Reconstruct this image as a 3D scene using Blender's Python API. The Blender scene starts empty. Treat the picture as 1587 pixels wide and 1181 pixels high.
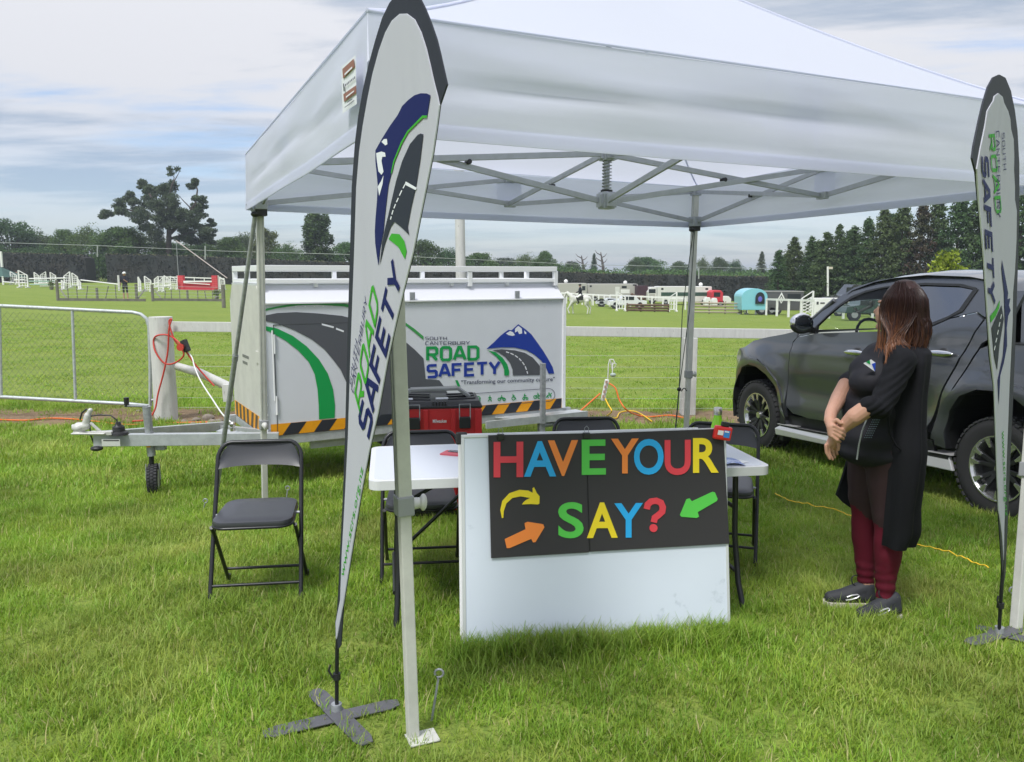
import bpy, bmesh, math, random
from math import sin, cos, pi, radians, sqrt, atan2
from mathutils import Vector, Matrix, noise
from mathutils.geometry import tessellate_polygon, delaunay_2d_cdt
random.seed(7)
S = bpy.context.scene
COL = S.collection
# ------------------------------------------------------------------ camera, sky, sun, exposure
CF, CP, CH = 1240.0, radians(7.6), 1.66
cd = bpy.data.cameras.new('camera'); cam = bpy.data.objects.new('camera', cd); COL.objects.link(cam)
cam.location = (0, 0, CH); cam.rotation_euler = (radians(90) - CP, 0, 0)
cd.sensor_fit = 'HORIZONTAL'; cd.sensor_width = 36; cd.lens = 36 * CF / 1587.0
cd.clip_start = .05; cd.clip_end = 3000
S.camera = cam
SUN_EL, SUN_AZ = radians(58), radians(-150)      # azimuth measured from +Y towards +X
w = bpy.data.worlds.new('World'); S.world = w; w.use_nodes = True
nt = w.node_tree; N = nt.nodes; L = nt.links
for n in list(N): N.remove(n)
def nd(t, **k):
    n = N.new(t)
    for a, b in k.items(): setattr(n, a, b)
    return n
out = nd('ShaderNodeOutputWorld'); bg = nd('ShaderNodeBackground'); bg.inputs[1].default_value = .1
sky = nd('ShaderNodeTexSky', sky_type='NISHITA'); sky.sun_disc = False
sky.sun_elevation = SUN_EL; sky.sun_rotation = SUN_AZ; sky.air_density = 1.0; sky.dust_density = 1.2; sky.ozone_density = 2.0
tc = nd('ShaderNodeTexCoord'); sep = nd('ShaderNodeSeparateXYZ'); L.new(tc.outputs['Generated'], sep.inputs[0])
zc = nd('ShaderNodeMath', operation='MAXIMUM'); L.new(sep.outputs[2], zc.inputs[0]); zc.inputs[1].default_value = 0
za = nd('ShaderNodeMath', operation='ADD'); L.new(zc.outputs[0], za.inputs[0]); za.inputs[1].default_value = .09
dx = nd('ShaderNodeMath', operation='DIVIDE'); L.new(sep.outputs[0], dx.inputs[0]); L.new(za.outputs[0], dx.inputs[1])
dy = nd('ShaderNodeMath', operation='DIVIDE'); L.new(sep.outputs[1], dy.inputs[0]); L.new(za.outputs[0], dy.inputs[1])
cmb = nd('ShaderNodeCombineXYZ'); L.new(dx.outputs[0], cmb.inputs[0]); L.new(dy.outputs[0], cmb.inputs[1])
def cl(scale, rot, loc, sc, detail, rough, dist=0.0):
    m = nd('ShaderNodeMapping'); m.inputs['Rotation'].default_value = (0, 0, radians(rot)); m.inputs['Location'].default_value = loc
    m.inputs['Scale'].default_value = sc; L.new(cmb.outputs[0], m.inputs[0])
    t = nd('ShaderNodeTexNoise'); t.inputs['Scale'].default_value = scale; t.inputs['Detail'].default_value = detail
    t.inputs['Roughness'].default_value = rough; t.inputs['Distortion'].default_value = dist; L.new(m.outputs[0], t.inputs[0]); return t
n1 = cl(.55, 12, (3.1, 1.7, 0), (.55, 1.0, 1), 6, .55, .3)
n2 = cl(1.5, 8, (8.3, 4.2, 0), (.5, 1.3, 1), 9, .62, .5)
n3 = cl(.8, 20, (1.3, 7.9, 0), (.6, 1.1, 1), 8, .58, .4)
def ramp(src, a, b):
    r = nd('ShaderNodeMapRange'); r.interpolation_type = 'SMOOTHSTEP'; L.new(src, r.inputs[0]); r.inputs[1].default_value = a; r.inputs[2].default_value = b; return r
def mth(op, a, b):
    m = nd('ShaderNodeMath', operation=op)
    for i, v in enumerate((a, b)):
        if isinstance(v, (int, float)): m.inputs[i].default_value = v
        else: L.new(v, m.inputs[i])
    return m.outputs[0]
cov = ramp(mth('ADD', mth('MULTIPLY', n1.outputs[0], .6), mth('MULTIPLY', n2.outputs[0], .4)), .33, .48)
zb = ramp(sep.outputs[2], .01, .22)                       # cloud cover thins towards the horizon
covf = mth('MULTIPLY', cov.outputs[0], mth('ADD', mth('MULTIPLY', zb.outputs[0], .62), .34))
dk = ramp(mth('ADD', mth('MULTIPLY', n3.outputs[0], .65), mth('MULTIPLY', n2.outputs[0], .35)), .465, .60)
cc = nd('ShaderNodeMix', data_type='RGBA'); L.new(dk.outputs[0], cc.inputs[0])
cc.inputs[6].default_value = (4.75, 4.8, 5.05, 1); cc.inputs[7].default_value = (2.5, 2.95, 3.65, 1)
# colour of thin cloud over blue
mx = nd('ShaderNodeMix', data_type='RGBA'); L.new(covf, mx.inputs[0])
sg = nd('ShaderNodeMix', data_type='RGBA'); sg.blend_type = 'MULTIPLY'; sg.inputs[0].default_value = 1.0
L.new(sky.outputs[0], sg.inputs[6]); sg.inputs[7].default_value = (.96, 1.0, 1.10, 1)
L.new(sg.outputs[2], mx.inputs[6]); L.new(cc.outputs[2], mx.inputs[7])
zen = mth('ADD', mth('MULTIPLY', mth('POWER', zc.outputs[0], 1.5), .7), .92)     # an overcast sky is brighter overhead than at the horizon
vm = nd('ShaderNodeVectorMath', operation='SCALE'); L.new(mx.outputs[2], vm.inputs[0]); L.new(zen, vm.inputs['Scale'])
L.new(vm.outputs[0], bg.inputs[0]); L.new(bg.outputs[0], out.inputs[0])
sd = bpy.data.lights.new('sun', 'SUN'); sd.energy = 1.9; sd.angle = radians(14); sd.color = (1, .975, .94)
sun = bpy.data.objects.new('sun', sd); COL.objects.link(sun)
sv = Vector((cos(SUN_EL) * sin(SUN_AZ), cos(SUN_EL) * cos(SUN_AZ), sin(SUN_EL)))
sun.rotation_euler = sv.to_track_quat('Z', 'Y').to_euler(); sun.location = (0, 0, 20)
S.view_settings.view_transform = 'Standard'; S.view_settings.look = 'None'; S.view_settings.gamma = 1
S.view_settings.exposure = .80; S.view_settings.use_curve_mapping = False
try:
    S.cycles.max_bounces = 8; S.cycles.transparent_max_bounces = 24; S.cycles.transmission_bounces = 6; S.cycles.diffuse_bounces = 4
except Exception: pass
# ------------------------------------------------------------------ terrain height and sight-line helpers
def gz(x, y):
    if y <= 3.5: return 0.0
    if y <= 9: return -.25 * min(1, (y - 3.5) / 5.2)
    t = min(1.5, (y - 9) / 43.0); xx = max(-45, min(60, x))
    return -.25 + t * (-.5 - .022 * xx)
def ray(px, py):
    a = (px - 793.5) / CF; b = -(py - 590.5) / CF
    return Vector((a, cos(CP) + b * sin(CP), -sin(CP) + b * cos(CP)))
def AY(px, py, Y):
    r = ray(px, py); return r * (Y / r.y) + Vector((0, 0, CH))
def AZ(px, py, z):
    r = ray(px, py); return r * ((z - CH) / r.z) + Vector((0, 0, CH))
def G(px, py):
    r = ray(px, py); z = -.2
    for i in range(80):
        if r.z > -1e-4: break
        p = AZ(px, py, z); z = .7 * z + .3 * gz(p.x, p.y)
    return AZ(px, py, z)
# ------------------------------------------------------------------ materials
MATS = {}
def mat(name, col=(.5, .5, .5), rough=.6, metal=0.0, var=0.0, vscale=8.0, col2=None, bump=0.0, bscale=60.0, spec=.5, coat=0.0, trans=0.0, alpha=1.0, stretch=(1, 1, 1), rnd=0.0, spots=None):
    if name in MATS: return MATS[name]
    m = bpy.data.materials.new(name); m.use_nodes = True; t = m.node_tree; b = t.nodes['Principled BSDF']
    b.inputs['Roughness'].default_value = rough; b.inputs['Metallic'].default_value = metal
    b.inputs['Specular IOR Level'].default_value = spec; b.inputs['Coat Weight'].default_value = coat
    b.inputs['Coat Roughness'].default_value = .05
    b.inputs['Base Color'].default_value = (*col, 1)
    co = t.nodes.new('ShaderNodeTexCoord'); mp = t.nodes.new('ShaderNodeMapping'); mp.inputs['Scale'].default_value = stretch
    t.links.new(co.outputs['Object'], mp.inputs[0])
    cur = None
    if var > 0 or col2:
        n = t.nodes.new('ShaderNodeTexNoise'); n.inputs['Scale'].default_value = vscale; n.inputs['Detail'].default_value = 6; n.inputs['Roughness'].default_value = .65
        t.links.new(mp.outputs[0], n.inputs[0])
        r = t.nodes.new('ShaderNodeMapRange'); r.inputs[1].default_value = .35; r.inputs[2].default_value = .65; t.links.new(n.outputs[0], r.inputs[0])
        x = t.nodes.new('ShaderNodeMix'); x.data_type = 'RGBA'; t.links.new(r.outputs[0], x.inputs[0])
        c2 = col2 or tuple(c * (1 - var) for c in col)
        x.inputs[6].default_value = (*col, 1); x.inputs[7].default_value = (*c2, 1); cur = x.outputs[2]
        rr = t.nodes.new('ShaderNodeMapRange'); t.links.new(n.outputs[0], rr.inputs[0]); rr.inputs[3].default_value = max(0, rough - .12); rr.inputs[4].default_value = min(1, rough + .15)
        t.links.new(rr.outputs[0], b.inputs['Roughness'])
    if spots:
        n = t.nodes.new('ShaderNodeTexNoise'); n.inputs['Scale'].default_value = spots[1]; n.inputs['Detail'].default_value = 8; n.inputs['Roughness'].default_value = .7
        t.links.new(mp.outputs[0], n.inputs[0])
        r = t.nodes.new('ShaderNodeMapRange'); r.inputs[1].default_value = spots[2]; r.inputs[2].default_value = spots[2] + .06; t.links.new(n.outputs[0], r.inputs[0])
        x = t.nodes.new('ShaderNodeMix'); x.data_type = 'RGBA'; t.links.new(r.outputs[0], x.inputs[0])
        if cur: t.links.new(cur, x.inputs[6])
        else: x.inputs[6].default_value = (*col, 1)
        x.inputs[7].default_value = (*spots[0], 1); cur = x.outputs[2]
    if rnd > 0:
        oi = t.nodes.new('ShaderNodeObjectInfo'); h = t.nodes.new('ShaderNodeHueSaturation')
        r = t.nodes.new('ShaderNodeMapRange'); t.links.new(oi.outputs['Random'], r.inputs[0]); r.inputs[3].default_value = 1 - rnd; r.inputs[4].default_value = 1 + rnd
        t.links.new(r.outputs[0], h.inputs['Value'])
        if cur: t.links.new(cur, h.inputs['Color'])
        else: h.inputs['Color'].default_value = (*col, 1)
        cur = h.outputs[0]
    if cur: t.links.new(cur, b.inputs['Base Color'])
    if bump > 0:
        n = t.nodes.new('ShaderNodeTexNoise'); n.inputs['Scale'].default_value = bscale; n.inputs['Detail'].default_value = 5
        t.links.new(mp.outputs[0], n.inputs[0]); bp = t.nodes.new('ShaderNodeBump'); bp.inputs['Strength'].default_value = min(1, bump); bp.inputs['Distance'].default_value = .02 * bump
        t.links.new(n.outputs[0], bp.inputs['Height']); t.links.new(bp.outputs[0], b.inputs['Normal'])
    if trans > 0:
        o = t.nodes['Material Output']; tr = t.nodes.new('ShaderNodeBsdfTranslucent'); ms = t.nodes.new('ShaderNodeMixShader'); ms.inputs[0].default_value = trans
        if cur: t.links.new(cur, tr.inputs[0])
        else: tr.inputs[0].default_value = (*col, 1)
        t.links.new(b.outputs[0], ms.inputs[1]); t.links.new(tr.outputs[0], ms.inputs[2]); t.links.new(ms.outputs[0], o.inputs[0])
    MATS[name] = m; return m
def glassmat(name, tint, mixf, rough=.02):
    if name in MATS: return MATS[name]
    m = bpy.data.materials.new(name); m.use_nodes = True; t = m.node_tree; N_ = t.nodes
    N_.remove(N_['Principled BSDF']); o = N_['Material Output']
    tr = N_.new('ShaderNodeBsdfTransparent'); tr.inputs[0].default_value = (*tint, 1); gl = N_.new('ShaderNodeBsdfGlossy'); gl.inputs['Roughness'].default_value = rough
    fr = N_.new('ShaderNodeLayerWeight'); pw_ = N_.new('ShaderNodeMath'); pw_.operation = 'POWER'; pw_.inputs[1].default_value = 4; t.links.new(fr.outputs['Facing'], pw_.inputs[0]); fr.inputs[0].default_value = .5
    ad = N_.new('ShaderNodeMath'); ad.operation = 'MULTIPLY_ADD'; ad.inputs[1].default_value = .55; ad.inputs[2].default_value = mixf; t.links.new(pw_.outputs[0], ad.inputs[0]); ms = N_.new('ShaderNodeMixShader'); t.links.new(ad.outputs[0], ms.inputs[0])
    t.links.new(tr.outputs[0], ms.inputs[1]); t.links.new(gl.outputs[0], ms.inputs[2]); t.links.new(ms.outputs[0], o.inputs[0]); MATS[name] = m; return m
# ------------------------------------------------------------------ objects
def tag(o, label=None, cat=None, group=None, kind=None):
    if label: o['label'] = label
    if cat: o['category'] = cat
    if group: o['group'] = group
    if kind: o['kind'] = kind
    return o
INV = {}
def thing(name, label, cat, loc=(0, 0, 0), rz=0.0, group=None, tilt=0.0):
    o = bpy.data.objects.new(name, None); o.empty_display_size = .1; COL.objects.link(o)
    o.location = loc; o.rotation_euler = (0, tilt, rz)
    M = Matrix.Translation(Vector(loc)) @ Matrix.Rotation(rz, 4, 'Z') @ Matrix.Rotation(tilt, 4, 'Y'); INV[o.name] = M.inverted()
    return tag(o, label, cat, group)
def root_of(o):
    while o.parent: o = o.parent
    return o
class MB:
    """collects shapes and links them as ONE mesh"""
    def __init__(s): s.v = []; s.f = []; s.mi = []; s.m = 0
    def add(s, vs, fs, flip=False):
        b = len(s.v); s.v += [Vector(p) for p in vs]
        for f in fs:
            f = [b + i for i in f]; s.f.append(f[::-1] if flip else f); s.mi.append(s.m)
        return s
    def box(s, c, d, M=None, rz=0.0):
        c = Vector(c); R = M or Matrix.Rotation(rz, 3, 'Z'); h = Vector(d) * .5
        vs = [c + R @ Vector((h.x * i, h.y * j, h.z * k)) for i, j, k in ((-1, -1, -1), (1, -1, -1), (1, 1, -1), (-1, 1, -1), (-1, -1, 1), (1, -1, 1), (1, 1, 1), (-1, 1, 1))]
        return s.add(vs, [(0, 3, 2, 1), (4, 5, 6, 7), (0, 1, 5, 4), (1, 2, 6, 5), (2, 3, 7, 6), (3, 0, 4, 7)])
    def bar(s, p, q, w_, h_, up=(0, 0, 1)):
        p = Vector(p); q = Vector(q); x = (q - p).normalized(); u = Vector(up)
        if abs(x.dot(u)) > .98: u = Vector((0, 1, 0))
        y = u.cross(x).normalized(); z = x.cross(y); R = Matrix((x, y, z)).transposed()
        return s.box((p + q) / 2, ((q - p).length, w_, h_), R)
    def cyl(s, p, q, r, r2=None, n=12, cap=True):
        p = Vector(p); q = Vector(q); r2 = r if r2 is None else r2; x = (q - p).normalized()
        u = Vector((0, 0, 1)) if abs(x.z) < .95 else Vector((1, 0, 0)); a = x.cross(u).normalized(); b = x.cross(a)
        vs = [p + (a * cos(2 * pi * i / n) + b * sin(2 * pi * i / n)) * r for i in range(n)] + [q + (a * cos(2 * pi * i / n) + b * sin(2 * pi * i / n)) * r2 for i in range(n)]
        fs = [(i, n + i, n + (i + 1) % n, (i + 1) % n) for i in range(n)]
        if cap: fs += [tuple(range(n)), tuple(range(2 * n - 1, n - 1, -1))]
        return s.add(vs, fs)
    def tube(s, pts, r, n=8, closed=False):
        P = [Vector(p) for p in pts]; m = len(P); rs = r if isinstance(r, (list, tuple)) else [r] * m; vs = []; a = None
        for i in range(m):
            t = (P[(i + 1) % m] - P[i - 1]) if closed else (P[min(i + 1, m - 1)] - P[max(i - 1, 0)])
            t = t.normalized() if t.length > 1e-9 else Vector((0, 0, 1))
            if a is None: u = Vector((0, 0, 1)) if abs(t.z) < .9 else Vector((1, 0, 0)); a = t.cross(u).normalized()
            else:
                a = a - t * a.dot(t); a = a.normalized() if a.length > 1e-6 else t.orthogonal().normalized()
            b = t.cross(a); vs += [P[i] + (a * cos(2 * pi * k / n) + b * sin(2 * pi * k / n)) * rs[i] for k in range(n)]
        fs = []
        for i in range(m if closed else m - 1):
            j = (i + 1) % m
            fs += [(i * n + k, i * n + (k + 1) % n, j * n + (k + 1) % n, j * n + k) for k in range(n)]
        if not closed: fs += [tuple(range(n - 1, -1, -1)), tuple((m - 1) * n + k for k in range(n))]
        return s.add(vs, fs)
    def lathe(s, prof, c=(0, 0, 0), n=24, axis='Z'):
        c = Vector(c); vs = []
        for r, h in prof:
            for k in range(n):
                a = 2 * pi * k / n
                vs.append(c + (Vector((r * cos(a), r * sin(a), h)) if axis == 'Z' else Vector((r * cos(a), h, r * sin(a)))))
        fs = [(i * n + k, i * n + (k + 1) % n, (i + 1) * n + (k + 1) % n, (i + 1) * n + k) for i in range(len(prof) - 1) for k in range(n)]
        return s.add(vs, fs, axis == 'Y')
    def poly(s, pts):
        P = [Vector(p) for p in pts]; tr = tessellate_polygon([P]); return s.add(P, [tuple(t) for t in tr])
    def prism(s, pts, ext):
        P = [Vector(p) for p in pts]; e = Vector(ext); n = len(P); tr = [tuple(t) for t in tessellate_polygon([P])]
        s.add(P + [p + e for p in P], tr + [tuple(i + n for i in t[::-1]) for t in tr] + [(i, (i + 1) % n, (i + 1) % n + n, i + n) for i in range(n)]); return s
    def grid(s, fn, nu, nv):
        vs = [fn(i / nu, j / nv) for j in range(nv + 1) for i in range(nu + 1)]
        return s.add(vs, [(j * (nu + 1) + i, j * (nu + 1) + i + 1, (j + 1) * (nu + 1) + i + 1, (j + 1) * (nu + 1) + i) for j in range(nv) for i in range(nu)])
    def ell(s, c, r, n=12, m=8, R=None):
        c = Vector(c); vs = []
        for j in range(m + 1):
            ph = pi * j / m
            for i in range(n):
                v = Vector((r[0] * sin(ph) * cos(2 * pi * i / n), r[1] * sin(ph) * sin(2 * pi * i / n), r[2] * cos(ph))); vs.append(c + (R @ v if R else v))
        return s.add(vs, [(j * n + i, (j + 1) * n + i, (j + 1) * n + (i + 1) % n, j * n + (i + 1) % n) for j in range(m) for i in range(n)])
    def caps(s, p, q, r, r2, n=12):
        s.cyl(p, q, r, r2, n); s.ell(p, (r, r, r), n, 8); return s.ell(q, (r2, r2, r2), n, 8)
    def mesh(s, name, mats, inv=None):
        me = bpy.data.meshes.new(name); V = [inv @ p for p in s.v] if inv else s.v
        me.from_pydata([tuple(p) for p in V], [], s.f)
        for m_ in (mats if isinstance(mats, (list, tuple)) else [mats]): me.materials.append(m_)
        if any(s.mi): me.polygons.foreach_set('material_index', s.mi)
        return me
    def build(s, name, mats, parent=None, world=False, smooth=None, bevel=0.0, solid=0.0, recalc=True, kind=None):
        inv = INV.get(root_of(parent).name) if (world and parent) else None
        me = s.mesh(name, mats, inv)
        if recalc or bevel or solid:
            bm = bmesh.new(); bm.from_mesh(me)
            if recalc: bmesh.ops.remove_doubles(bm, verts=bm.verts, dist=1e-5); bmesh.ops.recalc_face_normals(bm, faces=bm.faces)
            if bevel:
                es = [e for e in bm.edges if len(e.link_faces) == 2 and e.calc_face_angle(0) > .6]
                bmesh.ops.bevel(bm, geom=es, offset=bevel, segments=2, profile=.6, affect='EDGES', clamp_overlap=True)
            bm.to_mesh(me); bm.free()
        if smooth is not None: shade(me, smooth)
        o = bpy.data.objects.new(name, me); COL.objects.link(o)
        if parent: o.parent = parent
        if kind: o['kind'] = kind
        return o
def shade(me, ang):
    me.polygons.foreach_set('use_smooth', [True] * len(me.polygons))
    try: me.set_sharp_from_angle(angle=radians(ang))
    except Exception: pass
    me.update()
def copy_tree(o, parent=None, loc=None, rz=None, label=None):
    c = o.copy(); COL.objects.link(c)
    if parent: c.parent = parent
    if loc is not None: c.location = loc
    if rz is not None: c.rotation_euler = (0, 0, rz)
    if label: c['label'] = label
    for ch in o.children: copy_tree(ch, c)
    return c
def remeshed(mb, name, m, voxel, parent=None, world=False, smooth_it=4, mats=None, disp=None):
    o = mb.build('tmp', m, None, recalc=False)
    r = o.modifiers.new('r', 'REMESH'); r.mode = 'VOXEL'; r.voxel_size = voxel; r.use_smooth_shade = True
    if smooth_it: q = o.modifiers.new('s', 'SMOOTH'); q.factor = .5; q.iterations = smooth_it
    dg = bpy.context.evaluated_depsgraph_get(); me = bpy.data.meshes.new_from_object(o.evaluated_get(dg), depsgraph=dg)
    bpy.data.objects.remove(o)
    if disp:
        for v in me.vertices: v.co = disp(v.co.copy(), v.normal.copy())
    if world and parent: me.transform(INV[root_of(parent).name])
    me.materials.clear()
    for q in (m if isinstance(m, (list, tuple)) else [m]): me.materials.append(q)
    me.polygons.foreach_set('use_smooth', [True] * len(me.polygons)); me.name = name
    o = bpy.data.objects.new(name, me); COL.objects.link(o)
    if parent: o.parent = parent
    return o
class Plane:
    """a real plane in the place: u along it, v up, n towards the viewer; px() finds where a sight line meets it"""
    def __init__(s, o, u, v=(0, 0, 1)):
        s.o = Vector(o); s.u = Vector(u).normalized(); s.v = Vector(v).normalized(); s.n = s.u.cross(s.v).normalized()
        if s.n.dot(Vector((0, 0, CH)) - s.o) < 0: s.n = -s.n
    def px(s, x, y, off=0.0):
        r = ray(x, y); c = Vector((0, 0, CH)); t = (s.o + s.n * off - c).dot(s.n) / r.dot(s.n); return c + r * t
    def uv(s, a, b, off=0.0): return s.o + s.u * a + s.v * b + s.n * off
def stroke2d(pts, w_, closed=False):
    """mitred outline quads of a 2D polyline"""
    P = [Vector(p).to_2d() for p in pts]; n = len(P); L_ = []; R_ = []
    for i in range(n):
        if closed: a = (P[i] - P[i - 1]); b = (P[(i + 1) % n] - P[i])
        else: a = P[i] - P[i - 1] if i > 0 else P[1] - P[0]; b = P[i + 1] - P[i] if i < n - 1 else P[-1] - P[-2]
        a = a.normalized(); b = b.normalized(); t = (a + b); t = t.normalized() if t.length > 1e-6 else a
        m = Vector((-t.y, t.x)); k = w_ / 2 / max(.45, m.dot(Vector((-a.y, a.x)))); L_.append(P[i] + m * k); R_.append(P[i] - m * k)
    q = []
    for i in range(n if closed else n - 1): j = (i + 1) % n; q.append([L_[i], L_[j], R_[j], R_[i]])
    return q
GL = {  # squared stroke letters, cell 1 wide 1.3 high
 'R': [[(.1, 0), (.1, 1.2), (.78, 1.2), (.9, 1.08), (.9, .66), (.78, .54), (.1, .54)], [(.5, .54), (.9, 0)]],
 'O': [[(.1, .14), (.1, 1.06), (.24, 1.2), (.76, 1.2), (.9, 1.06), (.9, .14), (.76, 0.0), (.24, 0), (.1, .14)]],
 'A': [[(.02, 0), (.42, 1.2), (.58, 1.2), (.98, 0)], [(.2, .38), (.8, .38)]],
 'D': [[(.1, 0), (.1, 1.2), (.72, 1.2), (.9, 1.02), (.9, .18), (.72, 0), (.02, 0)]],
 'S': [[(.92, 1.2), (.22, 1.2), (.1, 1.08), (.1, .74), (.22, .62), (.78, .62), (.9, .5), (.9, .12), (.78, 0), (.06, 0)]],
 'F': [[(.1, 0), (.1, 1.2), (.92, 1.2)], [(.1, .62), (.8, .62)]],
 'E': [[(.92, 1.2), (.1, 1.2), (.1, 0), (.92, 0)], [(.1, .61), (.82, .61)]],
 'T': [[(.02, 1.2), (.98, 1.2)], [(.5, 1.2), (.5, 0)]], 'Y': [[(.04, 1.25), (.5, .55), (.96, 1.25)], [(.5, .6), (.5, 0)]],
 'U': [[(.1, 1.25), (.1, .14), (.24, 0), (.76, 0), (.9, .14), (.9, 1.25)]], 'H': [[(.1, 0), (.1, 1.25)], [(.9, 0), (.9, 1.25)], [(.1, .62), (.9, .62)]],
 'C': [[(.92, 1.2), (.24, 1.2), (.1, 1.06), (.1, .14), (.24, 0), (.92, 0)]], 'N': [[(.1, 0), (.1, 1.2), (.9, 0), (.9, 1.25)]],
 'B': [[(.1, .6), (.1, 1.2), (.75, 1.2), (.86, 1.08), (.86, .72), (.75, .62), (.1, .62)], [(.1, .62), (.78, .62), (.9, .5), (.9, .12), (.78, 0), (.1, 0), (.1, .6)]],
}
def squaretext(mb, txt, o, adv, up, pos, w_=.24, gap=.16):
    """letters placed by an affine frame: o origin, adv whole advance, up cap height (2D); pos maps 2D to the surface"""
    o = Vector(o).to_2d(); adv = Vector(adv).to_2d(); up = Vector(up).to_2d(); n = len(txt); k = 0
    for i, ch in enumerate(txt):
        for st in GL.get(ch, []):
            for q in stroke2d(st, w_):
                P = []
                for p in q:
                    c = o + adv * ((i + p.x * (1 - gap)) / n) + up * ((p.y + w_ / 2) / (1.2 + w_)); P.append(pos(c.x, c.y, .0003 * (k % 5)))
                mb.add(P, [(0, 1, 2, 3)]); k += 1
def font2d(txt, bold=0.0, space=1.0):
    c = bpy.data.curves.new('t', 'FONT'); c.body = txt; c.size = 1; c.offset = bold; c.resolution_u = 4; c.space_character = space; c.fill_mode = 'FRONT'
    o = bpy.data.objects.new('t', c); COL.objects.link(o); dg = bpy.context.evaluated_depsgraph_get()
    me = bpy.data.meshes.new_from_object(o.evaluated_get(dg)); bpy.data.objects.remove(o)
    vs = [v.co.to_2d() for v in me.vertices]; fs = [tuple(p.vertices) for p in me.polygons]; bpy.data.meshes.remove(me); bpy.data.curves.remove(c)
    x0 = min(v.x for v in vs); x1 = max(v.x for v in vs); y0 = 0; y1 = .73
    return [((v.x - x0) / (x1 - x0), v.y / y1) for v in vs], fs
def fonttext(mb, txt, o, adv, up, pos, bold=0.0, space=1.0):
    vs, fs = font2d(txt, bold, space); o = Vector(o).to_2d(); adv = Vector(adv).to_2d(); up = Vector(up).to_2d(); P = []
    for a, b in vs: c = o + adv * a + up * b; P.append(pos(c.x, c.y, 0))
    mb.add(P, fs)
# ------------------------------------------------------------------ ground
def mix_rgb(t, f, a, b, blend='MIX'):
    x = t.nodes.new('ShaderNodeMix'); x.data_type = 'RGBA'; x.blend_type = blend
    for i, v in ((0, f), (6, a), (7, b)):
        if isinstance(v, (int, float)): x.inputs[i].default_value = v
        elif isinstance(v, tuple): x.inputs[i].default_value = (*v, 1)
        else: t.links.new(v, x.inputs[i])
    return x.outputs[2]
def ground_material():
    m = bpy.data.materials.new('field_grass'); m.use_nodes = True; t = m.node_tree; b = t.nodes['Principled BSDF']; b.inputs['Roughness'].default_value = .9; b.inputs['Specular IOR Level'].default_value = .15
    co = t.nodes.new('ShaderNodeTexCoord')
    def nz(sc, det, stretch=(1, 1, 1), a=.35, c=.65):
        mp = t.nodes.new('ShaderNodeMapping'); mp.inputs['Scale'].default_value = stretch; t.links.new(co.outputs['Object'], mp.inputs[0])
        n = t.nodes.new('ShaderNodeTexNoise'); n.inputs['Scale'].default_value = sc; n.inputs['Detail'].default_value = det; n.inputs['Roughness'].default_value = .65; t.links.new(mp.outputs[0], n.inputs[0])
        r = t.nodes.new('ShaderNodeMapRange'); r.inputs[1].default_value = a; r.inputs[2].default_value = c; t.links.new(n.outputs[0], r.inputs[0]); return r.outputs[0]
    c = mix_rgb(t, nz(.25, 8, (1, 1.6, 1)), (.235, .29, .058), (.175, .245, .040))
    c = mix_rgb(t, nz(1.7, 8, (.6, 1.6, 1), .45, .75), c, (.28, .32, .075))
    c = mix_rgb(t, nz(26, 6, (1, .5, 1), .4, .7), c, (.12, .19, .032))
    # bare earth along the fence line and thin patches
    sp = t.nodes.new('ShaderNodeSeparateXYZ'); t.links.new(co.outputs['Object'], sp.inputs[0])
    ms = t.nodes.new('ShaderNodeMath'); ms.operation = 'MULTIPLY_ADD'; t.links.new(sp.outputs[0], ms.inputs[0]); ms.inputs[1].default_value = .0; t.links.new(sp.outputs[1], ms.inputs[2])
    d = t.nodes.new('ShaderNodeMath'); d.operation = 'SUBTRACT'; t.links.new(ms.outputs[0], d.inputs[0]); d.inputs[1].default_value = 10.75
    ab = t.nodes.new('ShaderNodeMath'); ab.operation = 'ABSOLUTE'; t.links.new(d.outputs[0], ab.inputs[0])
    nn = nz(1.6, 6, (1, 1, 1), .2, .8); mu = t.nodes.new('ShaderNodeMath'); mu.operation = 'MULTIPLY_ADD'; t.links.new(nn, mu.inputs[0]); mu.inputs[1].default_value = .9; t.links.new(ab.outputs[0], mu.inputs[2])
    r = t.nodes.new('ShaderNodeMapRange'); t.links.new(mu.outputs[0], r.inputs[0]); r.inputs[1].default_value = 1.25; r.inputs[2].default_value = .95
    earth = mix_rgb(t, nz(9, 8), (.27, .19, .115), (.17, .115, .07)); earth = mix_rgb(t, nz(40, 5, (1, 1, 1), .55, .7), earth, (.36, .30, .21))
    c = mix_rgb(t, r.outputs[0], c, earth)
    t.links.new(c, b.inputs['Base Color'])
    n = t.nodes.new('ShaderNodeTexNoise'); n.inputs['Scale'].default_value = 30; n.inputs['Detail'].default_value = 8; t.links.new(co.outputs['Object'], n.inputs[0])
    bp = t.nodes.new('ShaderNodeBump'); bp.inputs['Strength'].default_value = .8; bp.inputs['Distance'].default_value = .05; t.links.new(n.outputs[0], bp.inputs['Height']); t.links.new(bp.outputs[0], b.inputs['Normal'])
    return m
def axis(vals):
    return sorted(set(vals))
gx = axis([x * 3.0 for x in range(-20, 21)] + [x * 40.0 for x in range(-30, 31)])
gy = axis([-60, -20, 0, 3.5, 4.5, 6, 7.3, 8.7, 9, 11, 14] + [y * 4.0 for y in range(5, 20)] + [y * 50.0 for y in range(2, 40)] + [73.5])
mb = MB(); nx = len(gx); mb.add([(x, y, gz(x, y)) for y in gy for x in gx], [(j * nx + i, j * nx + i + 1, (j + 1) * nx + i + 1, (j + 1) * nx + i) for j in range(len(gy) - 1) for i in range(nx - 1)])
g = mb.build('ground', ground_material(), smooth=60); tag(g, kind='structure')

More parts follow.
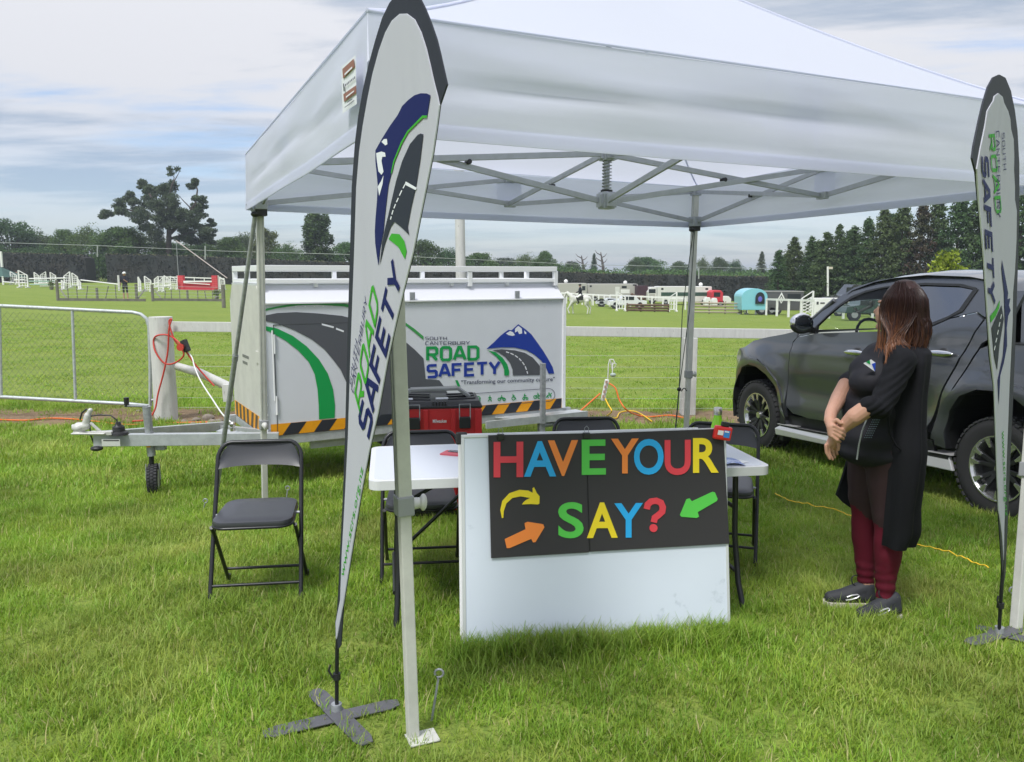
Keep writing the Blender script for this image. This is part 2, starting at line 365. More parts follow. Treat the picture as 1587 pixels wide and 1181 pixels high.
# ------------------------------------------------------------------ grass
def blade_mat(name, c1, c2, c3):
    m = bpy.data.materials.new(name); m.use_nodes = True; t = m.node_tree; b = t.nodes['Principled BSDF']; b.inputs['Roughness'].default_value = .5; b.inputs['Specular IOR Level'].default_value = .35
    ge = t.nodes.new('ShaderNodeNewGeometry'); oi = t.nodes.new('ShaderNodeObjectInfo')
    c = mix_rgb(t, ge.outputs['Random Per Island'], c1, c2)
    r = t.nodes.new('ShaderNodeMapRange'); r.inputs[1].default_value = .90; r.inputs[2].default_value = .96
    wn = t.nodes.new('ShaderNodeTexWhiteNoise'); wn.noise_dimensions = '1D'; t.links.new(ge.outputs['Random Per Island'], wn.inputs['W']); t.links.new(wn.outputs[0], r.inputs[0])
    c = mix_rgb(t, r.outputs[0], c, c3)
    n = t.nodes.new('ShaderNodeTexNoise'); n.inputs['Scale'].default_value = 1.3; n.inputs['Detail'].default_value = 5; t.links.new(oi.outputs['Location'], n.inputs[0])
    r2 = t.nodes.new('ShaderNodeMapRange'); r2.inputs[1].default_value = .35; r2.inputs[2].default_value = .68; r2.inputs[3].default_value = .78; r2.inputs[4].default_value = 1.35; t.links.new(n.outputs[0], r2.inputs[0])
    n4 = t.nodes.new('ShaderNodeTexNoise'); n4.inputs['Scale'].default_value = .75; n4.inputs['Detail'].default_value = 7; n4.inputs['Roughness'].default_value = .7; t.links.new(oi.outputs['Location'], n4.inputs[0])
    r4 = t.nodes.new('ShaderNodeMapRange'); r4.inputs[1].default_value = .48; r4.inputs[2].default_value = .68; r4.inputs[4].default_value = .85; t.links.new(n4.outputs[0], r4.inputs[0]); c = mix_rgb(t, r4.outputs[0], c, (.42, .44, .12))
    h = t.nodes.new('ShaderNodeHueSaturation'); t.links.new(r2.outputs[0], h.inputs['Value']); t.links.new(c, h.inputs['Color']); 
    r3 = t.nodes.new('ShaderNodeMapRange'); r3.inputs[3].default_value = .485; r3.inputs[4].default_value = .515; t.links.new(oi.outputs['Random'], r3.inputs[0]); t.links.new(r3.outputs[0], h.inputs['Hue'])
    t.links.new(h.outputs[0], b.inputs['Base Color'])
    tr = t.nodes.new('ShaderNodeBsdfTranslucent'); t.links.new(h.outputs[0], tr.inputs[0]); ms = t.nodes.new('ShaderNodeMixShader'); ms.inputs[0].default_value = .4
    t.links.new(b.outputs[0], ms.inputs[1]); t.links.new(tr.outputs[0], ms.inputs[2]); t.links.new(ms.outputs[0], t.nodes['Material Output'].inputs[0]); return m
bm_long = blade_mat('grass_blades', (.18, .32, .022), (.30, .44, .055), (.52, .48, .22))
def tuft(k, nb, rad, hmin, hmax, wid):
    rnd = random.Random(100 + k); mb = MB()
    for i in range(nb):
        a = rnd.random() * 2 * pi; r = rad * sqrt(rnd.random()); x, y = r * cos(a), r * sin(a); h = hmin + (hmax - hmin) * rnd.random() ** 1.6
        la = rnd.random() * 2 * pi; lean = h * (.25 + .75 * rnd.random()); wd = wid * (.6 + .7 * rnd.random()); pa = la + pi / 2 + rnd.uniform(-.5, .5); dx, dy = cos(pa) * wd / 2, sin(pa) * wd / 2
        P = []
        for s_, wf in ((0, 1), (.5, .9), (1, 0)):
            cx, cy, cz = x + cos(la) * lean * s_ ** 1.8, y + sin(la) * lean * s_ ** 1.8, h * (s_ - .22 * s_ * s_ * lean / h) - .004
            P += [(cx - dx * wf, cy - dy * wf, cz), (cx + dx * wf, cy + dy * wf, cz)] if wf else [(cx, cy, cz)]
        mb.add(P, [(0, 1, 3, 2), (2, 3, 4)])
    me = mb.mesh('grass_tuft', bm_long); me.polygons.foreach_set('use_smooth', [True] * len(me.polygons))
    return bpy.data.objects.new('grass_tuft', me)
def tuft_coll(name, specs):
    c = bpy.data.collections.new(name)
    for k, s_ in enumerate(specs): c.objects.link(tuft(hash_(name) + k, *s_))
    return c
def hash_(s): return sum(ord(c) * (i + 1) for i, c in enumerate(s)) % 9973
def scatter(name, label, pts, coll, mat_=None):
    me = bpy.data.meshes.new(name); me.from_pydata(pts, [], [])
    o = bpy.data.objects.new(name, me); COL.objects.link(o); tag(o, label, 'grass', kind='stuff')
    ng = bpy.data.node_groups.new(name, 'GeometryNodeTree'); ng.interface.new_socket('Geometry', in_out='INPUT', socket_type='NodeSocketGeometry'); ng.interface.new_socket('Geometry', in_out='OUTPUT', socket_type='NodeSocketGeometry')
    A = ng.nodes; i = A.new('NodeGroupInput'); u = A.new('NodeGroupOutput'); ip = A.new('GeometryNodeInstanceOnPoints'); ci = A.new('GeometryNodeCollectionInfo'); ci.inputs[0].default_value = coll
    ci.inputs['Separate Children'].default_value = True; ci.inputs['Reset Children'].default_value = True
    mp = A.new('GeometryNodeMeshToPoints'); ip.inputs['Pick Instance'].default_value = True
    rv = A.new('FunctionNodeRandomValue'); rv.data_type = 'FLOAT_VECTOR'; rv.inputs[0].default_value = (-.12, -.12, 0); rv.inputs[1].default_value = (.12, .12, 6.283)
    rs = A.new('FunctionNodeRandomValue'); rs.data_type = 'FLOAT'; rs.inputs[2].default_value = .7; rs.inputs[3].default_value = 1.3; rs.inputs['Seed'].default_value = 3
    ng.links.new(i.outputs[0], mp.inputs[0]); ng.links.new(mp.outputs[0], ip.inputs['Points']); ng.links.new(ci.outputs[0], ip.inputs['Instance']); ng.links.new(rv.outputs[0], ip.inputs['Rotation'])
    ng.links.new(rs.outputs[1], ip.inputs['Scale']); ng.links.new(ip.outputs[0], u.inputs[0]); md = o.modifiers.new('g', 'NODES'); md.node_group = ng; return o
ra = random.Random(5)
def field_pts(y0, y1, dens, keep=lambda x, y: True):
    P = []; tot = int((y1 - y0) * dens * (.72 * (y0 + y1) / 2 * 2 + 1.2))
    n = 0; ymx = y1
    while n < tot:
        y = y0 + (y1 - y0) * ra.random(); xm = .70 * y + .5; x = (ra.random() * 2 - 1) * (.70 * ymx + .5); n += 1
        if abs(x) > xm or not keep(x, y): continue
        P.append((x, y, gz(x, y)))
    return P
BARE = [(G(*a_).to_2d(), G(*b_).to_2d(), .055) for a_, b_ in (((408, 1143), (618, 1093)), ((486, 1076), (570, 1160)), ((1512, 975), (1587, 995)))]
def covered(x, y):
    p = Vector((x, y))
    for a_, b_, w_ in BARE:
        t = max(0, min(1, (p - a_).dot(b_ - a_) / (b_ - a_).length_squared))
        if (a_.lerp(b_, t) - p).length < w_: return True
    return False
def keep_near(x, y):
    if covered(x, y) and ra.random() < .85: return False
    d = noise.noise(Vector((x * .8, y * .8, 3.1))); 
    if ra.random() < max(0, -d * .55): return False
    if abs(y - 10.75) < .55 + .5 * noise.noise(Vector((x * 1.6, y, 1))) and ra.random() < .93: return False
    return True
cA = tuft_coll('tufts_long', [(85, .085, .025, .065, .0038), (80, .08, .02, .055, .004), (90, .10, .025, .072, .0036), (60, .09, .025, .095, .0034), (85, .10, .015, .045, .0044)])
cB = tuft_coll('tufts_mid', [(60, .16, .025, .075, .008), (50, .18, .025, .09, .008)])
cC = tuft_coll('tufts_short', [(60, .30, .015, .04, .014), (50, .34, .015, .05, .016)])
scatter('long_grass', 'long uneven green lawn grass around the stall and chairs', field_pts(1.9, 6.5, 215, keep_near), cA)
cD = tuft_coll('tufts_low', [(90, .13, .012, .034, .0045), (90, .13, .015, .04, .004)])
scatter('low_grass', 'low matted green grass between the longer blades around the stall', field_pts(1.9, 7.5, 120, lambda x, y: not covered(x, y)), cD)
scatter('rough_grass', 'rough green grass under the trailer and up to the fence', field_pts(6.5, 12.5, 95, keep_near), cB)
scatter('mown_grass', 'short mown grass of the riding arena beyond the fence', field_pts(12.5, 34, 9), cC)
# ------------------------------------------------------------------ shared colours
def canvas_mat():
    m = mat('canopy_canvas', (.76, .785, .90), .75, bump=.30, bscale=5.5, spec=.2, stretch=(.5, .5, 2.4))
    t = m.node_tree; b = t.nodes['Principled BSDF']; o = t.nodes['Material Output']; tr = t.nodes.new('ShaderNodeBsdfTranslucent'); tr.inputs[0].default_value = (.79, .81, .91, 1)
    ms = t.nodes.new('ShaderNodeMixShader'); ms.inputs[0].default_value = .46; t.links.new(b.outputs[0], ms.inputs[1]); t.links.new(tr.outputs[0], ms.inputs[2]); t.links.new(ms.outputs[0], o.inputs[0]); return m
CANVAS = canvas_mat()
ALU = mat('aluminium', (.44, .46, .50), .42, .3, var=.12, vscale=14, bump=.02)
ALU2 = mat('aluminium_leg', (.62, .62, .58), .55, .1, var=.15, vscale=9)
GALV = mat('galvanised_steel', (.40, .42, .44), .5, .35, var=.35, vscale=30)
GREYP = mat('grey_plastic', (.30, .31, .32), .5)
BLK = mat('black_plastic', (.018, .018, .02), .45)
BLKM = mat('black_painted_steel', (.02, .021, .024), .32, .2)
WHT = mat('white_paint', (.78, .79, .80), .35)
WPLA = mat('white_table_plastic', (.66, .67, .69), .42, bump=.05, bscale=140)
NAVY = mat('print_navy', (.010, .016, .10), .6); GRN = mat('print_green', (.05, .36, .03), .6); DGREY = mat('print_road_grey', (.030, .036, .050), .6)
PWHT = mat('print_white', (.74, .76, .80), .6); PGRN = mat('print_pale_green', (.30, .55, .34), .6)
for m_ in (NAVY, GRN, DGREY, PWHT, PGRN): m_.node_tree.nodes['Principled BSDF'].inputs['Specular IOR Level'].default_value = .12
LBLUE = mat('print_blue', (.012, .04, .30), .45); TGRN = mat('print_trailer_green', (.005, .30, .07), .4)
# ------------------------------------------------------------------ pop-up tent
cFL, cRL, cRR, cFR = AZ(574, 209, 2.09), AZ(384, 326, 2.09), AZ(1080, 353, 2.085), AZ(1665, 293.5, 2.08)
CN = [cFL, cRL, cRR, cFR]; CC = sum(CN, Vector()) / 4
tent = thing('pop_up_tent', 'large white pop-up gazebo with aluminium scissor frame over the table', 'tent', (CC.x, CC.y, -.05))
def inset(p, d, z=None):
    q = Vector((CC.x - p.x, CC.y - p.y, 0)).normalized(); r = Vector((p.x, p.y, p.z)) + q * d
    if z is not None: r.z = z
    return r
VH = .365
for k in range(4):
    a, b = CN[k], CN[(k + 1) % 4]; e = (b - a); e.z = 0; e.normalize(); n = Vector((e.y, -e.x, 0)); n = n if n.dot(a - CC) > 0 else -n
    mb = MB()
    def vf(u, v, a=a, b=b, n=n, k=k):
        p = a.lerp(b, u); ed = min(1, min(u, 1 - u) * 8)
        w_ = noise.noise(Vector((u * 5 + k * 9, v * 2.2 - u * 1.2, k * 3.3))) * .013 + noise.noise(Vector((u * 3 + k, v * 6 + u * 2.0, 7.7))) * .008
        w_ += -.018 * math.exp(-((v - .40 - .12 * sin(u * 3)) / .06) ** 2) * (.4 + .6 * (u if k == 3 else 1 - u)) - .010 * math.exp(-((v - .68 + .2 * u) / .05) ** 2) * sin(pi * u) + .009 * math.exp(-((v - .20 - .15 * u) / .04) ** 2) * sin(pi * u)
        return p + Vector((0, 0, VH * v)) + n * (w_ * ed * (1 - abs(v - .5) * 1.1) + .012 * (1 - v)) + Vector((0, 0, -.006 * sin(u * pi)))
    mb.grid(vf, 56, 14)
    mb.build('valance', CANVAS, tent, True, 60, solid=0)
    if k == 3:
        pf = Plane(cFL, Vector((cFR.x - cFL.x, cFR.y - cFL.y, 0))); uu_ = [(pf.px(x_, 180) - a).dot(b - a) / (b - a).length_squared for x_ in (1190, 1266)]
        
        for u_0 in uu_: mb = MB(); mb.grid(lambda u, v: vf(u_0 + .0013 * u, .02 + .96 * v) + n * .0025, 1, 14); mb.build('stitched_seam', CANVAS, tent, True, 60)
    mb = MB(); mb.grid(lambda u, v, a=a, b=b, n=n, k=k: vf(u, v * .13) + n * .0035, 56, 1); mb.grid(lambda u, v: vf(u, v * .13) - n * .0035, 56, 1); mb.build('hem', CANVAS, tent, True, 60)
APEX = Vector((CC.x, CC.y, 3.55))
for k in range(4):
    a, b = CN[k] + Vector((0, 0, VH)), CN[(k + 1) % 4] + Vector((0, 0, VH)); mb = MB()
    def rf(u, v, a=a, b=b, k=k):
        p = a.lerp(b, u); q = p.lerp(APEX, v); q.z = p.z + (APEX.z - p.z) * (v ** 1.18) - .05 * sin(pi * v) * (1 - abs(2 * u - 1)) + .012 * noise.noise(Vector((u * 4, v * 4, k * 5.0))) * sin(pi * min(1, v * 1.2)) * (1 - abs(2 * u - 1)); return q
    mb.grid(rf, 30, 20); mb.build('roof_panel', CANVAS, tent, True, 60)
    mb = MB(); mb.tube([rf(0, t / 14) + Vector((0, 0, .004)) for t in range(15)], .007, 6); mb.build('roof_seam', CANVAS, tent, True, 60)
    mb = MB(); mb.tube([a.lerp(b, t / 12) + Vector((0, 0, .003)) for t in range(13)], .005, 6); mb.build('edge_seam', CANVAS, tent, True, 60)
# frame
FEET = [G(640, 1143), G(411, 795), G(1061, 730), G(1574, 978)]
TOPS = [inset(c, .10) for c in CN]
ZT, ZS, ZMT, ZMB = 2.40, 2.135, 2.40, 2.21; HUBT, HUBB = 2.37, 2.10
def xbar(mb, p, q, off): mb.bar(p + off, q + off, .016, .034)
MIDS = []
for k in range(4):
    a, b = TOPS[k], TOPS[(k + 1) % 4]; m_ = (a + b) / 2; MIDS.append(m_); e = (b - a).normalized(); n = Vector((e.y, -e.x, 0))
    for s0, s1 in ((a, m_), (m_, b)):
        z0t, z0b = (ZT, ZS) if s0 is a else (ZMT, ZMB); z1t, z1b = (ZT, ZS) if s1 is b else (ZMT, ZMB)
        for zz0, zz1, o_ in ((z0t, z1b, .011), (z0b, z1t, -.011)):
            mb = MB(); xbar(mb, Vector((s0.x, s0.y, zz0)), Vector((s1.x, s1.y, zz1)), n * o_); mb.build('scissor_bar', ALU, tent, True, bevel=.003)
        c = (s0 + s1) / 2; zc_ = (z0t + z1b + z0b + z1t) / 4
        mb = MB(); mb.cyl(Vector((c.x, c.y, zc_)) - n * .021, Vector((c.x, c.y, zc_)) + n * .021, .013, n=14); mb.build('pivot_bolt', BLK, tent, True, 40)
    for z_ in (ZMT, ZMB):
        mb = MB(); mb.bar(Vector((m_.x, m_.y, z_)) - e * .045, Vector((m_.x, m_.y, z_)) + e * .045, .04, .05); mb.build('mid_bracket', ALU, tent, True, bevel=.006)
    mb = MB(); pc = m_ + (CC - m_).normalized() * -.015; sl = [pc - e * .11, pc + e * .11]
    mb.grid(lambda u, v: sl[0].lerp(sl[1], u) + Vector((0, 0, .13 + .20 * v)) + Vector((0, 0, 0)), 2, 2); mb.build('velcro_panel', CANVAS, tent, True, 60)
    # to the hub
    q = Vector((CC.x, CC.y, 0)); d_ = (m_ - q); d_.z = 0; d_.normalize(); nn_ = Vector((d_.y, -d_.x, 0)); mh = (Vector((m_.x, m_.y, 0)) + q) / 2
    for za_, zb_, o_ in ((ZMT, HUBB, .011), (ZMB, HUBT, -.011)):
        mb = MB(); mb.bar(Vector((m_.x, m_.y, za_)) + nn_ * o_, q + Vector((0, 0, zb_)) + d_ * .05 + nn_ * o_, .016, .034); mb.build('scissor_bar', ALU, tent, True, bevel=.003)
    mb = MB(); zc_ = (ZMT + HUBB + ZMB + HUBT) / 4; mb.cyl(Vector((mh.x, mh.y, zc_)) - nn_ * .021, Vector((mh.x, mh.y, zc_)) + nn_ * .021, .014, n=14); mb.build('pivot_bolt', BLK, tent, True, 40)
q = Vector((CC.x, CC.y, 0)); R45 = Matrix.Rotation(radians(24), 3, 'Z')
for z_, h_ in ((HUBT, .075), (HUBB, .10)):
    mb = MB(); mb.box(q + Vector((0, 0, z_)), (.075, .075, h_), R45); mb.box(q + Vector((0, 0, z_)), (.115, .05, h_ * .8), R45); mb.box(q + Vector((0, 0, z_)), (.05, .115, h_ * .8), R45); mb.build('hub', ALU, tent, True, bevel=.004)
mb = MB(); mb.tube([q + Vector((.026 * cos(t * .5), .026 * sin(t * .5), HUBB + .055 + (HUBT - HUBB - .09) * t / 120)) for t in range(121)], .0042, 6); mb.build('spring', GALV, tent, True, 60)
mb = MB(); mb.cyl(q + Vector((0, 0, HUBB)), APEX - Vector((0, 0, .03)), .017, n=12); mb.build('centre_pole', ALU, tent, True, 40)
mb = MB(); mb.cyl(q + Vector((0, 0, HUBB + .045)), q + Vector((0, 0, HUBB + .062)), .036, n=16); mb.build('spring_collar', BLK, tent, True, 40)
for k in range(4):
    t_, f = TOPS[k], FEET[k]; top = Vector((t_.x, t_.y, ZT + .05)); r = (top - f); fr = {0: .355, 1: .27, 2: .35, 3: .3}[k]; j = f + r * fr; yw = atan2((CN[(k + 1) % 4] - CN[k]).y, (CN[(k + 1) % 4] - CN[k]).x) + (0 if k % 2 else 0)
    x = r.normalized(); up = Vector((cos(yw), sin(yw), 0))
    mb = MB(); mb.bar(j, top, .048, .048, up); mb.build('upper_leg', ALU2, tent, True, bevel=.004)
    mb = MB(); mb.bar(f + x * .004, j + x * .05, .040, .040, up); mb.build('lower_leg', ALU2, tent, True, bevel=.004)
    for o_ in (-.012, .012):
        mb = MB(); s_ = up.cross(x).normalized()
        for sg_ in (-1, 1): mb.bar(j + s_ * (sg_ * .0245) + up * o_, top + s_ * (sg_ * .0245) + up * o_, .0018, .0035, s_)
        mb.build('leg_groove', GALV, tent, True)
    mb = MB(); mb.bar(j - x * .035, j + x * .035, .060, .060, up); cl_ = mb.build('clamp_collar', GREYP, tent, True, bevel=.006)
    s_ = up.cross(x).normalized(); sd_ = s_ if s_.x > 0 else -s_
    mb = MB(); mb.cyl(j + sd_ * .028, j + sd_ * .062, .022, .018, 14); mb.ell(j + sd_ * .07, (.014, .03, .03)); mb.build('clamp_knob', ALU2, cl_, True, 40)
    mb = MB(); mb.box(f + Vector((.035 if k in (0, 3) else 0, -.01, .006)), (.11, .085, .006), rz=.4); mb.build('foot_plate', ALU2, tent, True, bevel=.002)
    mb = MB(); mb.box(Vector((t_.x, t_.y, ZS)), (.085, .085, .085), rz=radians(25)); mb.build('corner_slider', ALU, tent, True, bevel=.006)
    mb = MB(); mb.box(Vector((t_.x, t_.y, ZS - .06)), (.075, .075, .05), rz=radians(25)); mb.ell(Vector((t_.x - .03, t_.y - .03, ZS - .075)), (.03, .03, .02)); mb.build('slider_catch', BLK, tent, True, bevel=.006)
    mb = MB(); mb.box(Vector((t_.x, t_.y, ZT)), (.075, .075, .07), rz=radians(25)); mb.build('corner_bracket', ALU, tent, True, bevel=.006)
# label sewn on the left valance
a, b = cRL, cFL; e = (b - a); e.z = 0; pl = Plane(a, e); pl_n = pl.n
lab = MB(); lab.poly([pl.px(x, y, .034) for x, y in ((529, 104), (551, 85.5), (553, 161), (531, 176))]); lo = lab.build('label_patch', PWHT, tent, True)
MAR = mat('print_brown_red', (.27, .11, .07), .6); INK = mat('print_ink', (.05, .05, .06), .6)
lb = MB()
lb.poly([pl.px(x, y, .037) for x, y in ((530.5, 107), (548, 91), (549.5, 104), (531.5, 122))]); lb.poly([pl.px(x, y, .037) for x, y in ((532, 146), (552, 132), (552, 144), (533, 158))]); lb.build('printed_block', MAR, lo, True)
lb = MB()
for i in range(7): lb.poly([pl.px(x, y, .0385) for x, y in ((535 + i * 2.3, 134 - i * 1.9), (536.4 + i * 2.3, 133 - i * 1.9), (536.4 + i * 2.3, 129.5 - i * 1.9), (535 + i * 2.3, 130.5 - i * 1.9))])
lb.poly([pl.px(x, y, .0385) for x, y in ((531.5, 130), (533, 129), (534, 141), (532.5, 142))]); lb.poly([pl.px(x, y, .0385) for x, y in ((534, 166), (549, 155), (549, 156.2), (534, 167.2))]); lb.poly([pl.px(x, y, .0385) for x, y in ((538, 158), (546, 152.5), (546, 154), (538, 159.5))])
lb.build('lettering', INK, lo, True)
lb = MB(); lb.poly([pl.px(x, y, .0395) for x, y in ((534, 114), (545.5, 103), (546, 105.5), (534, 117))]); lb.poly([pl.px(x, y, .0395) for x, y in ((536, 149.5), (548.5, 140), (548.5, 142), (536, 152))]); lb.build('lettering', PWHT, lo, True)
# straps and braces at the back corners
p0 = Vector((TOPS[1].x - .03, TOPS[1].y - .03, 2.06)); p1 = G(334, 772)
br = thing('brace_pole', 'thin galvanised telescopic brace pole leaning from the rear left tent corner', 'pole', tuple(p1)); mid_ = p1.lerp(p0, .55)
mb = MB(); mb.cyl(p1, mid_, .019, n=12); mb.build('lower_tube', GALV, br, True, 40)
mb = MB(); mb.cyl(mid_, p0, .015, n=12); mb.build('upper_tube', GALV, br, True, 40)
mb = MB(); mb.cyl(mid_ - (p0 - p1).normalized() * .05, mid_, .022, n=12); mb.bar(p0, p0 + Vector((-.05, -.01, .07)), .02, .02); mb.build('joint_sleeve', GALV, br, True, 40)
p0 = Vector((TOPS[2].x - .02, TOPS[2].y - .04, 2.05)); p1 = G(1040, 742)
st = thing('tie_strap', 'dark looped tie-down strap hanging from the rear right tent corner', 'strap', tuple(p1)); k1 = p1.lerp(p0, .36)
STR = mat('dark_strap', (.05, .07, .06), .8)
mb = MB(); mb.bar(p1, k1, .012, .004); mb.tube([k1, k1.lerp(p0, .5) + Vector((-.035, 0, 0)), p0], .004, 6); mb.tube([k1, k1.lerp(p0, .5) + Vector((.03, 0, 0)), p0 + Vector((.01, 0, 0))], .004, 6); mb.build('webbing', STR, st, True, 60)
mb = MB(); mb.ell(k1, (.02, .012, .02)); mb.tube([k1 + Vector((.02 + .05 * t / 10, 0, -.02 + .03 * sin(t * .3))) for t in range(11)], .005, 6); mb.build('hook', BLK, st, True, 60)
def stake(px, py, h, lean, label):
    b = G(px, py); s_ = thing('tent_stake', label, 'stake', tuple(b), group='steel stakes holding the tent')
    d = Vector((lean, 0, h)); pts = [Vector((0, 0, -.03)), d * .9] + [d + Vector((.016 * cos(t), 0, .016 * sin(t) + .004)) for t in [-2.0 + i * .62 for i in range(10)]]
    mb = MB(); mb.tube(pts, .0045, 8); mb.build('rod', GALV, s_, False, 60); return s_
stake(667, 1117, .185, .035, 'steel loop-topped stake beside the front left foot of the tent')
stake(441, 790, .165, .03, 'steel stake behind the lone chair near the rear left leg')
stake(1572, 955, .13, -.02, 'steel stake beside the right feather banner pole')
stake(313, 792, .075, .03, 'short white-hooked stake left of the lone chair')
# ------------------------------------------------------------------ feather banners
FAB = mat('banner_fabric', (.80, .81, .90), .7, bump=.6, bscale=3.2, trans=.42, stretch=(3, 3, .6))
SLV = mat('banner_sleeve', (.014, .018, .030), .75, bump=.2, bscale=20)
def feather(base, u, outer, white, pole, label, arms):
    B = G(*base); th = thing('feather_banner', label, 'banner', tuple(B), group='feather banners')
    P = Plane(B, u); pos = lambda x, y, o=0: P.px(x, y, .006 + o)
    mb = MB(); mb.prism([P.px(x, y, .0) for x, y in outer], P.n * -.004); mb.build('sleeve', SLV, th, True)
    mb = MB(); mb.prism([P.px(x, y, .0028) for x, y in white], P.n * -.0035); fb = mb.build('panel', FAB, th, True)
    mb = MB(); mb.tube([P.px(x, y, -.0105 if i > 2 else 0) for i, (x, y) in enumerate(pole[0])], pole[1], 10); mb.build('pole', BLKM, th, True, 60)
    mb = MB(); c = P.px(*pole[0][1]); mb.cyl(c - Vector((0, 0, .012)), c + Vector((0, 0, .012)), pole[1] * 1.9, n=14); mb.tube([c + Vector((-.012, -.012, 0)), c + Vector((-.026, -.015, .03)), c + Vector((-.02, -.01, .05))], .004, 6); mb.build('clip', BLK, th, True, 40)
    mb = MB(); mb.cyl(B + Vector((0, 0, .01)), B + Vector((0, 0, .046)), .020, n=16); mb.build('socket_ring', GALV, th, True, 40)
    for i, (a_, b_) in enumerate(arms):
        p, q_ = G(*a_), G(*b_); d = (q_ - p).normalized(); s_ = Vector((-d.y, d.x, 0)) * .035; z = Vector((0, 0, .010 + .006 * i)); mb = MB()
        mb.prism([p + s_ * .6 + z, p + d * .04 + s_ + z, q_ - d * .04 + s_ + z, q_ + s_ * .6 + z, q_ - s_ * .6 + z, q_ - d * .04 - s_ + z, p + d * .04 - s_ + z, p - s_ * .6 + z], (0, 0, .005)); mb.build('base_arm', mat('base_steel', (.13, .13, .145), .5, .2, var=.15, vscale=4), th, True, bevel=.0015)
    return th, P, fb, lambda x, y, o=0: P.px(x, y, .0045 + o)
outL = [(522, 1008), (519.5, 965), (524, 930), (527, 860), (531, 780), (534.5, 680), (538.5, 520), (542, 400), (545, 290), (550, 220), (555, 180), (562, 140), (571, 100), (582, 60), (592, 28), (603, 5), (615, -10), (633, -18), (648, -8), (658, 12), (667, 34), (676, 60), (681.5, 82), (692.5, 131), (681.5, 163), (676.5, 201), (670.5, 241), (660.5, 291), (650.5, 341), (640.5, 391), (625.5, 451), (612.5, 506), (600.5, 561), (586, 641), (572, 701), (559, 771), (545, 858), (532, 939), (528, 1000)]
whL = [(520.5, 992), (520, 965), (527, 930), (529.5, 860), (534, 780), (539, 680), (544, 520), (548.5, 400), (552, 290), (556.5, 235), (562, 195), (569, 155), (577, 115), (587, 78), (597, 50), (607, 32), (619, 21.5), (630, 21), (642, 30), (652, 50), (660, 75), (666, 100), (672, 127), (678, 150), (680.5, 163), (675.5, 201), (669.5, 241), (659.5, 291), (649.5, 341), (639.5, 391), (624.5, 451), (611.5, 506), (599.5, 561), (585, 641), (571, 701), (558, 771), (544, 858), (531, 939), (522, 988)]
fl, P, fb, pos = feather((522, 1108), (.5, -.866, 0), outL, whL, ([(522, 1108), (522, 1048), (522.5, 1005), (524.5, 965), (528, 900), (534, 780), (540, 640), (545, 460), (549, 320), (557, 220), (567, 150), (588, 70), (608, 18)], .0075), 'tall white feather banner with blue mountain and road print, nearest the camera', [((408, 1143), (618, 1093)), ((486, 1076), (570, 1160))])
def F6(*a): return [(x / 4.22 + 500, y / 4.22 + 60) for x, y in a]
def A2(*a): return [(x / 3.281 + 500, y / 3.281 + 340) for x, y in a]
def decal(pts, m, name='printed_shape', o=0.0, par=None, ps=None):
    mb = MB(); mb.poly([(ps or pos)(x, y, o) for x, y in pts]); return mb.build(name, m, par or fb, True)
decal(F6((705, 370), (680, 358), (640, 357), (600, 370), (560, 400), (520, 440), (490, 500), (440, 570), (390, 650), (345, 730), (345, 800), (352, 870), (360, 960), (355, 1060), (345, 1181)) + A2((265, 60), (267, 120), (276, 190), (284, 235), (292, 150), (310, 60)) + F6((405, 1181), (430, 960), (470, 800), (520, 680), (560, 610), (600, 570), (655, 515), (682, 515)), NAVY, 'mountain')
decal(F6((680, 518), (655, 518), (600, 573), (560, 613), (520, 683), (470, 803), (452, 880), (446, 880), (462, 800), (512, 676), (553, 604), (594, 562), (652, 502), (684, 502)), GRN, 'printed_edge', .0006)
for s_ in (((385, 675), (400, 657), (420, 655), (424, 690), (410, 698)), ((350, 748), (385, 738), (408, 745), (412, 772), (390, 772), (385, 800), (398, 870), (385, 890), (365, 868), (355, 800)), ((360, 968), (383, 930), (398, 893), (392, 950), (370, 1028))): decal(F6(*s_), PWHT, 'snow_patch', .0006)
decal(F6((620, 630), (640, 620), (658, 625), (640, 780), (612, 960), (580, 1100), (556, 1230)) + A2((440, 80), (400, 40), (365, 12), (345, 40), (315, 130), (290, 232), (302, 120), (318, 40)) + F6((430, 1150), (450, 1060), (480, 930), (520, 800), (570, 690)), DGREY, 'road')
decal(F6((540, 938), (545, 934), (615, 975), (608, 990), (545, 958)), PWHT, 'road_line', .0006)
for i in range(6):
    ts = [(540, 945), (515, 990), (492, 1040), (474, 1080), (458, 1120), (446, 1160), (438, 1190)]; (x0, y0), (x1, y1) = ts[i], ts[i + 1]; x1 = x0 + (x1 - x0) * .7; y1 = y0 + (y1 - y0) * .7
    decal(F6((x0, y0), (x0 + 6, y0 + 3), (x1 + 6, y1 + 3), (x1, y1)), PWHT, 'road_line', .0006)
decal(A2((335, 100), (350, 72), (390, 75), (415, 110), (427, 160), (418, 203), (385, 140), (360, 120)), GRN, 'verge')
def sqt(txt, o, adv, up, m, w_=.24, name='lettering', ps=None, par=None): mb = MB(); squaretext(mb, txt, o, adv, up, ps or pos, w_); return mb.build(name, m, par or fb, True)
def fnt(txt, o, adv, up, m, bold=0, name='lettering', ps=None, par=None, space=1.0): mb = MB(); fonttext(mb, txt, o, adv, up, ps or pos, bold, space); return mb.build(name, m, par or fb, True)
sqt('SAFETY', (571, 684), (54, -258), (-17, -33), NAVY, .26); sqt('ROAD', (559, 647), (29, -182), (-10, -37), GRN, .20)
sqt('CANTERBURY', (547.5, 611), (22, -147), (-3.6, -8.5), NAVY, .14); sqt('SOUTH', (545, 601), (9.5, -72), (-3.4, -8), NAVY, .14)
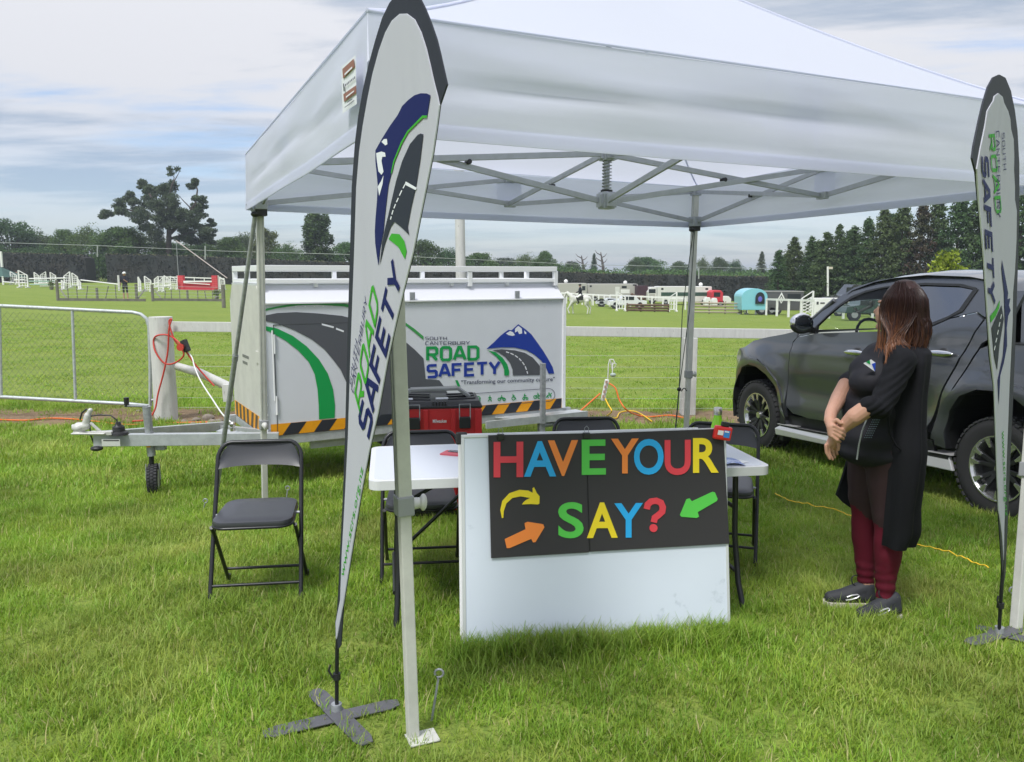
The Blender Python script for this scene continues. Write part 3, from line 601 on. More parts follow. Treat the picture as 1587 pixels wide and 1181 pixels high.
fnt('www.scrs.org.nz', (532, 896), (31, -168), (-4.5, -9), GRN, .0)
outR = [(1556, 905), (1553, 880), (1549, 820), (1545.5, 760), (1540.7, 600), (1534, 552), (1529.6, 481), (1524.3, 400), (1516.6, 314), (1512.5, 267), (1506.8, 245), (1509.3, 226), (1517.5, 187), (1523.5, 161), (1531.5, 134.6), (1539.5, 120), (1549, 115.5), (1558.5, 120.5), (1567, 141), (1573, 171), (1577, 202), (1579.8, 252), (1580, 303), (1579.3, 340), (1578, 400), (1573.7, 535), (1569, 644), (1565.5, 720), (1561.5, 822), (1558.5, 890)]
whR = [(1555.8, 868), (1553.5, 830), (1548, 790), (1546, 739), (1541.5, 600), (1535.5, 552), (1530.6, 481), (1525.3, 400), (1517.6, 314), (1514.2, 262), (1519.8, 230), (1527, 195.5), (1530.5, 172), (1535, 164), (1540, 156), (1541.5, 149), (1547.5, 144.5), (1554, 150), (1556.5, 160), (1562.5, 172), (1566, 185), (1567, 200), (1571, 216), (1572, 243), (1571.5, 262), (1573, 290), (1573, 309), (1576, 327), (1575.5, 370), (1573, 420), (1570, 454), (1569.5, 500), (1567.5, 540), (1564.5, 600), (1563, 644), (1560, 720), (1556.5, 822)]
fr_, P2, fb, pos = feather((1548, 986), (-.6, -.8, 0), outR, whR, ([(1548, 986), (1550.5, 938), (1553.5, 895), (1556, 830), (1561, 720), (1566.5, 600), (1572, 450), (1575, 300), (1573, 210)], .008), 'white feather banner with downward lettering at the right edge beside the pickup', [((1512, 975), (1640, 1008)), ((1500, 1003), (1610, 970))])
sqt('SAFETY', (1521, 240), (11, 232), (11.5, 5), NAVY, .27); sqt('ROAD', (1532, 208), (12, 128), (9.5, -1), GRN, .2)
sqt('CANTERBURY', (1543.5, 203), (2, 137), (5.5, -1), NAVY, .14); sqt('SOUTH', (1552.5, 206), (3, 60), (4.5, -1), NAVY, .14)
def B5(*a): return [(x / 3.69 + 1400, y / 3.69 + 400) for x, y in a]
decal(B5((565, 10), (600, 200), (596, 235), (612, 230), (604, 270), (614, 300), (600, 330), (592, 400), (594, 500), (575, 600), (555, 670), (546, 840), (540, 700), (570, 560), (582, 400), (577, 200), (562, 60)), NAVY, 'mountain')
decal(B5((562, 270), (505, 400), (520, 560), (537, 640), (550, 500), (575, 350)), DGREY, 'road')
for i in range(5): decal(B5((560 - i * 9, 320 + i * 45), (564 - i * 9, 322 + i * 45), (558 - i * 9, 348 + i * 45), (554 - i * 9, 346 + i * 45)), PWHT, 'road_line', .0006)
decal(B5((552, 240), (530, 290), (497, 330), (500, 370), (530, 330), (550, 280)), GRN, 'verge')
fnt('www.scrs.org.nz', (1552.5, 668), (5.5, 132), (5, -.5), GRN)
# ------------------------------------------------------------------ whiteboard, poster, table
bBL, bTL = G(718, 1003), AY(712, 676, 3.56); bBR, bTR = G(1132, 978), AY(1126, 661, 3.75)
bBL.z = bBR.z = .0; bu = (bBR - bBL).normalized(); bv = ((bTL - bBL) + (bTR - bBR)) / 2; PB = Plane(bBL, bu, bv)
wb = thing('whiteboard', 'large blank whiteboard propped on the grass against the table', 'whiteboard', tuple((bBL + bBR) / 2)); Wd = (bBR - bBL).length; Hd = bv.length
def slab(mb, u0, v0, u1, v1, o, d): mb.prism([PB.uv(u0, v0, o), PB.uv(u1, v0, o), PB.uv(u1, v1, o), PB.uv(u0, v1, o)], PB.n * -d)
mb = MB(); slab(mb, .008, .008, Wd - .008, Hd - .008, 0, .014); mb.build('panel', mat('whiteboard_enamel', (.64, .70, .79), .22, coat=.2, var=.04, vscale=1.5, spots=((.52, .58, .66), 6, .64)), wb, True)
mb = MB()
for a_ in ((0, 0, Wd, .014), (0, Hd - .014, Wd, Hd)): slab(mb, *a_, .004, .022)
for a_ in ((0, .014, .014, Hd - .014), (Wd - .014, .014, Wd, Hd - .014)): slab(mb, *a_, .0035, .021)
mb.build('frame', mat('frame_alu', (.66, .68, .69), .35, .4), wb, True, bevel=.002)
mb = MB(); slab(mb, -.012, .01, Wd * .9, Hd + .004, -.024, .016); mb.build('backing_panel', WHT, wb, True, bevel=.003)
mb = MB(); slab(mb, -.022, Hd - .045, .03, Hd + .012, -.02, .024); mb.build('corner_cap', BLK, wb, True, bevel=.008)
po = thing('poster', 'two-piece black poster with coloured words HAVE YOUR SAY and arrows', 'poster', tuple(bTL.lerp(bTR, .5)))
pb = lambda x, y, o=0: PB.px(x, y, .007 + o)
BLKC = mat('black_card', (.028, .026, .028), .62, bump=.05, bscale=50)
for nm, pts in (('card', ((756.5, 674.5), (906.5, 671.5), (912.5, 856), (761, 865))), ('card', ((908.5, 672), (1120.5, 664.5), (1130, 842.5), (914.5, 855)))):
    mb = MB(); mb.prism([pb(x, y) for x, y in pts], PB.n * .004); mb.build('card', BLKC, po, True, bevel=.001)
mb = MB(); mb.prism([pb(x, y, -.002) for x, y in ((904, 673), (911, 673), (917, 855), (910, 855))], PB.n * -.001); mb.build('join_tape', BLK, po, True)
pcol = {'r': (.72, .05, .07), 'b': (.015, .40, .82), 'o': (.88, .25, .04), 'g': (.09, .56, .07), 'y': (.84, .66, .015)}
PC = {k: mat('card_' + {'r': 'red', 'b': 'blue', 'o': 'orange', 'g': 'green', 'y': 'yellow'}[k], v, .55, var=.06, vscale=5) for k, v in pcol.items()}
SHD = mat('letter_edge', (.05, .04, .04), .7)
def letter(ch, x0, y0, x1, y1, c):
    cu = bpy.data.curves.new('t', 'FONT'); cu.body = ch; cu.size = 1; cu.offset = .022; cu.resolution_u = 6; ob = bpy.data.objects.new('t', cu); COL.objects.link(ob); dg = bpy.context.evaluated_depsgraph_get()
    me = bpy.data.meshes.new_from_object(ob.evaluated_get(dg)); bpy.data.objects.remove(ob); V = [v.co.to_2d() for v in me.vertices]; Fs = [tuple(p.vertices) for p in me.polygons]; bpy.data.meshes.remove(me)
    ax, bx_, ay, by = min(v.x for v in V), max(v.x for v in V), min(v.y for v in V), max(v.y for v in V); n = len(V)
    Q = [(x0 + (v.x - ax) / (bx_ - ax) * (x1 - x0), y1 - (v.y - ay) / (by - ay) * (y1 - y0) - (v.x - ax) / (bx_ - ax) * (x1 - x0) * .012) for v in V]
    ed = {}
    for f in Fs:
        for i in range(len(f)):
            e_ = (f[i], f[(i + 1) % len(f)]); kx = tuple(sorted(e_)); ed[kx] = ed.get(kx, 0) + 1
    mb = MB(); mb.add([pb(x, y, .0085) for x, y in Q] + [pb(x, y, .0042) for x, y in Q], Fs + [(a_, b_, b_ + n, a_ + n) for (a_, b_), k_ in ed.items() if k_ == 1]); mb.build('letter', PC[c], po, True)
for a_ in (('H', 765, 685, 811, 740, 'r'), ('A', 812, 684, 862, 739, 'b'), ('V', 849, 682.5, 896, 738, 'o'), ('E', 901.5, 681.5, 939, 736, 'g'), ('Y', 947, 680, 990, 734, 'o'), ('O', 982.5, 680.5, 1028.5, 736, 'b'), ('U', 1030, 682, 1070.5, 736.5, 'r'), ('R', 1074, 679, 1114, 733, 'y'),
           ('S', 865, 778.5, 904.5, 834.5, 'g'), ('A', 909.5, 779, 957.5, 834, 'y'), ('Y', 952, 780, 996.5, 833.5, 'b')): letter(*a_)
mb = MB(); qk = stroke2d([(1002, 789), (1003.5, 782), (1009, 777), (1017, 776), (1024, 779), (1027, 786), (1026, 793), (1020, 798.5), (1014.5, 802.5), (1013, 809.5)], 9.5)
for i, q_ in enumerate(qk): mb.prism([pb(p.x, p.y, .0042 + .0002 * (i % 3)) for p in q_], PB.n * .0042)
mb.prism([pb(1012.5 + 6.2 * cos(a * pi / 8), 818.3 + 6.2 * sin(a * pi / 8), .0042) for a in range(16)], PB.n * .0044); mb.build('letter', PC['r'], po, True)
def Z9(*a): return [(x / 3.191 + 700, y / 3.191 + 640) for x, y in a]
for pts, c in ((Z9((248, 520), (240, 480), (250, 435), (285, 397), (335, 380), (380, 384), (400, 395), (400, 372), (407, 367), (420, 395), (434, 412), (433, 448), (425, 452), (390, 450), (347, 452), (360, 436), (372, 428), (388, 420), (340, 412), (300, 420), (270, 447), (257, 485), (255, 518)), 'y'),
               (Z9((262, 624), (365, 575), (360, 545), (375, 538), (452, 550), (458, 565), (414, 638), (402, 640), (393, 622), (285, 668), (272, 668)), 'o'),
               (Z9((1128, 505), (1160, 427), (1175, 422), (1187, 437), (1288, 390), (1300, 392), (1314, 425), (1310, 435), (1215, 490), (1222, 512), (1210, 519), (1135, 513)), 'g')):
    mb = MB(); mb.prism([pb(x, y, .0042) for x, y in pts], PB.n * .0042); mb.build('arrow', PC[c], po, True)
for x, y in ((776, 674), (909, 672)):
    c = pb(x, y + 3, .004); t_ = thing('binder_clip', 'small black binder clip on the poster top near the word HAVE' if x < 800 else 'small black binder clip at the join between the two poster cards', 'clip', tuple(c), group='binder clips on the poster')
    mb = MB(); mb.bar(c - bu * .016, c + bu * .016, .022, .026); mb.build('jaw', BLK, t_, True, bevel=.003)
    mb = MB(); mb.tube([c + Vector((-.008, 0, .01)), c + Vector((-.010, 0, .035)), c + Vector((0, 0, .045)), c + Vector((.010, 0, .035)), c + Vector((.008, 0, .01))], .0014, 6); mb.build('handle', GALV, t_, True, 60)
TZ = .72
tA, tB = AZ(571, 746.5, TZ), AZ(1196.5, 722.5, TZ); tu = (tB - tA).normalized(); tn = Vector((-tu.y, tu.x, 0)); tw = (tB - tA).length; TD = .76
tcen = tA + tu * tw / 2 + tn * TD / 2
tb = thing('folding_table', 'long white plastic folding table with black steel legs', 'table', (tcen.x, tcen.y, -.02), atan2(tu.y, tu.x)); tb_l = lambda x, y, z: Vector((x, y, z + .02))
def rrect(w_, d, r, n=6): return [((w_ - r) * sx + r * cos(a), (d - r) * sy + r * sin(a)) for sx, sy, a0 in ((1, 1, 0), (-1, 1, pi / 2), (-1, -1, pi), (1, -1, 3 * pi / 2)) for a in [a0 + pi / 2 * i / n for i in range(n + 1)]]
mb = MB(); mb.prism([(x, y, TZ - .045 + .02) for x, y in rrect(tw / 2, TD / 2, .05)], (0, 0, .045)); mb.build('tabletop', WPLA, tb, bevel=.006)
mb = MB(); mb.prism([(x, y, TZ + .02) for x, y in rrect(tw / 2 - .025, TD / 2 - .025, .045)], (0, 0, .0015)); mb.build('top_surface', mat('white_table_top', (.60, .63, .69), .4), tb)
for s_ in (-1, 1):
    lx = s_ * (tw / 2 - .13)
    for sy in (-1, 1):
        mb = MB(); mb.tube([(lx, sy * .25, TZ - .03), (lx, sy * .27, .35), (lx + s_ * .01, sy * .31, .12), (lx + s_ * .02, sy * .36, .0)], .0145, 10); mb.build('leg', BLKM, tb, smooth=60)
    mb = MB(); mb.cyl((lx, -.25, .5), (lx, .25, .5), .011); mb.cyl((lx + s_ * .02, -.28, .16), (lx + s_ * .02, .28, .16), .011); mb.build('cross_tube', BLKM, tb, smooth=60)
    mb = MB(); mb.tube([(lx, 0, .5), (lx - s_ * .18, 0, .60), (lx - s_ * .42, 0, TZ - .03)], .010, 8); mb.build('stay', BLKM, tb, smooth=60); mb = MB(); mb.tube([(lx, .28, .16), (lx - s_ * .25, .2, .42), (lx - s_ * .50, .1, TZ - .04)], .010, 8); mb.build('stay', BLKM, tb, smooth=60)
# things on the table
bp_ = AZ(1111.5, 690, TZ + .002); bp_ = AY(1112.5, 640, 4.02)
bo = thing('drink_bottle', 'bright lime green steel bottle with silver cap on the table', 'bottle', (bp_.x, bp_.y, TZ + .002))
mb = MB(); mb.lathe([(0, 0), (.034, 0), (.037, .006), (.037, .125), (.034, .155), (.024, .20), (.019, .222), (.019, .228), (0, .228)]); mb.build('body', mat('lime_paint', (.30, .74, .01), .28, coat=.4), bo, smooth=50)
mb = MB(); mb.lathe([(0, .228), (.0195, .228), (.0215, .232), (.0215, .262), (.018, .266), (0, .266)]); mb.build('cap', mat('steel_brushed', (.62, .60, .57), .3, .9), bo, smooth=50)
rp = PB.px(1119.5, 671, .03)
rd = thing('red_tag_box', 'small red case with black knob and white and blue label hung on the board corner', 'case', tuple(rp)); RD = mat('red_gloss', (.62, .02, .025), .3, coat=.3)
Rr = Matrix.Rotation(radians(9), 3, 'Y')
mb = MB(); mb.box(rp, (.085, .028, .066), Rr); mb.build('case', RD, rd, True, bevel=.01)
mb = MB(); mb.box(rp + Vector((-.012, -.0155, .004)), (.026, .001, .022), Rr); mb.build('label', PWHT, rd, True)
mb = MB(); mb.box(rp + Vector((.017, -.0155, -.003)), (.028, .001, .034), Rr); mb.build('label', mat('label_blue', (.03, .22, .62), .5), rd, True)
mb = MB(); mb.box(rp + Vector((.017, -.0165, .008)), (.02, .0006, .006), Rr); mb.build('lettering', PWHT, rd, True)
mb = MB(); mb.box(rp + Vector((.012, 0, .042)), (.036, .024, .022), Rr); mb.build('knob', BLK, rd, True, bevel=.005)
pp = AZ(1136, 718, TZ + .004); t_ = thing('folded_paper', 'blue and white folded leaflet on the right end of the table', 'leaflet', tuple(pp))
mb = MB(); mb.grid(lambda u, v: (pp.x - .07 + .12 * u, pp.y - .05 + .12 * v, pp.z + .014 * sin(pi * u)), 6, 2); mb.build('sheet', mat('paper_bluewhite', (.60, .66, .80), .6, col2=(.10, .16, .45), vscale=22), t_, True, 60)
mb = MB(); mb.box((pp.x + .03, pp.y + .03, pp.z), (.10, .06, .002), rz=.5); mb.build('sheet', WHT, t_, True)
pp = AZ(700, 703.5, TZ + .004); t_ = thing('brochure', 'red brochure lying on the table behind the whiteboard corner', 'leaflet', tuple(pp))
mb = MB(); mb.box(pp + Vector((.03, .0, .002)), (.16, .09, .008), rz=-.35); mb.build('cover', mat('brochure_red', (.60, .10, .13), .5), t_, True)
mb = MB(); mb.box(pp + Vector((.04, .02, .008)), (.12, .04, .002), rz=-.35); mb.build('printed_strip', mat('brochure_grey', (.3, .3, .32), .5, col2=(.05, .05, .06), vscale=60), t_, True)
# ------------------------------------------------------------------ folding chairs
VIN = mat('black_vinyl', (.045, .047, .055), .36, bump=.04, bscale=200)
def chair(loc, rz, label):
    th = thing('folding_chair', label, 'chair', loc, rz, 'black folding chairs'); hw = .217
    for s_ in (-1, 1):
        mb = MB(); mb.tube([(s_ * .225, 0, 0), (s_ * .223, .105, .25), (s_ * .219, .205, .47), (s_ * .216, .30, .70)], .0115, 10); mb.build('front_leg', BLKM, th, smooth=60)
        mb = MB(); mb.tube([(s_ * .205, .04, .41), (s_ * .206, .12, .33), (s_ * .212, .40, 0)], .0105, 10); mb.build('rear_leg', BLKM, th, smooth=60)
        mb = MB(); mb.cyl((s_ * .226, .0, -.002), (s_ * .226, .003, .03), .014); mb.cyl((s_ * .212, .40, -.002), (s_ * .212, .397, .03), .013); mb.build('foot_cap', BLK, th, smooth=40)
    arc = [(-.216, .30, .70)] + [(-.216 + .07 * (1 - cos(a)), .30 + .035 * sin(a), .70 + .085 * sin(a)) for a in [pi / 2 * i / 6 for i in range(1, 7)]]
    arc += [(-x, y, z) for x, y, z in arc[::-1]]
    mb = MB(); mb.tube(arc, .0115, 10); mb.build('back_frame', BLKM, th, smooth=60)
    mb = MB(); mb.cyl((-.222, .042, .10), (.222, .042, .10), .008); mb.build('crossbar', BLKM, th, smooth=60)
    mb = MB(); mb.cyl((-.21, .33, .085), (.21, .33, .085), .008); mb.build('crossbar', BLKM, th, smooth=60)
    # backrest: bent padded sheet with rounded top corners
    def outl(u):  # top and bottom height along the width
        x = -1 + 2 * u; t = .787 - .095 * max(0, (abs(x) - .62) / .38) ** 2.4; b = .655 + .012 * (1 - abs(x) ** 3) * 1 ; return b, t
    def back(u, v, o):
        x = -.210 + .42 * u; b, t = outl(u); z = b + (t - b) * v; return (x, .205 + (z - .47) * .41 + .02 * (1 - (2 * u - 1) ** 2) + o + .006 * sin(pi * v), z)
    mb = MB(); mb.grid(lambda u, v: back(u, v, -.010), 20, 6); mb.grid(lambda u, v: back(u, v, .012), 20, 6)
    for vv in (0, 1): mb.grid(lambda u, v: back(u, vv, -.010 + .022 * v), 20, 1)
    for uu in (0, 1): mb.grid(lambda u, v: back(uu, u, -.010 + .022 * v), 6, 1)
    mb.build('backrest', VIN, th, smooth=50, bevel=0)
    seat = rrect(.195, .195, .07, 6); sp = [(x * (1 - .05 * (y > 0)), y + .165) for x, y in seat]
    mb = MB(); n = len(sp); rings = [(1.0, .425), (1.02, .437), (1.0, .452), (.9, .460), (.5, .458)]
    vs = [((x) * k_, (y - .165) * k_ + .165, z + (y) * .03) for k_, z in rings for x, y in sp]; fs = [(i * n + j, i * n + (j + 1) % n, (i + 1) * n + (j + 1) % n, (i + 1) * n + j) for i in range(4) for j in range(n)] + [tuple(range(4 * n, 5 * n)), tuple(range(n - 1, -1, -1))]
    mb.add(vs, fs); mb.build('seat', VIN, th, smooth=50)
    mb = MB(); mb.tube([(x, y, .422 + y * .03) for x, y in sp], .008, 8, True); mb.build('seat_rim', BLKM, th, smooth=60)
    mb = MB(); mb.cyl((-.222, .185, .43), (-.19, .185, .43), .008); mb.cyl((.222, .185, .43), (.19, .185, .43), .008); mb.build('pivot', GALV, th, smooth=40)
    return th
cp = G(325, 943); chair((cp.x + .225 * cos(.14), cp.y + .03, gz(cp.x, cp.y)), .14, 'lone black folding chair facing the camera on the left, in front of the trailer drawbar')
def chair2(px, py, Y, rz, label):
    p = AY(px, py, Y); chair((p.x, p.y, gz(p.x, p.y)), rz, label)
chair2(655, 860, 4.25, .12, 'black folding chair pushed under the left end of the white table')
chair2(921, 860, 4.85, .1, 'black folding chair behind the poster, only its back showing above HAVE YOUR')
chair2(1112, 800, 4.60, -.30, 'black folding chair at the right end of the table behind the green bottle')
chair2(714, 830, 6.35, .25, 'black folding chair standing behind the red toolbox')
# ------------------------------------------------------------------ stacked red tool box
tx = AY(680, 640, 5.80); gzt = gz(tx.x, tx.y)
tbx = thing('tool_box', 'red and black rolling tool box stack behind the table', 'tool box', (tx.x, tx.y, gzt), .12)
tbx.scale = (1.08, 1.08, .99)
TR = mat('toolbox_red', (.60, .028, .035), .42, var=.12, vscale=6); TBK = mat('toolbox_black', (.022, .024, .028), .42)
tz0 = .0
for i, (z0, h_) in enumerate(((.08, .34), (.46, .38))):
    mb = MB(); mb.box((0, 0, z0 + h_ / 2), (.55, .38, h_)); mb.build('box_body', TR, tbx, bevel=.012)
    mb = MB()
    for x in (-.255, -.09, .09, .255): mb.box((x, -.197, z0 + h_ / 2), (.03 if abs(x) < .2 else .045, .02, h_ * .94))
    mb.box((0, -.195, z0 + h_ * .12), (.34, .014, .03)); mb.box((0, -.195, z0 + h_ * .55), (.15, .014, .02)); mb.build('rib', TR, tbx, bevel=.004)
    for x in (-.165, .165):
        mb = MB(); mb.box((x, -.208, z0 + h_ * .72), (.075, .022, .085)); la = mb.build('latch', TBK, tbx, bevel=.006)
        mb = MB(); mb.tube([(x - .035, -.214, z0 + h_ * .78), (x - .035, -.214, z0 + h_ + .028), (x + .035, -.214, z0 + h_ + .028), (x + .035, -.214, z0 + h_ * .78)], .004, 8); mb.build('latch_bail', GALV, la, smooth=60)
    for x in (-.262, .262): mb = MB(); mb.box((x, -.2, z0 + h_ * .6), (.022, .012, h_ * .55)); mb.build('corner_strip', ALU2, tbx, bevel=.003)
mb = MB(); mb.prism([(-.28, -.195, .84), (.28, -.195, .84), (.265, -.17, .885), (-.265, -.17, .885)], (0, .37, 0)); mb.box((0, 0, .845), (.565, .395, .02)); lid = mb.build('lid', TBK, tbx, bevel=.006)
for i in range(5):
    mb = MB(); mb.box((-.04 + i * .02, -.19, .872), (.007, .02, .03)); mb.build('lid_rib', BLK, lid, bevel=.001)
for sx in (-1, 1):
    for sy in (-.09, .03, .13): mb = MB(); mb.box((sx * .15, sy, .888), (.19, .03, .012), Matrix.Rotation(sx * .25, 3, 'Z')); mb.build('lid_rib', TBK, lid, bevel=.003)
mb = MB(); hp = [(-.24, .0, .885), (-.19, .0, .945), (.13, .0, .952), (.21, .0, .89)]
for i in range(3): mb.bar(hp[i], hp[i + 1], .10, .022)
mb.build('carry_handle', mat('handle_grey', (.24, .25, .25), .45), tbx, bevel=.006)
for x in (-.215, .02): mb = MB(); mb.box((x, -.10, .893), (.085, .03, .010)); mb.build('handle_clip', PWHT, tbx, bevel=.003)
mb = MB(); fonttext(mb, 'Milwaukee', (-.045, 0), (.09, 0), (0, .026), lambda x, y, o=0: Vector((x, -.2025, .735 + y)), .02); mb.build('lettering', PWHT, tbx)
for x in (-.25, .25):
    mb = MB(); mb.cyl((x - .02, .12, .07), (x + .02, .12, .07), .07, n=20); mb.build('wheel', BLK, tbx, smooth=40)
mb = MB(); mb.box((0, .02, .045), (.5, .34, .03)); mb.build('base_tray', TBK, tbx, bevel=.005)

# longer unmown grass against the foot of the whiteboard
rb_ = random.Random(8); pts_ = []
for i in range(230):
    t = rb_.uniform(-.04, 1.04); p = bBL.lerp(bBR, t) + Vector((rb_.gauss(0, .01), -.03 - abs(rb_.gauss(0, .07)), 0)); pts_.append((p.x, p.y, 0))
for q_, n_ in ((G(325, 943), 16), (G(474, 937), 16), (G(1322, 962), 14), (G(1350, 965), 14), (G(237, 766), 16), (G(1280, 925), 12)):
    for i in range(n_): a = rb_.random() * 6.28; r_ = .03 + .07 * rb_.random(); pts_.append((q_.x + r_ * cos(a), q_.y + r_ * sin(a) - .02, gz(q_.x, q_.y)))
cE = tuft_coll('tufts_edge', [(46, .06, .05, .12, .0036), (40, .05, .04, .10, .0036)])
scatter('edge_grass', 'taller grass blades left standing against the whiteboard, chair feet and shoes', pts_, cE)
# ------------------------------------------------------------------ box trailer
TO = Vector((-2.081, 6.639, .30)); ta = radians(29.7); TU = Vector((cos(ta), sin(ta), 0)); TN = Vector((-sin(ta), cos(ta), 0)); TL, TW, TH, TSX, TSZ = 3.0, 1.31, 1.119, .132, .147
tr = thing('box_trailer', 'white box trailer with mountain road print and black and orange hazard stripes', 'trailer', (TO.x, TO.y, -.2), ta)
X = lambda a, b, c: (a, b, c + .5)   # local: along side, into depth, height above box floor
TWH = mat('trailer_white', (.62, .64, .68), .3, var=.06, vscale=3, coat=.2); TOFF = mat('trailer_end_white', (.58, .58, .53), .5, var=.14, vscale=4, spots=((.35, .28, .2), 5, .66))
SIDE = mat('trailer_side', (.64, .665, .71), .3, var=.05, vscale=2, coat=.15, spots=((.50, .51, .52), 3.5, .66))
YEL = mat('hazard_orange', (.78, .33, .008), .45, var=.1, vscale=20); HBK = mat('hazard_black', (.022, .026, .036), .45)
def slabx(mb, pts, ext): mb.prism([X(*p) for p in pts], ext)
mb = MB(); slabx(mb, [(0, 0, 0), (TL, 0, 0), (TL, 0, TH), (0, 0, TH)], (0, .02, 0)); side = mb.build('side_panel', SIDE, tr)
mb = MB(); slabx(mb, [(0, TW, 0), (TL, TW, 0), (TL, TW, TH), (0, TW, TH)], (0, -.02, 0)); mb.build('side_panel', TWH, tr)
for x, e in ((0, .02), (TL, -.02)): mb = MB(); slabx(mb, [(x, .02, .0), (x, TW - .02, .0), (x, TW - .02, TH), (x, TW - TSX, TH + TSZ), (x, TSX, TH + TSZ), (x, .02, TH)], (e, 0, 0)); endp = mb.build('end_panel', TOFF, tr, bevel=.003) if x == 0 else mb.build('end_panel', TOFF, tr)
mb = MB(); slabx(mb, [(-.004, .0, TH), (TL + .004, .0, TH), (TL - .03, TSX, TH + TSZ), (-.0 + .03, TSX, TH + TSZ)], (0, .015, .012)); mb.build('sloped_panel', mat('trailer_top_white', (.62, .63, .68), .35), tr)
mb = MB(); slabx(mb, [(0, TW, TH), (TL, TW, TH), (TL, TW - TSX, TH + TSZ), (0, TW - TSX, TH + TSZ)], (0, -.015, .012)); mb.build('sloped_panel', TWH, tr)
mb = MB(); slabx(mb, [(0, TSX, TH + TSZ), (TL, TSX, TH + TSZ), (TL, TW - TSX, TH + TSZ), (0, TW - TSX, TH + TSZ)], (0, 0, .015)); mb.build('roof', TWH, tr)
for (x0, x1) in ((0, .0), (TL, .0)):
    mb = MB(); mb.box(X(x0 + (.0 if x0 else .0), -.004, TH / 2), (.035, .03, TH)); mb.build('corner_trim', WHT, tr, bevel=.003)
mb = MB(); mb.box(X(TL / 2, -.010, TH), (TL + .02, .02, .012)); mb.build('lip', WHT, tr)
mb = MB()
for i in range(38): mb.ell(X(.06 + i * (TL - .12) / 37, -.0015, TH - .03), (.006, .003, .006), 6, 4)
for z_ in range(12):
    for x_ in (.02, TL - .012): mb.ell(X(x_, -.020, .10 + z_ * .085), (.006, .003, .006), 6, 4)
mb.build('rivets', WHT, tr, kind='stuff')
for x_ in (1.35, 2.45): mb = MB(); mb.box(X(x_, -.008, TH + .035), (.05, .014, .09)); mb.build('lid_latch', GALV, tr, bevel=.003)
# door seams, hinges
for x in (.10,):
    mb = MB(); mb.box(X(x, -.0035, TH * .42), (.005, .004, TH * .84)); mb.build('door_seam', mat('seam_dark', (.05, .055, .06), .6), tr)
    mb = MB(); mb.box(X(x + .45, -.0035, TH * .84), (.9, .004, .005)); mb.build('door_seam', MATS['seam_dark'], tr)
for z in (.18, .70): mb = MB(); mb.cyl(X(.10, -.012, z), X(.10, -.012, z + .16), .009, n=10); mb.build('hinge', WHT, tr, smooth=40)
mb = MB(); mb.cyl(X(.085, -.014, .30), X(.085, -.014, TH * .8), .007, n=8); mb.build('door_rod', WHT, tr, smooth=40)
PT = Plane(TO, TU); tp = lambda x, y, o=0: PT.px(x, y, .0045 + o)
def td(pts, m, o=0.0, name='printed_shape'): return decal(pts, m, name, o, side, tp)
def z7(*a): return [(x / 3.689 + 340, y / 3.689 + 400) for x, y in a]
def z8(*a): return [(x / 3.937 + 600, y / 3.937 + 400) for x, y in a]
TGY = mat('print_trailer_grey', (.085, .09, .105), .4)
td(z7((242, 332), (330, 314), (440, 309), (560, 316), (700, 330)) + [(560, 497), (590, 508)] + z8((45, 477), (100, 500), (170, 560), (222, 612), (235, 738), (318, 745), (345, 782), (372, 830), (400, 900), (430, 975)) + [(548, 651), (546, 620)] + [(540, 600), (528, 573)] + z7((650, 580), (600, 520), (530, 465), (430, 412), (330, 374), (245, 355)), TGY, 0, 'road')
td(z7((250, 386), (330, 402), (420, 445), (500, 505), (570, 580), (620, 660), (650, 750), (661, 840), (659, 914), (570, 922), (568, 840), (561, 750), (545, 665), (510, 592), (450, 527), (380, 472), (300, 427), (250, 405)), TGRN)
td(z7((244, 294), (330, 276), (450, 256), (560, 251), (712, 260)) + [(575, 478), (600, 488)] + z8((62, 372), (110, 392), (165, 430), (222, 478), (222, 498), (160, 447), (110, 408), (62, 385)) + [(597, 493), (572, 483)] + z7((712, 276), (560, 266), (450, 270), (330, 286), (246, 305)), mat('print_curve_green', (.04, .30, .07), .4))
td(z8((415, 745), (430, 745), (447, 782), (432, 788)), TGRN, .001)
for q_ in (((585, 373), (655, 391), (653, 401), (586, 383)), ((668, 398), (712, 415), (710, 424), (666, 408))): td(z7(*q_), PWHT, .001, 'road_line')
td(z8((605, 555), (650, 515), (690, 475), (715, 455), (740, 438), (760, 440), (800, 403), (845, 435), (880, 465), (920, 520), (955, 570), (985, 620), (1010, 665), (1020, 705), (985, 705), (970, 670), (940, 625), (900, 590), (850, 562), (780, 546), (700, 545), (640, 550)), LBLUE, 0, 'mountain')
for s_ in (((725, 460), (750, 445), (768, 452), (780, 470), (765, 475), (740, 470)), ((780, 432), (800, 413), (822, 430), (824, 460), (806, 464), (796, 445), (780, 455)), ((835, 440), (850, 455), (848, 465), (838, 460))): td(z8(*s_), PWHT, .001, 'snow_patch')
td(z8((640, 562), (700, 556), (780, 563), (840, 578), (890, 608), (930, 655), (955, 712), (767, 716), (765, 680), (750, 640), (720, 602), (680, 575)), TGY, 0, 'road')
cl_ = [(725, 572), (752, 580), (780, 594), (805, 612), (825, 634), (842, 660), (853, 690), (859, 712)]
for i in range(7):
    (x0, y0), (x1, y1) = cl_[i], cl_[i + 1]; x1 = x0 + (x1 - x0) * .72; y1 = y0 + (y1 - y0) * .72; d = Vector((y0 - y1, x1 - x0)).normalized() * 3; td(z8((x0 - d.x, y0 - d.y), (x1 - d.x, y1 - d.y), (x1 + d.x, y1 + d.y), (x0 + d.x, y0 + d.y)), PWHT, .001, 'road_line')
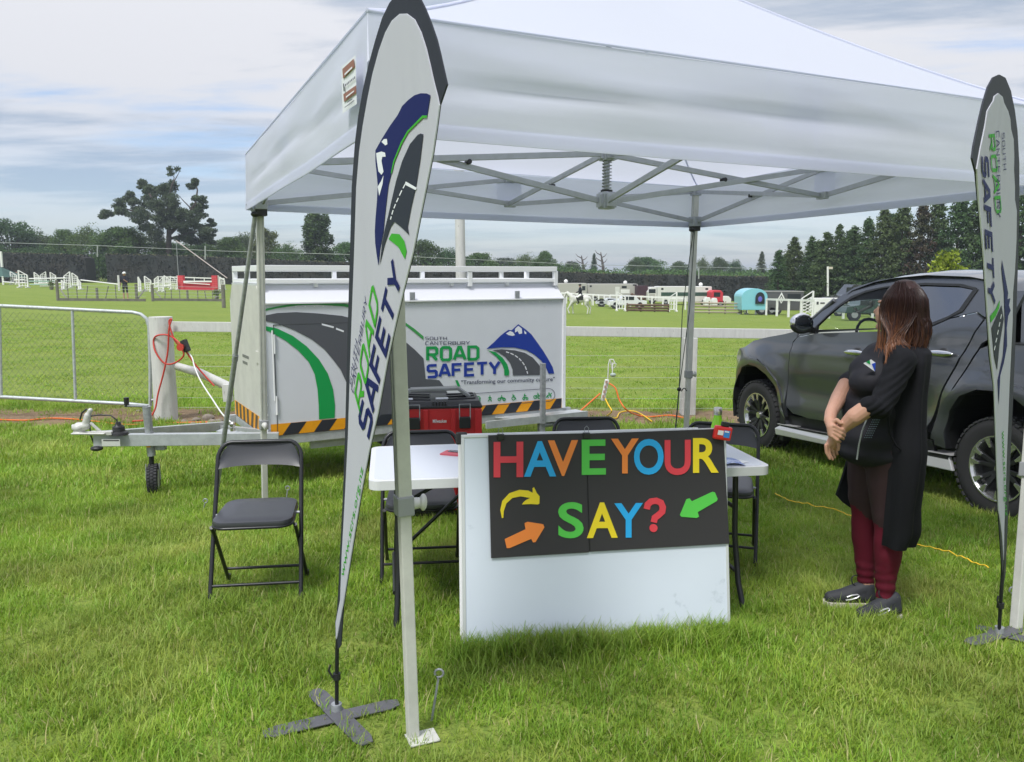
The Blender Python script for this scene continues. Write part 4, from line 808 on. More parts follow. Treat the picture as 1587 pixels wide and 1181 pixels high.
td(z8((610, 562), (660, 573), (705, 608), (733, 648), (745, 690), (742, 717), (715, 717), (714, 680), (700, 643), (670, 604), (635, 576)), TGRN, .0015)
sqt('ROAD', z8((240, 632))[0], (85, -2), (0, -23.5), TGRN, .27, ps=tp, par=side); sqt('SAFETY', z8((243, 735))[0], (116, -5.5), (0, -22), LBLUE, .28, ps=tp, par=side)
INKB = mat('print_slate', (.06, .07, .12), .5)
sqt('SOUTH', z8((232, 500))[0], (35, 0), (0, -5.2), INKB, .19, ps=tp, par=side); sqt('CANTERBURY', z8((233, 531))[0], (70, -.6), (0, -5.6), INKB, .19, ps=tp, par=side)
fnt('"Transforming our community culture"', z8((452, 770))[0], (145, -5.5), (0, -6.2), INKB, .01, ps=tp, par=side)
# pill with pictograms
def pill(x0, x1, yl, yr, h):
    P = []
    for i in range(13): a = pi / 2 + pi * i / 12; P.append((x0 + h + h * cos(a) * 1.0, yl + h * sin(a)))
    for i in range(13): a = -pi / 2 + pi * i / 12; P.append((x1 - h + h * cos(a), yr + h * sin(a)))
    return P
def tstroke(mb, pts, w_, closed=False):
    for i, q_ in enumerate(stroke2d(pts, w_, closed)): mb.add([tp(p.x, p.y, .0002 * (i % 3)) for p in q_], [(0, 1, 2, 3)])
mb = MB(); tstroke(mb, pill(731, 860, 619.5, 612, 10), .8, True); mb.build('icon_border', INKB, side, True)
def ring(cx, cy, r): return [(cx + r * cos(a * pi / 6), cy + r * sin(a * pi / 6)) for a in range(12)]
IC = [[(1, ring(0, -1, 4)), (0, [(-4, -1), (0, 0), (4, -1)]), (0, [(0, 0), (0, 3)]), (0, [(-3.5, 2), (-3.5, 6)]), (0, [(3.5, 2), (3.5, 6)])],
      [(0, [(0, -5.5), (0, -4)]), (0, [(0, -3.5), (-.5, 1), (-3.5, 5.5)]), (0, [(-.5, 1), (2, 3), (3, 5.5)]), (0, [(-3, -.5), (0, -3), (3, 0)])],
      [(1, ring(-4.5, 3, 2.4)), (1, ring(4.5, 3, 2.4)), (0, [(-4, 2), (-1, -1), (3, 0), (5, 3)]), (0, [(0, 1), (0, -5)]), (0, [(-2, 1), (2, 1)])],
      [(1, ring(0, 2.5, 3)), (0, [(-1, -5.5), (-1, 0), (2.5, 0), (4.5, 4)]), (0, [(-1, -2.5), (2, -2.5)])],
      [(1, ring(3, 4, 1.8)), (1, ring(-3, 4, 1.8)), (0, [(-3, 2), (-2, -1), (-1, -5)]), (0, [(-3, 2), (1, 2), (3, 3)]), (0, [(-1, -2), (2, -1)])],
      [(1, ring(-3.5, 2.5, 2.8)), (1, ring(4, 2.5, 2.8)), (0, [(-3.5, 2), (0, -1), (2, -3), (4, 2)]), (0, [(0, -5), (2, -4)])],
      [(0, [(-5, 5), (-3, 1), (2, 0), (5, -4)]), (0, [(-3, 1), (-1, 5)]), (0, [(2, 0), (4, 2), (3, 5)]), (0, [(0, 0), (0, -5)]), (0, [(-1, -3), (2, -2)])]]
for i, ic in enumerate(IC):
    cx, cy = 741 + i * 18.3, 618.5 - i * 1.05; mb = MB()
    for cl2, st_ in ic: tstroke(mb, [(cx + x * .85, cy + y * .85) for x, y in st_], 1.25, bool(cl2))
    mb.build('pictogram', TGRN, side, True)
# hazard stripes along side and on the end
sh = .10; per = .27
mb = MB(); mb.prism([X(.045, -.002, .0), X(TL - .02, -.002, 0), X(TL - .02, -.002, sh), X(.045, -.002, sh)], (0, -.0015, 0)); mb.build('hazard_band', YEL, tr)
x = .14
while x < TL - .1:
    x1 = x + per * .5; mb = MB(); p = [(x, 0), (x1, 0), (x1 + .075, sh), (x + .075, sh)]; p = [(min(a, TL - .02), b) for a, b in p]; mb.prism([X(a, -.0038, b * .98 + .001) for a, b in p], (0, -.001, 0)); mb.build('hazard_stripe', HBK, tr); x += per
mb = MB(); mb.prism([X(-.002, .03, .0), X(-.002, TW - .03, 0), X(-.002, TW - .03, .14), X(-.002, .03, .14)], (-.0015, 0, 0)); mb.build('hazard_band', YEL, tr)
y = .14
while y < TW - .12:
    y1 = y + .085; mb = MB(); mb.prism([X(-.0038, a, b) for a, b in ((y, .002), (y1, .002), (y1 + (-.05 if y < .6 else .0), .138), (y + (-.05 if y < .6 else 0), .138))], (-.001, 0, 0)); mb.build('hazard_stripe', mat('hazard_dark_worn', (.09, .065, .035), .6), tr); y += .165
mb = MB()
for i, (a_, b_) in enumerate(((.50, .80), (.50, .74))): 
    for j in range(int((b_ - a_) / .035)): mb.box(X(-.002, .50 + (.30 - (j * .035)) , .62 - i * .06), (.002, .024, .026))
mb.build('stencil_marks', mat('stencil_grey', (.18, .19, .17), .7), tr, kind='stuff')
mb = MB(); mb.box(X(-.006, .16, .66), (.012, .12, .10)); mb.build('plate', TOFF, tr, bevel=.002)
# roof rack
RZ0, RZ1 = TH + TSZ + .0, TH + TSZ + .145; RI = .09
rc = [(.04, RI), (TL - .05, RI), (TL - .05, TW - RI), (.04, TW - RI)]
for i in range(4):
    a_, b_ = rc[i], rc[(i + 1) % 4]
    mb = MB(); mb.bar(X(*a_, RZ1), X(*b_, RZ1), .05, .05); mb.build('rack_rail', WHT, tr, bevel=.004)
    mb = MB(); mb.bar(X(*a_, RZ0 + .035), X(*b_, RZ0 + .035), .035, .035); mb.build('rack_rail', WHT, tr, bevel=.004)
    n = 4 if i % 2 == 0 else 2
    for k in range(n):
        t = k / (n if i % 2 else n - 1) if n > 1 else 0; p = Vector(a_).lerp(Vector(b_), t) if i % 2 == 0 else Vector(a_).lerp(Vector(b_), .5 * k)
        if i % 2 and k == 0: continue
        mb = MB(); mb.bar(X(p.x, p.y, RZ0 - .02), X(p.x, p.y, RZ1 - .02), .042, .042, (0, 1, 0)); mb.build('rack_post', WHT, tr, bevel=.003)
for x in (.5, 1.05, 1.8, 2.4): mb = MB(); mb.bar(X(x, RI, RZ0), X(x, TW - RI, RZ0), .03, .03); mb.build('rack_slat', WHT, tr)
# chassis, wheels, drawbar
GAL2 = mat('galvanised_beam', (.50, .53, .54), .45, .25, var=.22, vscale=12, bump=.02)
for y in (.03, TW - .03): mb = MB(); mb.box(X(TL / 2 + .02, y, -.045), (TL + .16, .05, .08)); mb.build('chassis_beam', GAL2, tr, bevel=.004)
for x in (.02, 1.0, 2.0, TL + .05): mb = MB(); mb.box(X(x, TW / 2, -.045), (.05, TW - .12, .07)); mb.build('cross_member', GAL2, tr)
mb = MB(); mb.box(X(TL / 2, TW / 2, -.004), (TL - .05, TW - .05, .008)); mb.build('floor', mat('ply_dark', (.10, .09, .08), .8), tr)
mb = MB(); mb.box(X(.9, .09, -.12), (1.0, .05, .08)); mb.build('spring_hanger', GAL2, tr)
mb = MB(); mb.bar(X(1.6, .15, -.22), X(1.6, TW - .15, -.22), .05, .05); mb.build('axle', GAL2, tr)
for y in (.22, TW - .22):
    th_ = MB(); th_.cyl(X(1.6, y - .09, -.19), X(1.6, y + .09, -.19), .29, n=28); wh = th_.build('wheel', mat('tyre_rubber', (.022, .022, .023), .85, bump=.2, bscale=40), tr, smooth=40, bevel=.015)
    mb = MB(); mb.cyl(X(1.6, y - .094, -.19), X(1.6, y - .088, -.19), .17, n=24); mb.build('rim', GAL2, wh, smooth=40)
# rear stand at the right, near side
mb = MB(); mb.box(X(2.62, -.215, .20), (.05, .035, .60)); mb.build('stand_post', GALV, tr, bevel=.003)
mb = MB(); mb.box(X(2.62, -.19, -.11), (.06, .05, .14)); mb.cyl(X(2.62, -.19, -.12), X(2.95, -.12, -.13), .025, n=12); mb.build('stand_socket', GALV, tr, smooth=40)
mb = MB(); mb.prism([X(2.35, -.20, -.03), X(TL + .16, -.20, -.03), X(TL + .16, 0, -.03), X(2.2, 0, -.03)], (0, 0, -.008)); mb.bar(X(2.0, -.20, -.055), X(TL + .16, -.20, -.055), .03, .07); mb.build('rear_step', GAL2, tr)
mb = MB(); mb.box(X(TL + .135, .2, -.13), (.02, .05, .12)); mb.build('side_marker', mat('reflector_orange', (.7, .2, .02), .3), tr)
mb = MB(); mb.box(X(TL + .10, .3, -.12), (.05, .3, .12)); mb.build('lamp_box', BLK, tr)
cpl = AY(143, 682, 6.15); invT = INV[tr.name]; zb_ = .35
ap = lambda px, py, Y: invT @ AY(px, py, Y)
HEAD = ap(150, 682, 6.32); A1_ = ap(175, 685, 6.34); E1 = Vector(X(.0, .10, -.06)); E2 = Vector(X(.0, TW - .12, -.05))
A1b = ap(430, 680, 6.60)
mb = MB(); mb.bar(ap(146, 682, 6.30), ap(432, 679, 6.62), .06, .098); mb.build('drawbar_near', GAL2, tr, bevel=.004).name = 'drawbar'
mb = MB(); mb.bar(ap(160, 676, 6.36), ap(352, 660, 7.6), .05, .085); mb.build('drawbar', GAL2, tr, bevel=.004)
mb = MB(); mb.prism([ap(344, 664, 7.3), ap(395, 672, 6.75), ap(385, 678, 6.68), ap(335, 668, 7.2)], (0, 0, -.01)); mb.bar(ap(345, 664, 7.5), ap(418, 672, 6.7), .05, .06); mb.build('drawbar_plate', GAL2, tr)
pb0 = ap(361, 668, 6.95); mb = MB(); mb.cyl(pb0, pb0 + Vector((0, 0, .03)), .022, n=14); mb.ell(pb0 + Vector((0, 0, .06)), (.028, .028, .028)); mb.build('tow_ball', mat('chrome_dull', (.55, .53, .50), .25, .9), tr, smooth=60)
WC = mat('coupling_cast', (.60, .60, .57), .5, .2, var=.2, vscale=30)
def apc(px, py, dy=0): return AY(px, py, 6.28 + dy)
mb = MB(); mb.ell(apc(122, 663), (.055, .045, .035)); mb.caps(apc(122, 662), apc(134, 660), .04, .033); mb.caps(apc(133, 658), apc(136, 644), .03, .028); mb.caps(apc(136, 644), apc(140, 636), .02, .02); mb.caps(apc(113, 660), apc(118, 663), .014, .02)
mb.box(apc(140, 671), (.27, .10, .012)); cpo = remeshed(mb, 'coupling_head', WC, .006, tr, True, 3)
mb = MB(); mb.bar(apc(140, 655), apc(158, 671), .02, .018); mb.bar(apc(138, 671), apc(175, 671), .05, .03); mb.build('coupling_bracket', WC, tr, True, bevel=.004)
mb = MB(); mb.tube([apc(124, 650), apc(127, 640), apc(134, 634), apc(137, 636)], .007, 8); mb.build('coupling_lever', BLK, tr, True, 60)
mb = MB(); mb.tube([apc(139, 640), apc(139, 660), apc(141, 676), apc(147, 690)], .006, 8); mb.build('safety_cable', BLK, tr, True, 60)
mb = MB(); mb.tube([apc(140, 645), apc(155, 643), apc(172, 644), apc(181, 651), apc(183, 660)], .006, 8); mb.build('light_cable', BLK, tr, True, 60)
pg = apc(184, 668, .05); mb = MB(); mb.lathe([(0, -.03), (.075, -.03), (.07, -.01), (.05, 0), (.045, .035), (.025, .05), (.018, .075), (0, .075)], pg, 16); mb.build('plug_boot', BLK, tr, True, 40)
mb = MB(); mb.ell(apc(150, 695), (.05, .04, .022)); mb.build('wiring_bundle', BLK, tr, True, 60)
mb = MB(); mb.box(apc(172, 686, -.035), (.145, .004, .055)); pln = mb.build('id_plate', mat('plate_pale', (.52, .54, .50), .5), tr, True)
mb = MB(); mb.box(apc(172, 682.5, -.0385), (.125, .001, .010)); mb.build('plate_marks', mat('mark_dark', (.08, .08, .08), .7), pln, True)
# jockey wheel
J = G(237, 766); jb = thing('jockey_wheel', 'galvanised jockey wheel stand clamped to the trailer drawbar', 'jockey wheel', tuple(J)); jt = AY(227, 630, J.y - .02); jm = AY(235, 706, J.y)
mb = MB(); mb.cyl(jm, jt, .032, n=18); mb.build('outer_tube', GALV, jb, True, 40)
mb = MB(); mb.cyl(J + Vector((0, 0, .18)), jm + Vector((0, 0, .05)), .02, n=14); mb.build('inner_tube', BLKM, jb, True, 40)
mb = MB(); mb.bar(jt, jt + Vector((-.17, -.01, .005)), .02, .012); mb.cyl(jt + Vector((-.155, -.01, 0)), jt + Vector((-.155, -.01, .075)), .018, .022, 14); ck = mb.build('crank_handle', BLK, jb, True, 40)
mb = MB(); mb.bar(jt + Vector((.01, 0, .005)), jt + Vector((-.17, -.01, .01)), .03, .01); mb.build('crank_arm', GALV, jb, True)
ax_ = Vector((.95, .3, 0)).normalized(); wc = J + Vector((.012, 0, .125)); yv = Vector((-ax_.y, ax_.x, 0))
mb = MB(); prof = [(-.042, .09), (-.042, .112), (-.03, .124), (0, .128), (.03, .124), (.042, .112), (.042, .09)]
vs = []; n = 28
for i in range(n):
    a = 2 * pi * i / n; dd = yv * cos(a) + Vector((0, 0, sin(a)))
    for o_, r in prof: vs.append(wc + ax_ * o_ + dd * r)
m_ = len(prof); mb.add(vs, [(i * m_ + k, i * m_ + k + 1, ((i + 1) % n) * m_ + k + 1, ((i + 1) % n) * m_ + k) for i in range(n) for k in range(m_ - 1)]); ty = mb.build('tyre', mat('tyre_rubber'), jb, True, 50)
mb = MB()
for i in range(30):
    a = 2 * pi * i / 30; dd = yv * cos(a) + Vector((0, 0, sin(a))); R = Matrix((ax_, dd.cross(ax_), dd)).transposed()
    for j in (-1, 0, 1): a2 = a + (.10 if j == 0 else 0); dd = yv * cos(a2) + Vector((0, 0, sin(a2))); R = Matrix((ax_, dd.cross(ax_), dd)).transposed(); mb.box(wc + ax_ * j * .026 + dd * .127, (.019, .017, .010), R)
mb.build('tread_blocks', mat('tyre_tread', (.035, .036, .038), .8), ty, True, kind='stuff')
mb = MB(); mb.cyl(wc - ax_ * .036, wc + ax_ * .036, .092, n=20); mb.build('rim', WC, jb, True, 40)
for s_ in (-1, 1): mb = MB(); mb.bar(wc + ax_ * s_ * .055, wc + ax_ * s_ * .05 + Vector((0, 0, .13)), .03, .006, ax_); mb.build('fork', GALV, jb, True)
cm = AY(233, 683, J.y); mb = MB(); mb.box(cm + Vector((.04, .02, -.01)), (.15, .05, .14)); mb.bar(cm + Vector((-.01, -.03, -.03)), cm + Vector((-.20, -.03, -.035)), .012, .012); mb.build('clamp', GALV, jb, True, bevel=.01)
mb = MB(); mb.box(AY(229.5, 686, J.y - .04), (.034, .004, .08)); mb.build('sticker', YEL, jb, True)
# ------------------------------------------------------------------ fence, gate, cords
FY = 10.45
FPW = mat('fence_white', (.60, .60, .58), .7, var=.12, vscale=10, stretch=(3, 3, .5), spots=((.30, .29, .27), 14, .62), bump=.3, bscale=18)
fb_ = G(258, 650); fp = thing('fence_strainer_post', 'thick weathered white fence post wrapped with a red cord', 'fence post', tuple(fb_)); ft = AY(258, 491, fb_.y)
mb = MB(); r_ = .145; h_ = ft.z - fb_.z
mb.grid(lambda u, v: (r_ * (1 + .02 * sin(v * 9)) * cos(2 * pi * u) * (1 + .02 * sin(14 * pi * u)), r_ * sin(2 * pi * u) * (1 + .02 * sin(14 * pi * u)), h_ * v), 28, 8); mb.cyl((0, 0, h_ - .01), (0, 0, h_), r_ * .99, n=28); mb.build('post', FPW, fp, smooth=50)
rl = thing('fence_rail', 'long white top rail of the arena fence running left to right', 'fence rail', (fb_.x + .2, fb_.y, -.25))
mb = MB(); p, q_ = AY(262, 506, fb_.y - .12), AY(362, 507, fb_.y - .08); mb.bar(p, q_, .04, .13); mb.build('rail', FPW, rl, True, bevel=.006)
mb = MB(); p, q_ = AY(362, 507, fb_.y - .08), AY(1330, 519, FY - .1); mb.bar(p, q_, .04, .125); mb.build('rail', FPW, rl, True, bevel=.006)
bz = thing('fence_brace', 'white diagonal brace log beside the thick fence post', 'brace', (fb_.x + .5, fb_.y, -.2))
mb = MB(); mb.tube([AY(272, 567, fb_.y - .1), AY(310, 578, fb_.y - .05), AY(356, 600, fb_.y)], [.05, .058, .062], 12); mb.build('log', FPW, bz, True, 50); mb = MB(); mb.bar(AY(352, 596, fb_.y - .1), AY(354, 622, fb_.y - .1), .12, .06); mb.build('block', FPW, bz, True)
def fpost(px, py, top, w_, label):
    b = G(px, py); t_ = thing('fence_post', label, 'fence post', tuple(b)); tp_ = AY(px, top, b.y); mb = MB(); mb.box((0, 0, (tp_.z - b.z) / 2), (w_, w_, tp_.z - b.z)); mb.build('post', FPW, t_, bevel=.008)
fpost(1065, 642, 523, .19, 'white fence post directly behind the rear right tent leg')
pole_b = Vector((AY(714, 420, 10.6).x, 10.6, -.25)); t_ = thing('white_pole', 'tall weathered white pole rising behind the trailer roof rack', 'pole', tuple(pole_b))
mb = MB(); mb.tube([(0, 0, 0), (.0, 0, 2.0), (-.02, 0, 4.4)], [.075, .065, .058], 16); mb.build('shaft', FPW, t_, smooth=50)
wr = thing('fence_wires', 'thin white wires strung below the fence rail', 'fence wire', (fb_.x, fb_.y, -.25)); WIR = mat('wire_white', (.5, .53, .5), .5)
for z in (.72, .57, .43, .29, .15, .02):
    mb = MB(); mb.tube([(fb_.x + .1, fb_.y, z - .12), (-2, 10.5, z - .12), (7.5, FY, z - .13)], .0019, 5); mb.build('wire', WIR, wr, True)
def lin(name, label, cat, pts, r, m, n=8):
    t_ = thing(name, label, cat, tuple(pts[0])); mb = MB(); P = [Vector(p) for p in pts]; Q = []
    for i in range(len(P) - 1):
        a_, b_, c_, d_ = P[max(i - 1, 0)], P[i], P[i + 1], P[min(i + 2, len(P) - 1)]
        for k in range(6): t = k / 6; Q.append(.5 * ((2 * b_) + (c_ - a_) * t + (2 * a_ - 5 * b_ + 4 * c_ - d_) * t * t + (3 * b_ - a_ - 3 * c_ + d_) * t ** 3))
    Q.append(P[-1]); mb.tube(Q, r, n); mb.build('cord', m, t_, True, 60); return t_
REDC = mat('cord_red', (.50, .045, .03), .5); ORC = mat('cord_orange', (.72, .15, .02), .5); YLC = mat('cord_yellow', (.80, .50, .02), .6); WHC = mat('cord_white', (.7, .7, .68), .5)
y0 = fb_.y - .19
lin('extension_cord', 'red extension cord looped round the thick white fence post', 'cord', [AY(x, y, y0 - o) for x, y, o in ((332, 598, .15), (305, 568, .1), (280, 534, .1), (262, 520, 0), (244, 520, 0), (238, 528, -.05), (241, 545, 0), (255, 563, .02), (272, 562, .02), (285, 548, .03), (270, 526, .03), (262, 500, .01), (266, 495, .01), (262, 510, .02), (260, 545, .02), (253, 580, .02), (245, 610, .02), (240, 635, .05), (228, 650, .1), (205, 653, .2))], .011, REDC)
t_ = thing('plug_adapter', 'red and black weatherproof plug hanging on the fence post cord', 'plug', tuple(AY(286, 538, y0 - .12))); pc = AY(285, 538, y0 - .12)
mb = MB(); mb.bar(AY(284, 527, y0 - .1), AY(291, 545, y0 - .12), .06, .08); mb.build('housing', BLK, t_, True, bevel=.012); mb = MB(); mb.cyl(pc + Vector((-.03, -.05, 0)), pc + Vector((-.03, -.02, 0)), .045, n=16); mb.build('face', REDC, t_, True, 40)
lin('mains_lead', 'white power cord sagging from the plug to the trailer', 'cord', [AY(x, y, Y) for x, y, Y in ((292, 546, y0 - .1), (298, 555, y0 - .2), (302, 570, 9.6), (312, 592, 9.2), (330, 620, 8.6), (345, 642, 8.0), (362, 658, 7.4))], .008, WHC)
for i, (pts, lb_) in enumerate(((((0, 652), (40, 653), (75, 650), (110, 651), (150, 655), (200, 660), (270, 657), (335, 656)), 'orange cord lying on the bare earth left of the trailer'), (((880, 655), (905, 632), (930, 610)), 'orange cord rising from the trailer corner to the white power board'))):
    P_ = [G(x, y) + Vector((0, 0, .015)) for x, y in pts] if i == 0 else [AY(x, y, Y) for (x, y), Y in zip(pts, (9.6, 9.9, 10.3))]
    lin('orange_cord', lb_, 'cord', P_, .010, ORC)
lin('orange_cord', 'second orange cord curving right from the power board to the earth strip', 'cord', [AY(944, 594, 10.25), AY(954, 602, 10.2), AY(960, 620, 10.15), AY(972, 636, 10.1)] + [G(x, y) + Vector((0, 0, .02)) for x, y in ((990, 646), (1010, 648), (1040, 646), (1068, 652))], .010, ORC)
lin('yellow_cord', 'yellow cord dropping from the power board to the ground', 'cord', [AY(938, 618, 10.3), AY(943, 628, 10.2), AY(948, 638, 10.0)] + [G(x, y) + Vector((0, 0, .02)) for x, y in ((940, 648), (955, 650), (962, 641), (985, 640), (1010, 655))], .009, YLC)
ty_ = thing('tape_line', 'yellow rope lying in the grass behind the standing woman', 'rope', tuple(G(1200, 774)))
def rope(pts):
    mb = MB(); P_ = []
    for i in range(len(pts) - 1):
        (x0, y0_), (x1, y1_) = pts[i], pts[i + 1]
        for k in range(8): P_.append(G(x0 + (x1 - x0) * k / 8, y0_ + (y1_ - y0_) * k / 8) + Vector((0, 0, .045 + .016 * noise.noise(Vector((i * 3.1 + k * .4, 0, 1))))))
    mb.tube(P_, .0038, 6); mb.build('strand', YLC, ty_, True, 60)
rope([(1201, 773), (1225, 785), (1260, 792), (1300, 800), (1328, 815)]); rope([(1392, 835), (1420, 845)]); rope([(1394, 849), (1440, 858), (1480, 870), (1505, 881), (1535, 893)])
pbk = AY(936, 604, 10.35); t_ = thing('power_board', 'white multi-socket power board hanging from the fence wire', 'power board', tuple(pbk))
mb = MB(); mb.bar(AY(941, 588, 10.35), AY(934, 621, 10.35), .055, .04, (0, 1, 0)); mb.build('housing', WHT, t_, True, bevel=.012)
for k in range(4): c = AY(940 - k * 1.6, 592 + k * 7.5, 10.31); mb = MB(); mb.box(c, (.03, .006, .035)); mb.build('socket', mat('socket_grey', (.4, .25, .2), .6), t_, True)
mb = MB(); mb.tube([AY(942, 587, 10.35), AY(943, 565, 10.35), AY(945, 557, 10.35), AY(950, 557, 10.35), AY(953, 562, 10.35), AY(949, 566, 10.35), AY(946, 558, 10.35), AY(948, 572, 10.35), AY(953, 569, 10.35), AY(955, 564, 10.33), AY(950, 562, 10.33), AY(949, 578, 10.33)], .007, 8); mb.build('lead', WHC, t_, True, 60)
mb = MB(); mb.ell(AY(950, 581, 10.33), (.04, .03, .028)); mb.build('plug', mat('plug_grey', (.35, .42, .38), .4), t_, True, 60)
# gate: tubular frame with chain mesh
gb = G(232, 640); GYv = gb.y - .35
gt = thing('farm_gate', 'galvanised tubular gate with chain-link mesh at the left edge', 'gate', (AY(232, 600, GYv).x, GYv, -.25))
def gp(px, py): return AY(px, py, GYv)
GP = Plane((0, GYv, 0), (1, 0, 0)); GTM = mat('gate_galv', (.52, .56, .57), .45, .25, var=.25, vscale=25)
mb = MB(); mb.tube([gp(-260, 455), gp(0, 474), gp(205, 484), gp(218, 487), gp(227, 494), gp(231, 506), gp(233, 560), gp(233, 628), gp(200, 626), gp(0, 615), gp(-260, 600)], .024, 12); mb.build('frame_tube', GTM, gt, True, 60)
for x0, x1 in ((112, 117), (-1, 2), (-120, -118)): mb = MB(); mb.tube([gp(x0, 480 + (x0 - 112) * .055), gp(x1, 621 + (x1 - 112) * .055)], .019, 10); mb.build('upright', GTM, gt, True, 60)
for py in (517, 620): mb = MB(); mb.cyl(gp(232, py), gp(242, py), .018, n=10); mb.build('hinge', GALV, gt, True, 40)
mb = MB(); x0, x1, zt, zb2 = gp(-150, 500).x, gp(231, 500).x, gp(231, 494).z, gp(231, 626).z
st_ = .085; nn = int((x1 - x0) / st_) + 14; H_ = zt - zb2
def clipseg(xa, sgn):
    # line x = xa + sgn*(z-zb2) clipped to the gate
    pts = []
    for t in (0, 1):
        z = zb2 + H_ * t; pts.append((xa + sgn * H_ * t * .85, z))
    (xa_, za_), (xb_, zb_2) = pts
    def cut(xl, xa_, za_, xb_, zb_3): t = (xl - xa_) / (xb_ - xa_); return xl, za_ + (zb_3 - za_) * t
    for xl, cmp_ in ((x0, 1), (x1, -1)):
        ia, ib = (xa_ - xl) * cmp_ >= 0, (xb_ - xl) * cmp_ >= 0
        if not ia and not ib: return None
        if not ia: xa_, za_ = cut(xl, xa_, za_, xb_, zb_2)
        if not ib: xb_, zb_2 = cut(xl, xa_, za_, xb_, zb_2)
    return (xa_, za_), (xb_, zb_2)
for sgn in (-1, 1):
    for i in range(-14, nn + 14):
        s_ = clipseg(x0 + i * st_, sgn)
        if s_ and abs(s_[0][0] - s_[1][0]) > .02:
            (xa_, za_), (xb_, zb_2) = s_; ddz = lambda x: .155 * (x1 - x) / (x1 - x0) * 1.1
            mb.cyl((xa_, GYv + .002 * sgn, za_ + ddz(xa_)), (xb_, GYv - .002 * sgn, zb_2 + ddz(xb_)), .0016, n=4, cap=False)
mb.build('chain_mesh', mat('mesh_wire', (.16, .19, .14), .5, .4), gt, True, kind='stuff')
mb = MB(); P_ = []
for i in range(240): t = i / 240; c = gp(231 * t + 0, 474.5 + t * 12); a = i * .45; P_.append(c + Vector((0, .028 * cos(a), .028 * sin(a))))
mb.tube(P_[:200], .002, 4); mb.build('lacing_wire', GALV, gt, True)
# stones on the bare strip
STN = mat('stone_grey', (.26, .22, .18), .85, var=.4, vscale=12, bump=.4, bscale=20); rs_ = random.Random(3)
for i, (x, y, r) in enumerate(((285, 655, .05), (305, 652, .06), (322, 650, .09), (340, 655, .06), (215, 638, .035), (298, 660, .05), (331, 657, .07), (975, 642, .035), (1035, 640, .03))):
    b = G(x, y); me_ = MB(); me_.ell((0, 0, r * .3), (r, r * .8, r * .6), 9, 6)
    for v in me_.v: v *= 1 + .35 * noise.noise(v * 14 + Vector((i, 0, 0)))
    o = me_.build('stone', STN, None, smooth=40); o.location = b; tag(o, ['small rounded stone on the earth strip', 'mid-sized stone on the earth strip', 'largest flat stone on the earth strip', 'stone beside the brace pole foot', 'small pale stone left of the thick fence post', 'stone in front of the drawbar beam', 'stone tucked against the trailer end', 'small pale stone below the power board', 'little stone near the rear right tent leg'][i], 'stone', 'stones on the bare strip')
# ------------------------------------------------------------------ double cab pickup
CARP = mat('car_paint_graphite', (.062, .067, .076), .28, .3, coat=1.0, spec=.6)
CBLK = mat('car_black_trim', (.012, .013, .014), .5); CCHR = mat('car_chrome', (.75, .75, .76), .12, 1.0); CSIL = mat('car_silver', (.60, .60, .60), .35, .5)
CGL = glassmat('car_glass_front', (.90, .93, .91), .015); CGD = glassmat('car_glass_tinted', (.03, .035, .04), .30, .03); CINT = mat('car_interior', (.03, .03, .034), .8)
RUB = mat('tyre_rubber')
CZ = -.045 - .18 + .045
car = thing('pickup_truck', 'dark grey double cab pickup truck parked on the grass behind the woman', 'pickup truck', (4.4136, 5.982, -.145), radians(106.45), tilt=0.0)
car.rotation_euler = (0, radians(2.2), radians(106.45))
M_ = Matrix.Translation(Vector((4.4136, 5.982, -.145))) @ Matrix.Rotation(radians(106.45), 4, 'Z') @ Matrix.Rotation(radians(2.2), 4, 'Y'); INV[car.name] = M_.inverted()
WB, WR, WZ = 3.07, .385, .385
def bodyw(x, z):
    y = .885 if z > .55 else .885 - .05 * ((.55 - z) / .3)
    y += .022 * math.exp(-((z - .98) / .16) ** 2) - .02 * math.exp(-((z - .72) / .12) ** 2)
    if z > 1.12: y -= .20 * (z - 1.12) ** 1.0 * .5
    if z > 1.38: y -= .36 * (z - 1.38)
    if x > 2.9: y -= .16 * ((x - 2.9) / .85) ** 2.2
    if x < -.3: y -= .01 * (-.3 - x)
    for hx in (0, WB):
        r = sqrt((x - hx) ** 2 + (z - WZ) ** 2); 
        if .40 < r < .95: y += .055 * math.exp(-((r - .60) / .12) ** 2) * min(1, max(0, (z - .25) / .3))
    # shoulder crease rising to the rear
    zc_ = 1.10 + .03 * (3 - x); y += .012 * math.exp(-((z - zc_) / .03) ** 2)
    return y
def inside(p, poly):
    x, y = p; c = False; n = len(poly); j = n - 1
    for i in range(n):
        xi, yi = poly[i]; xj, yj = poly[j]
        if (yi > y) != (yj > y) and x < (xj - xi) * (y - yi) / (yj - yi + 1e-12) + xi: c = not c
        j = i
    return c
def up(P): return [(p[0], 1.36 + (p[1] - 1.36) * 1.17 if p[1] > 1.36 else p[1]) for p in P]
def dens(poly, d):
    P = []
    for i in range(len(poly)):
        a_, b_ = Vector(poly[i]), Vector(poly[(i + 1) % len(poly)]); n = max(1, int((b_ - a_).length / d))
        for k in range(n): P.append(tuple(a_.lerp(b_, k / n)))
    return P
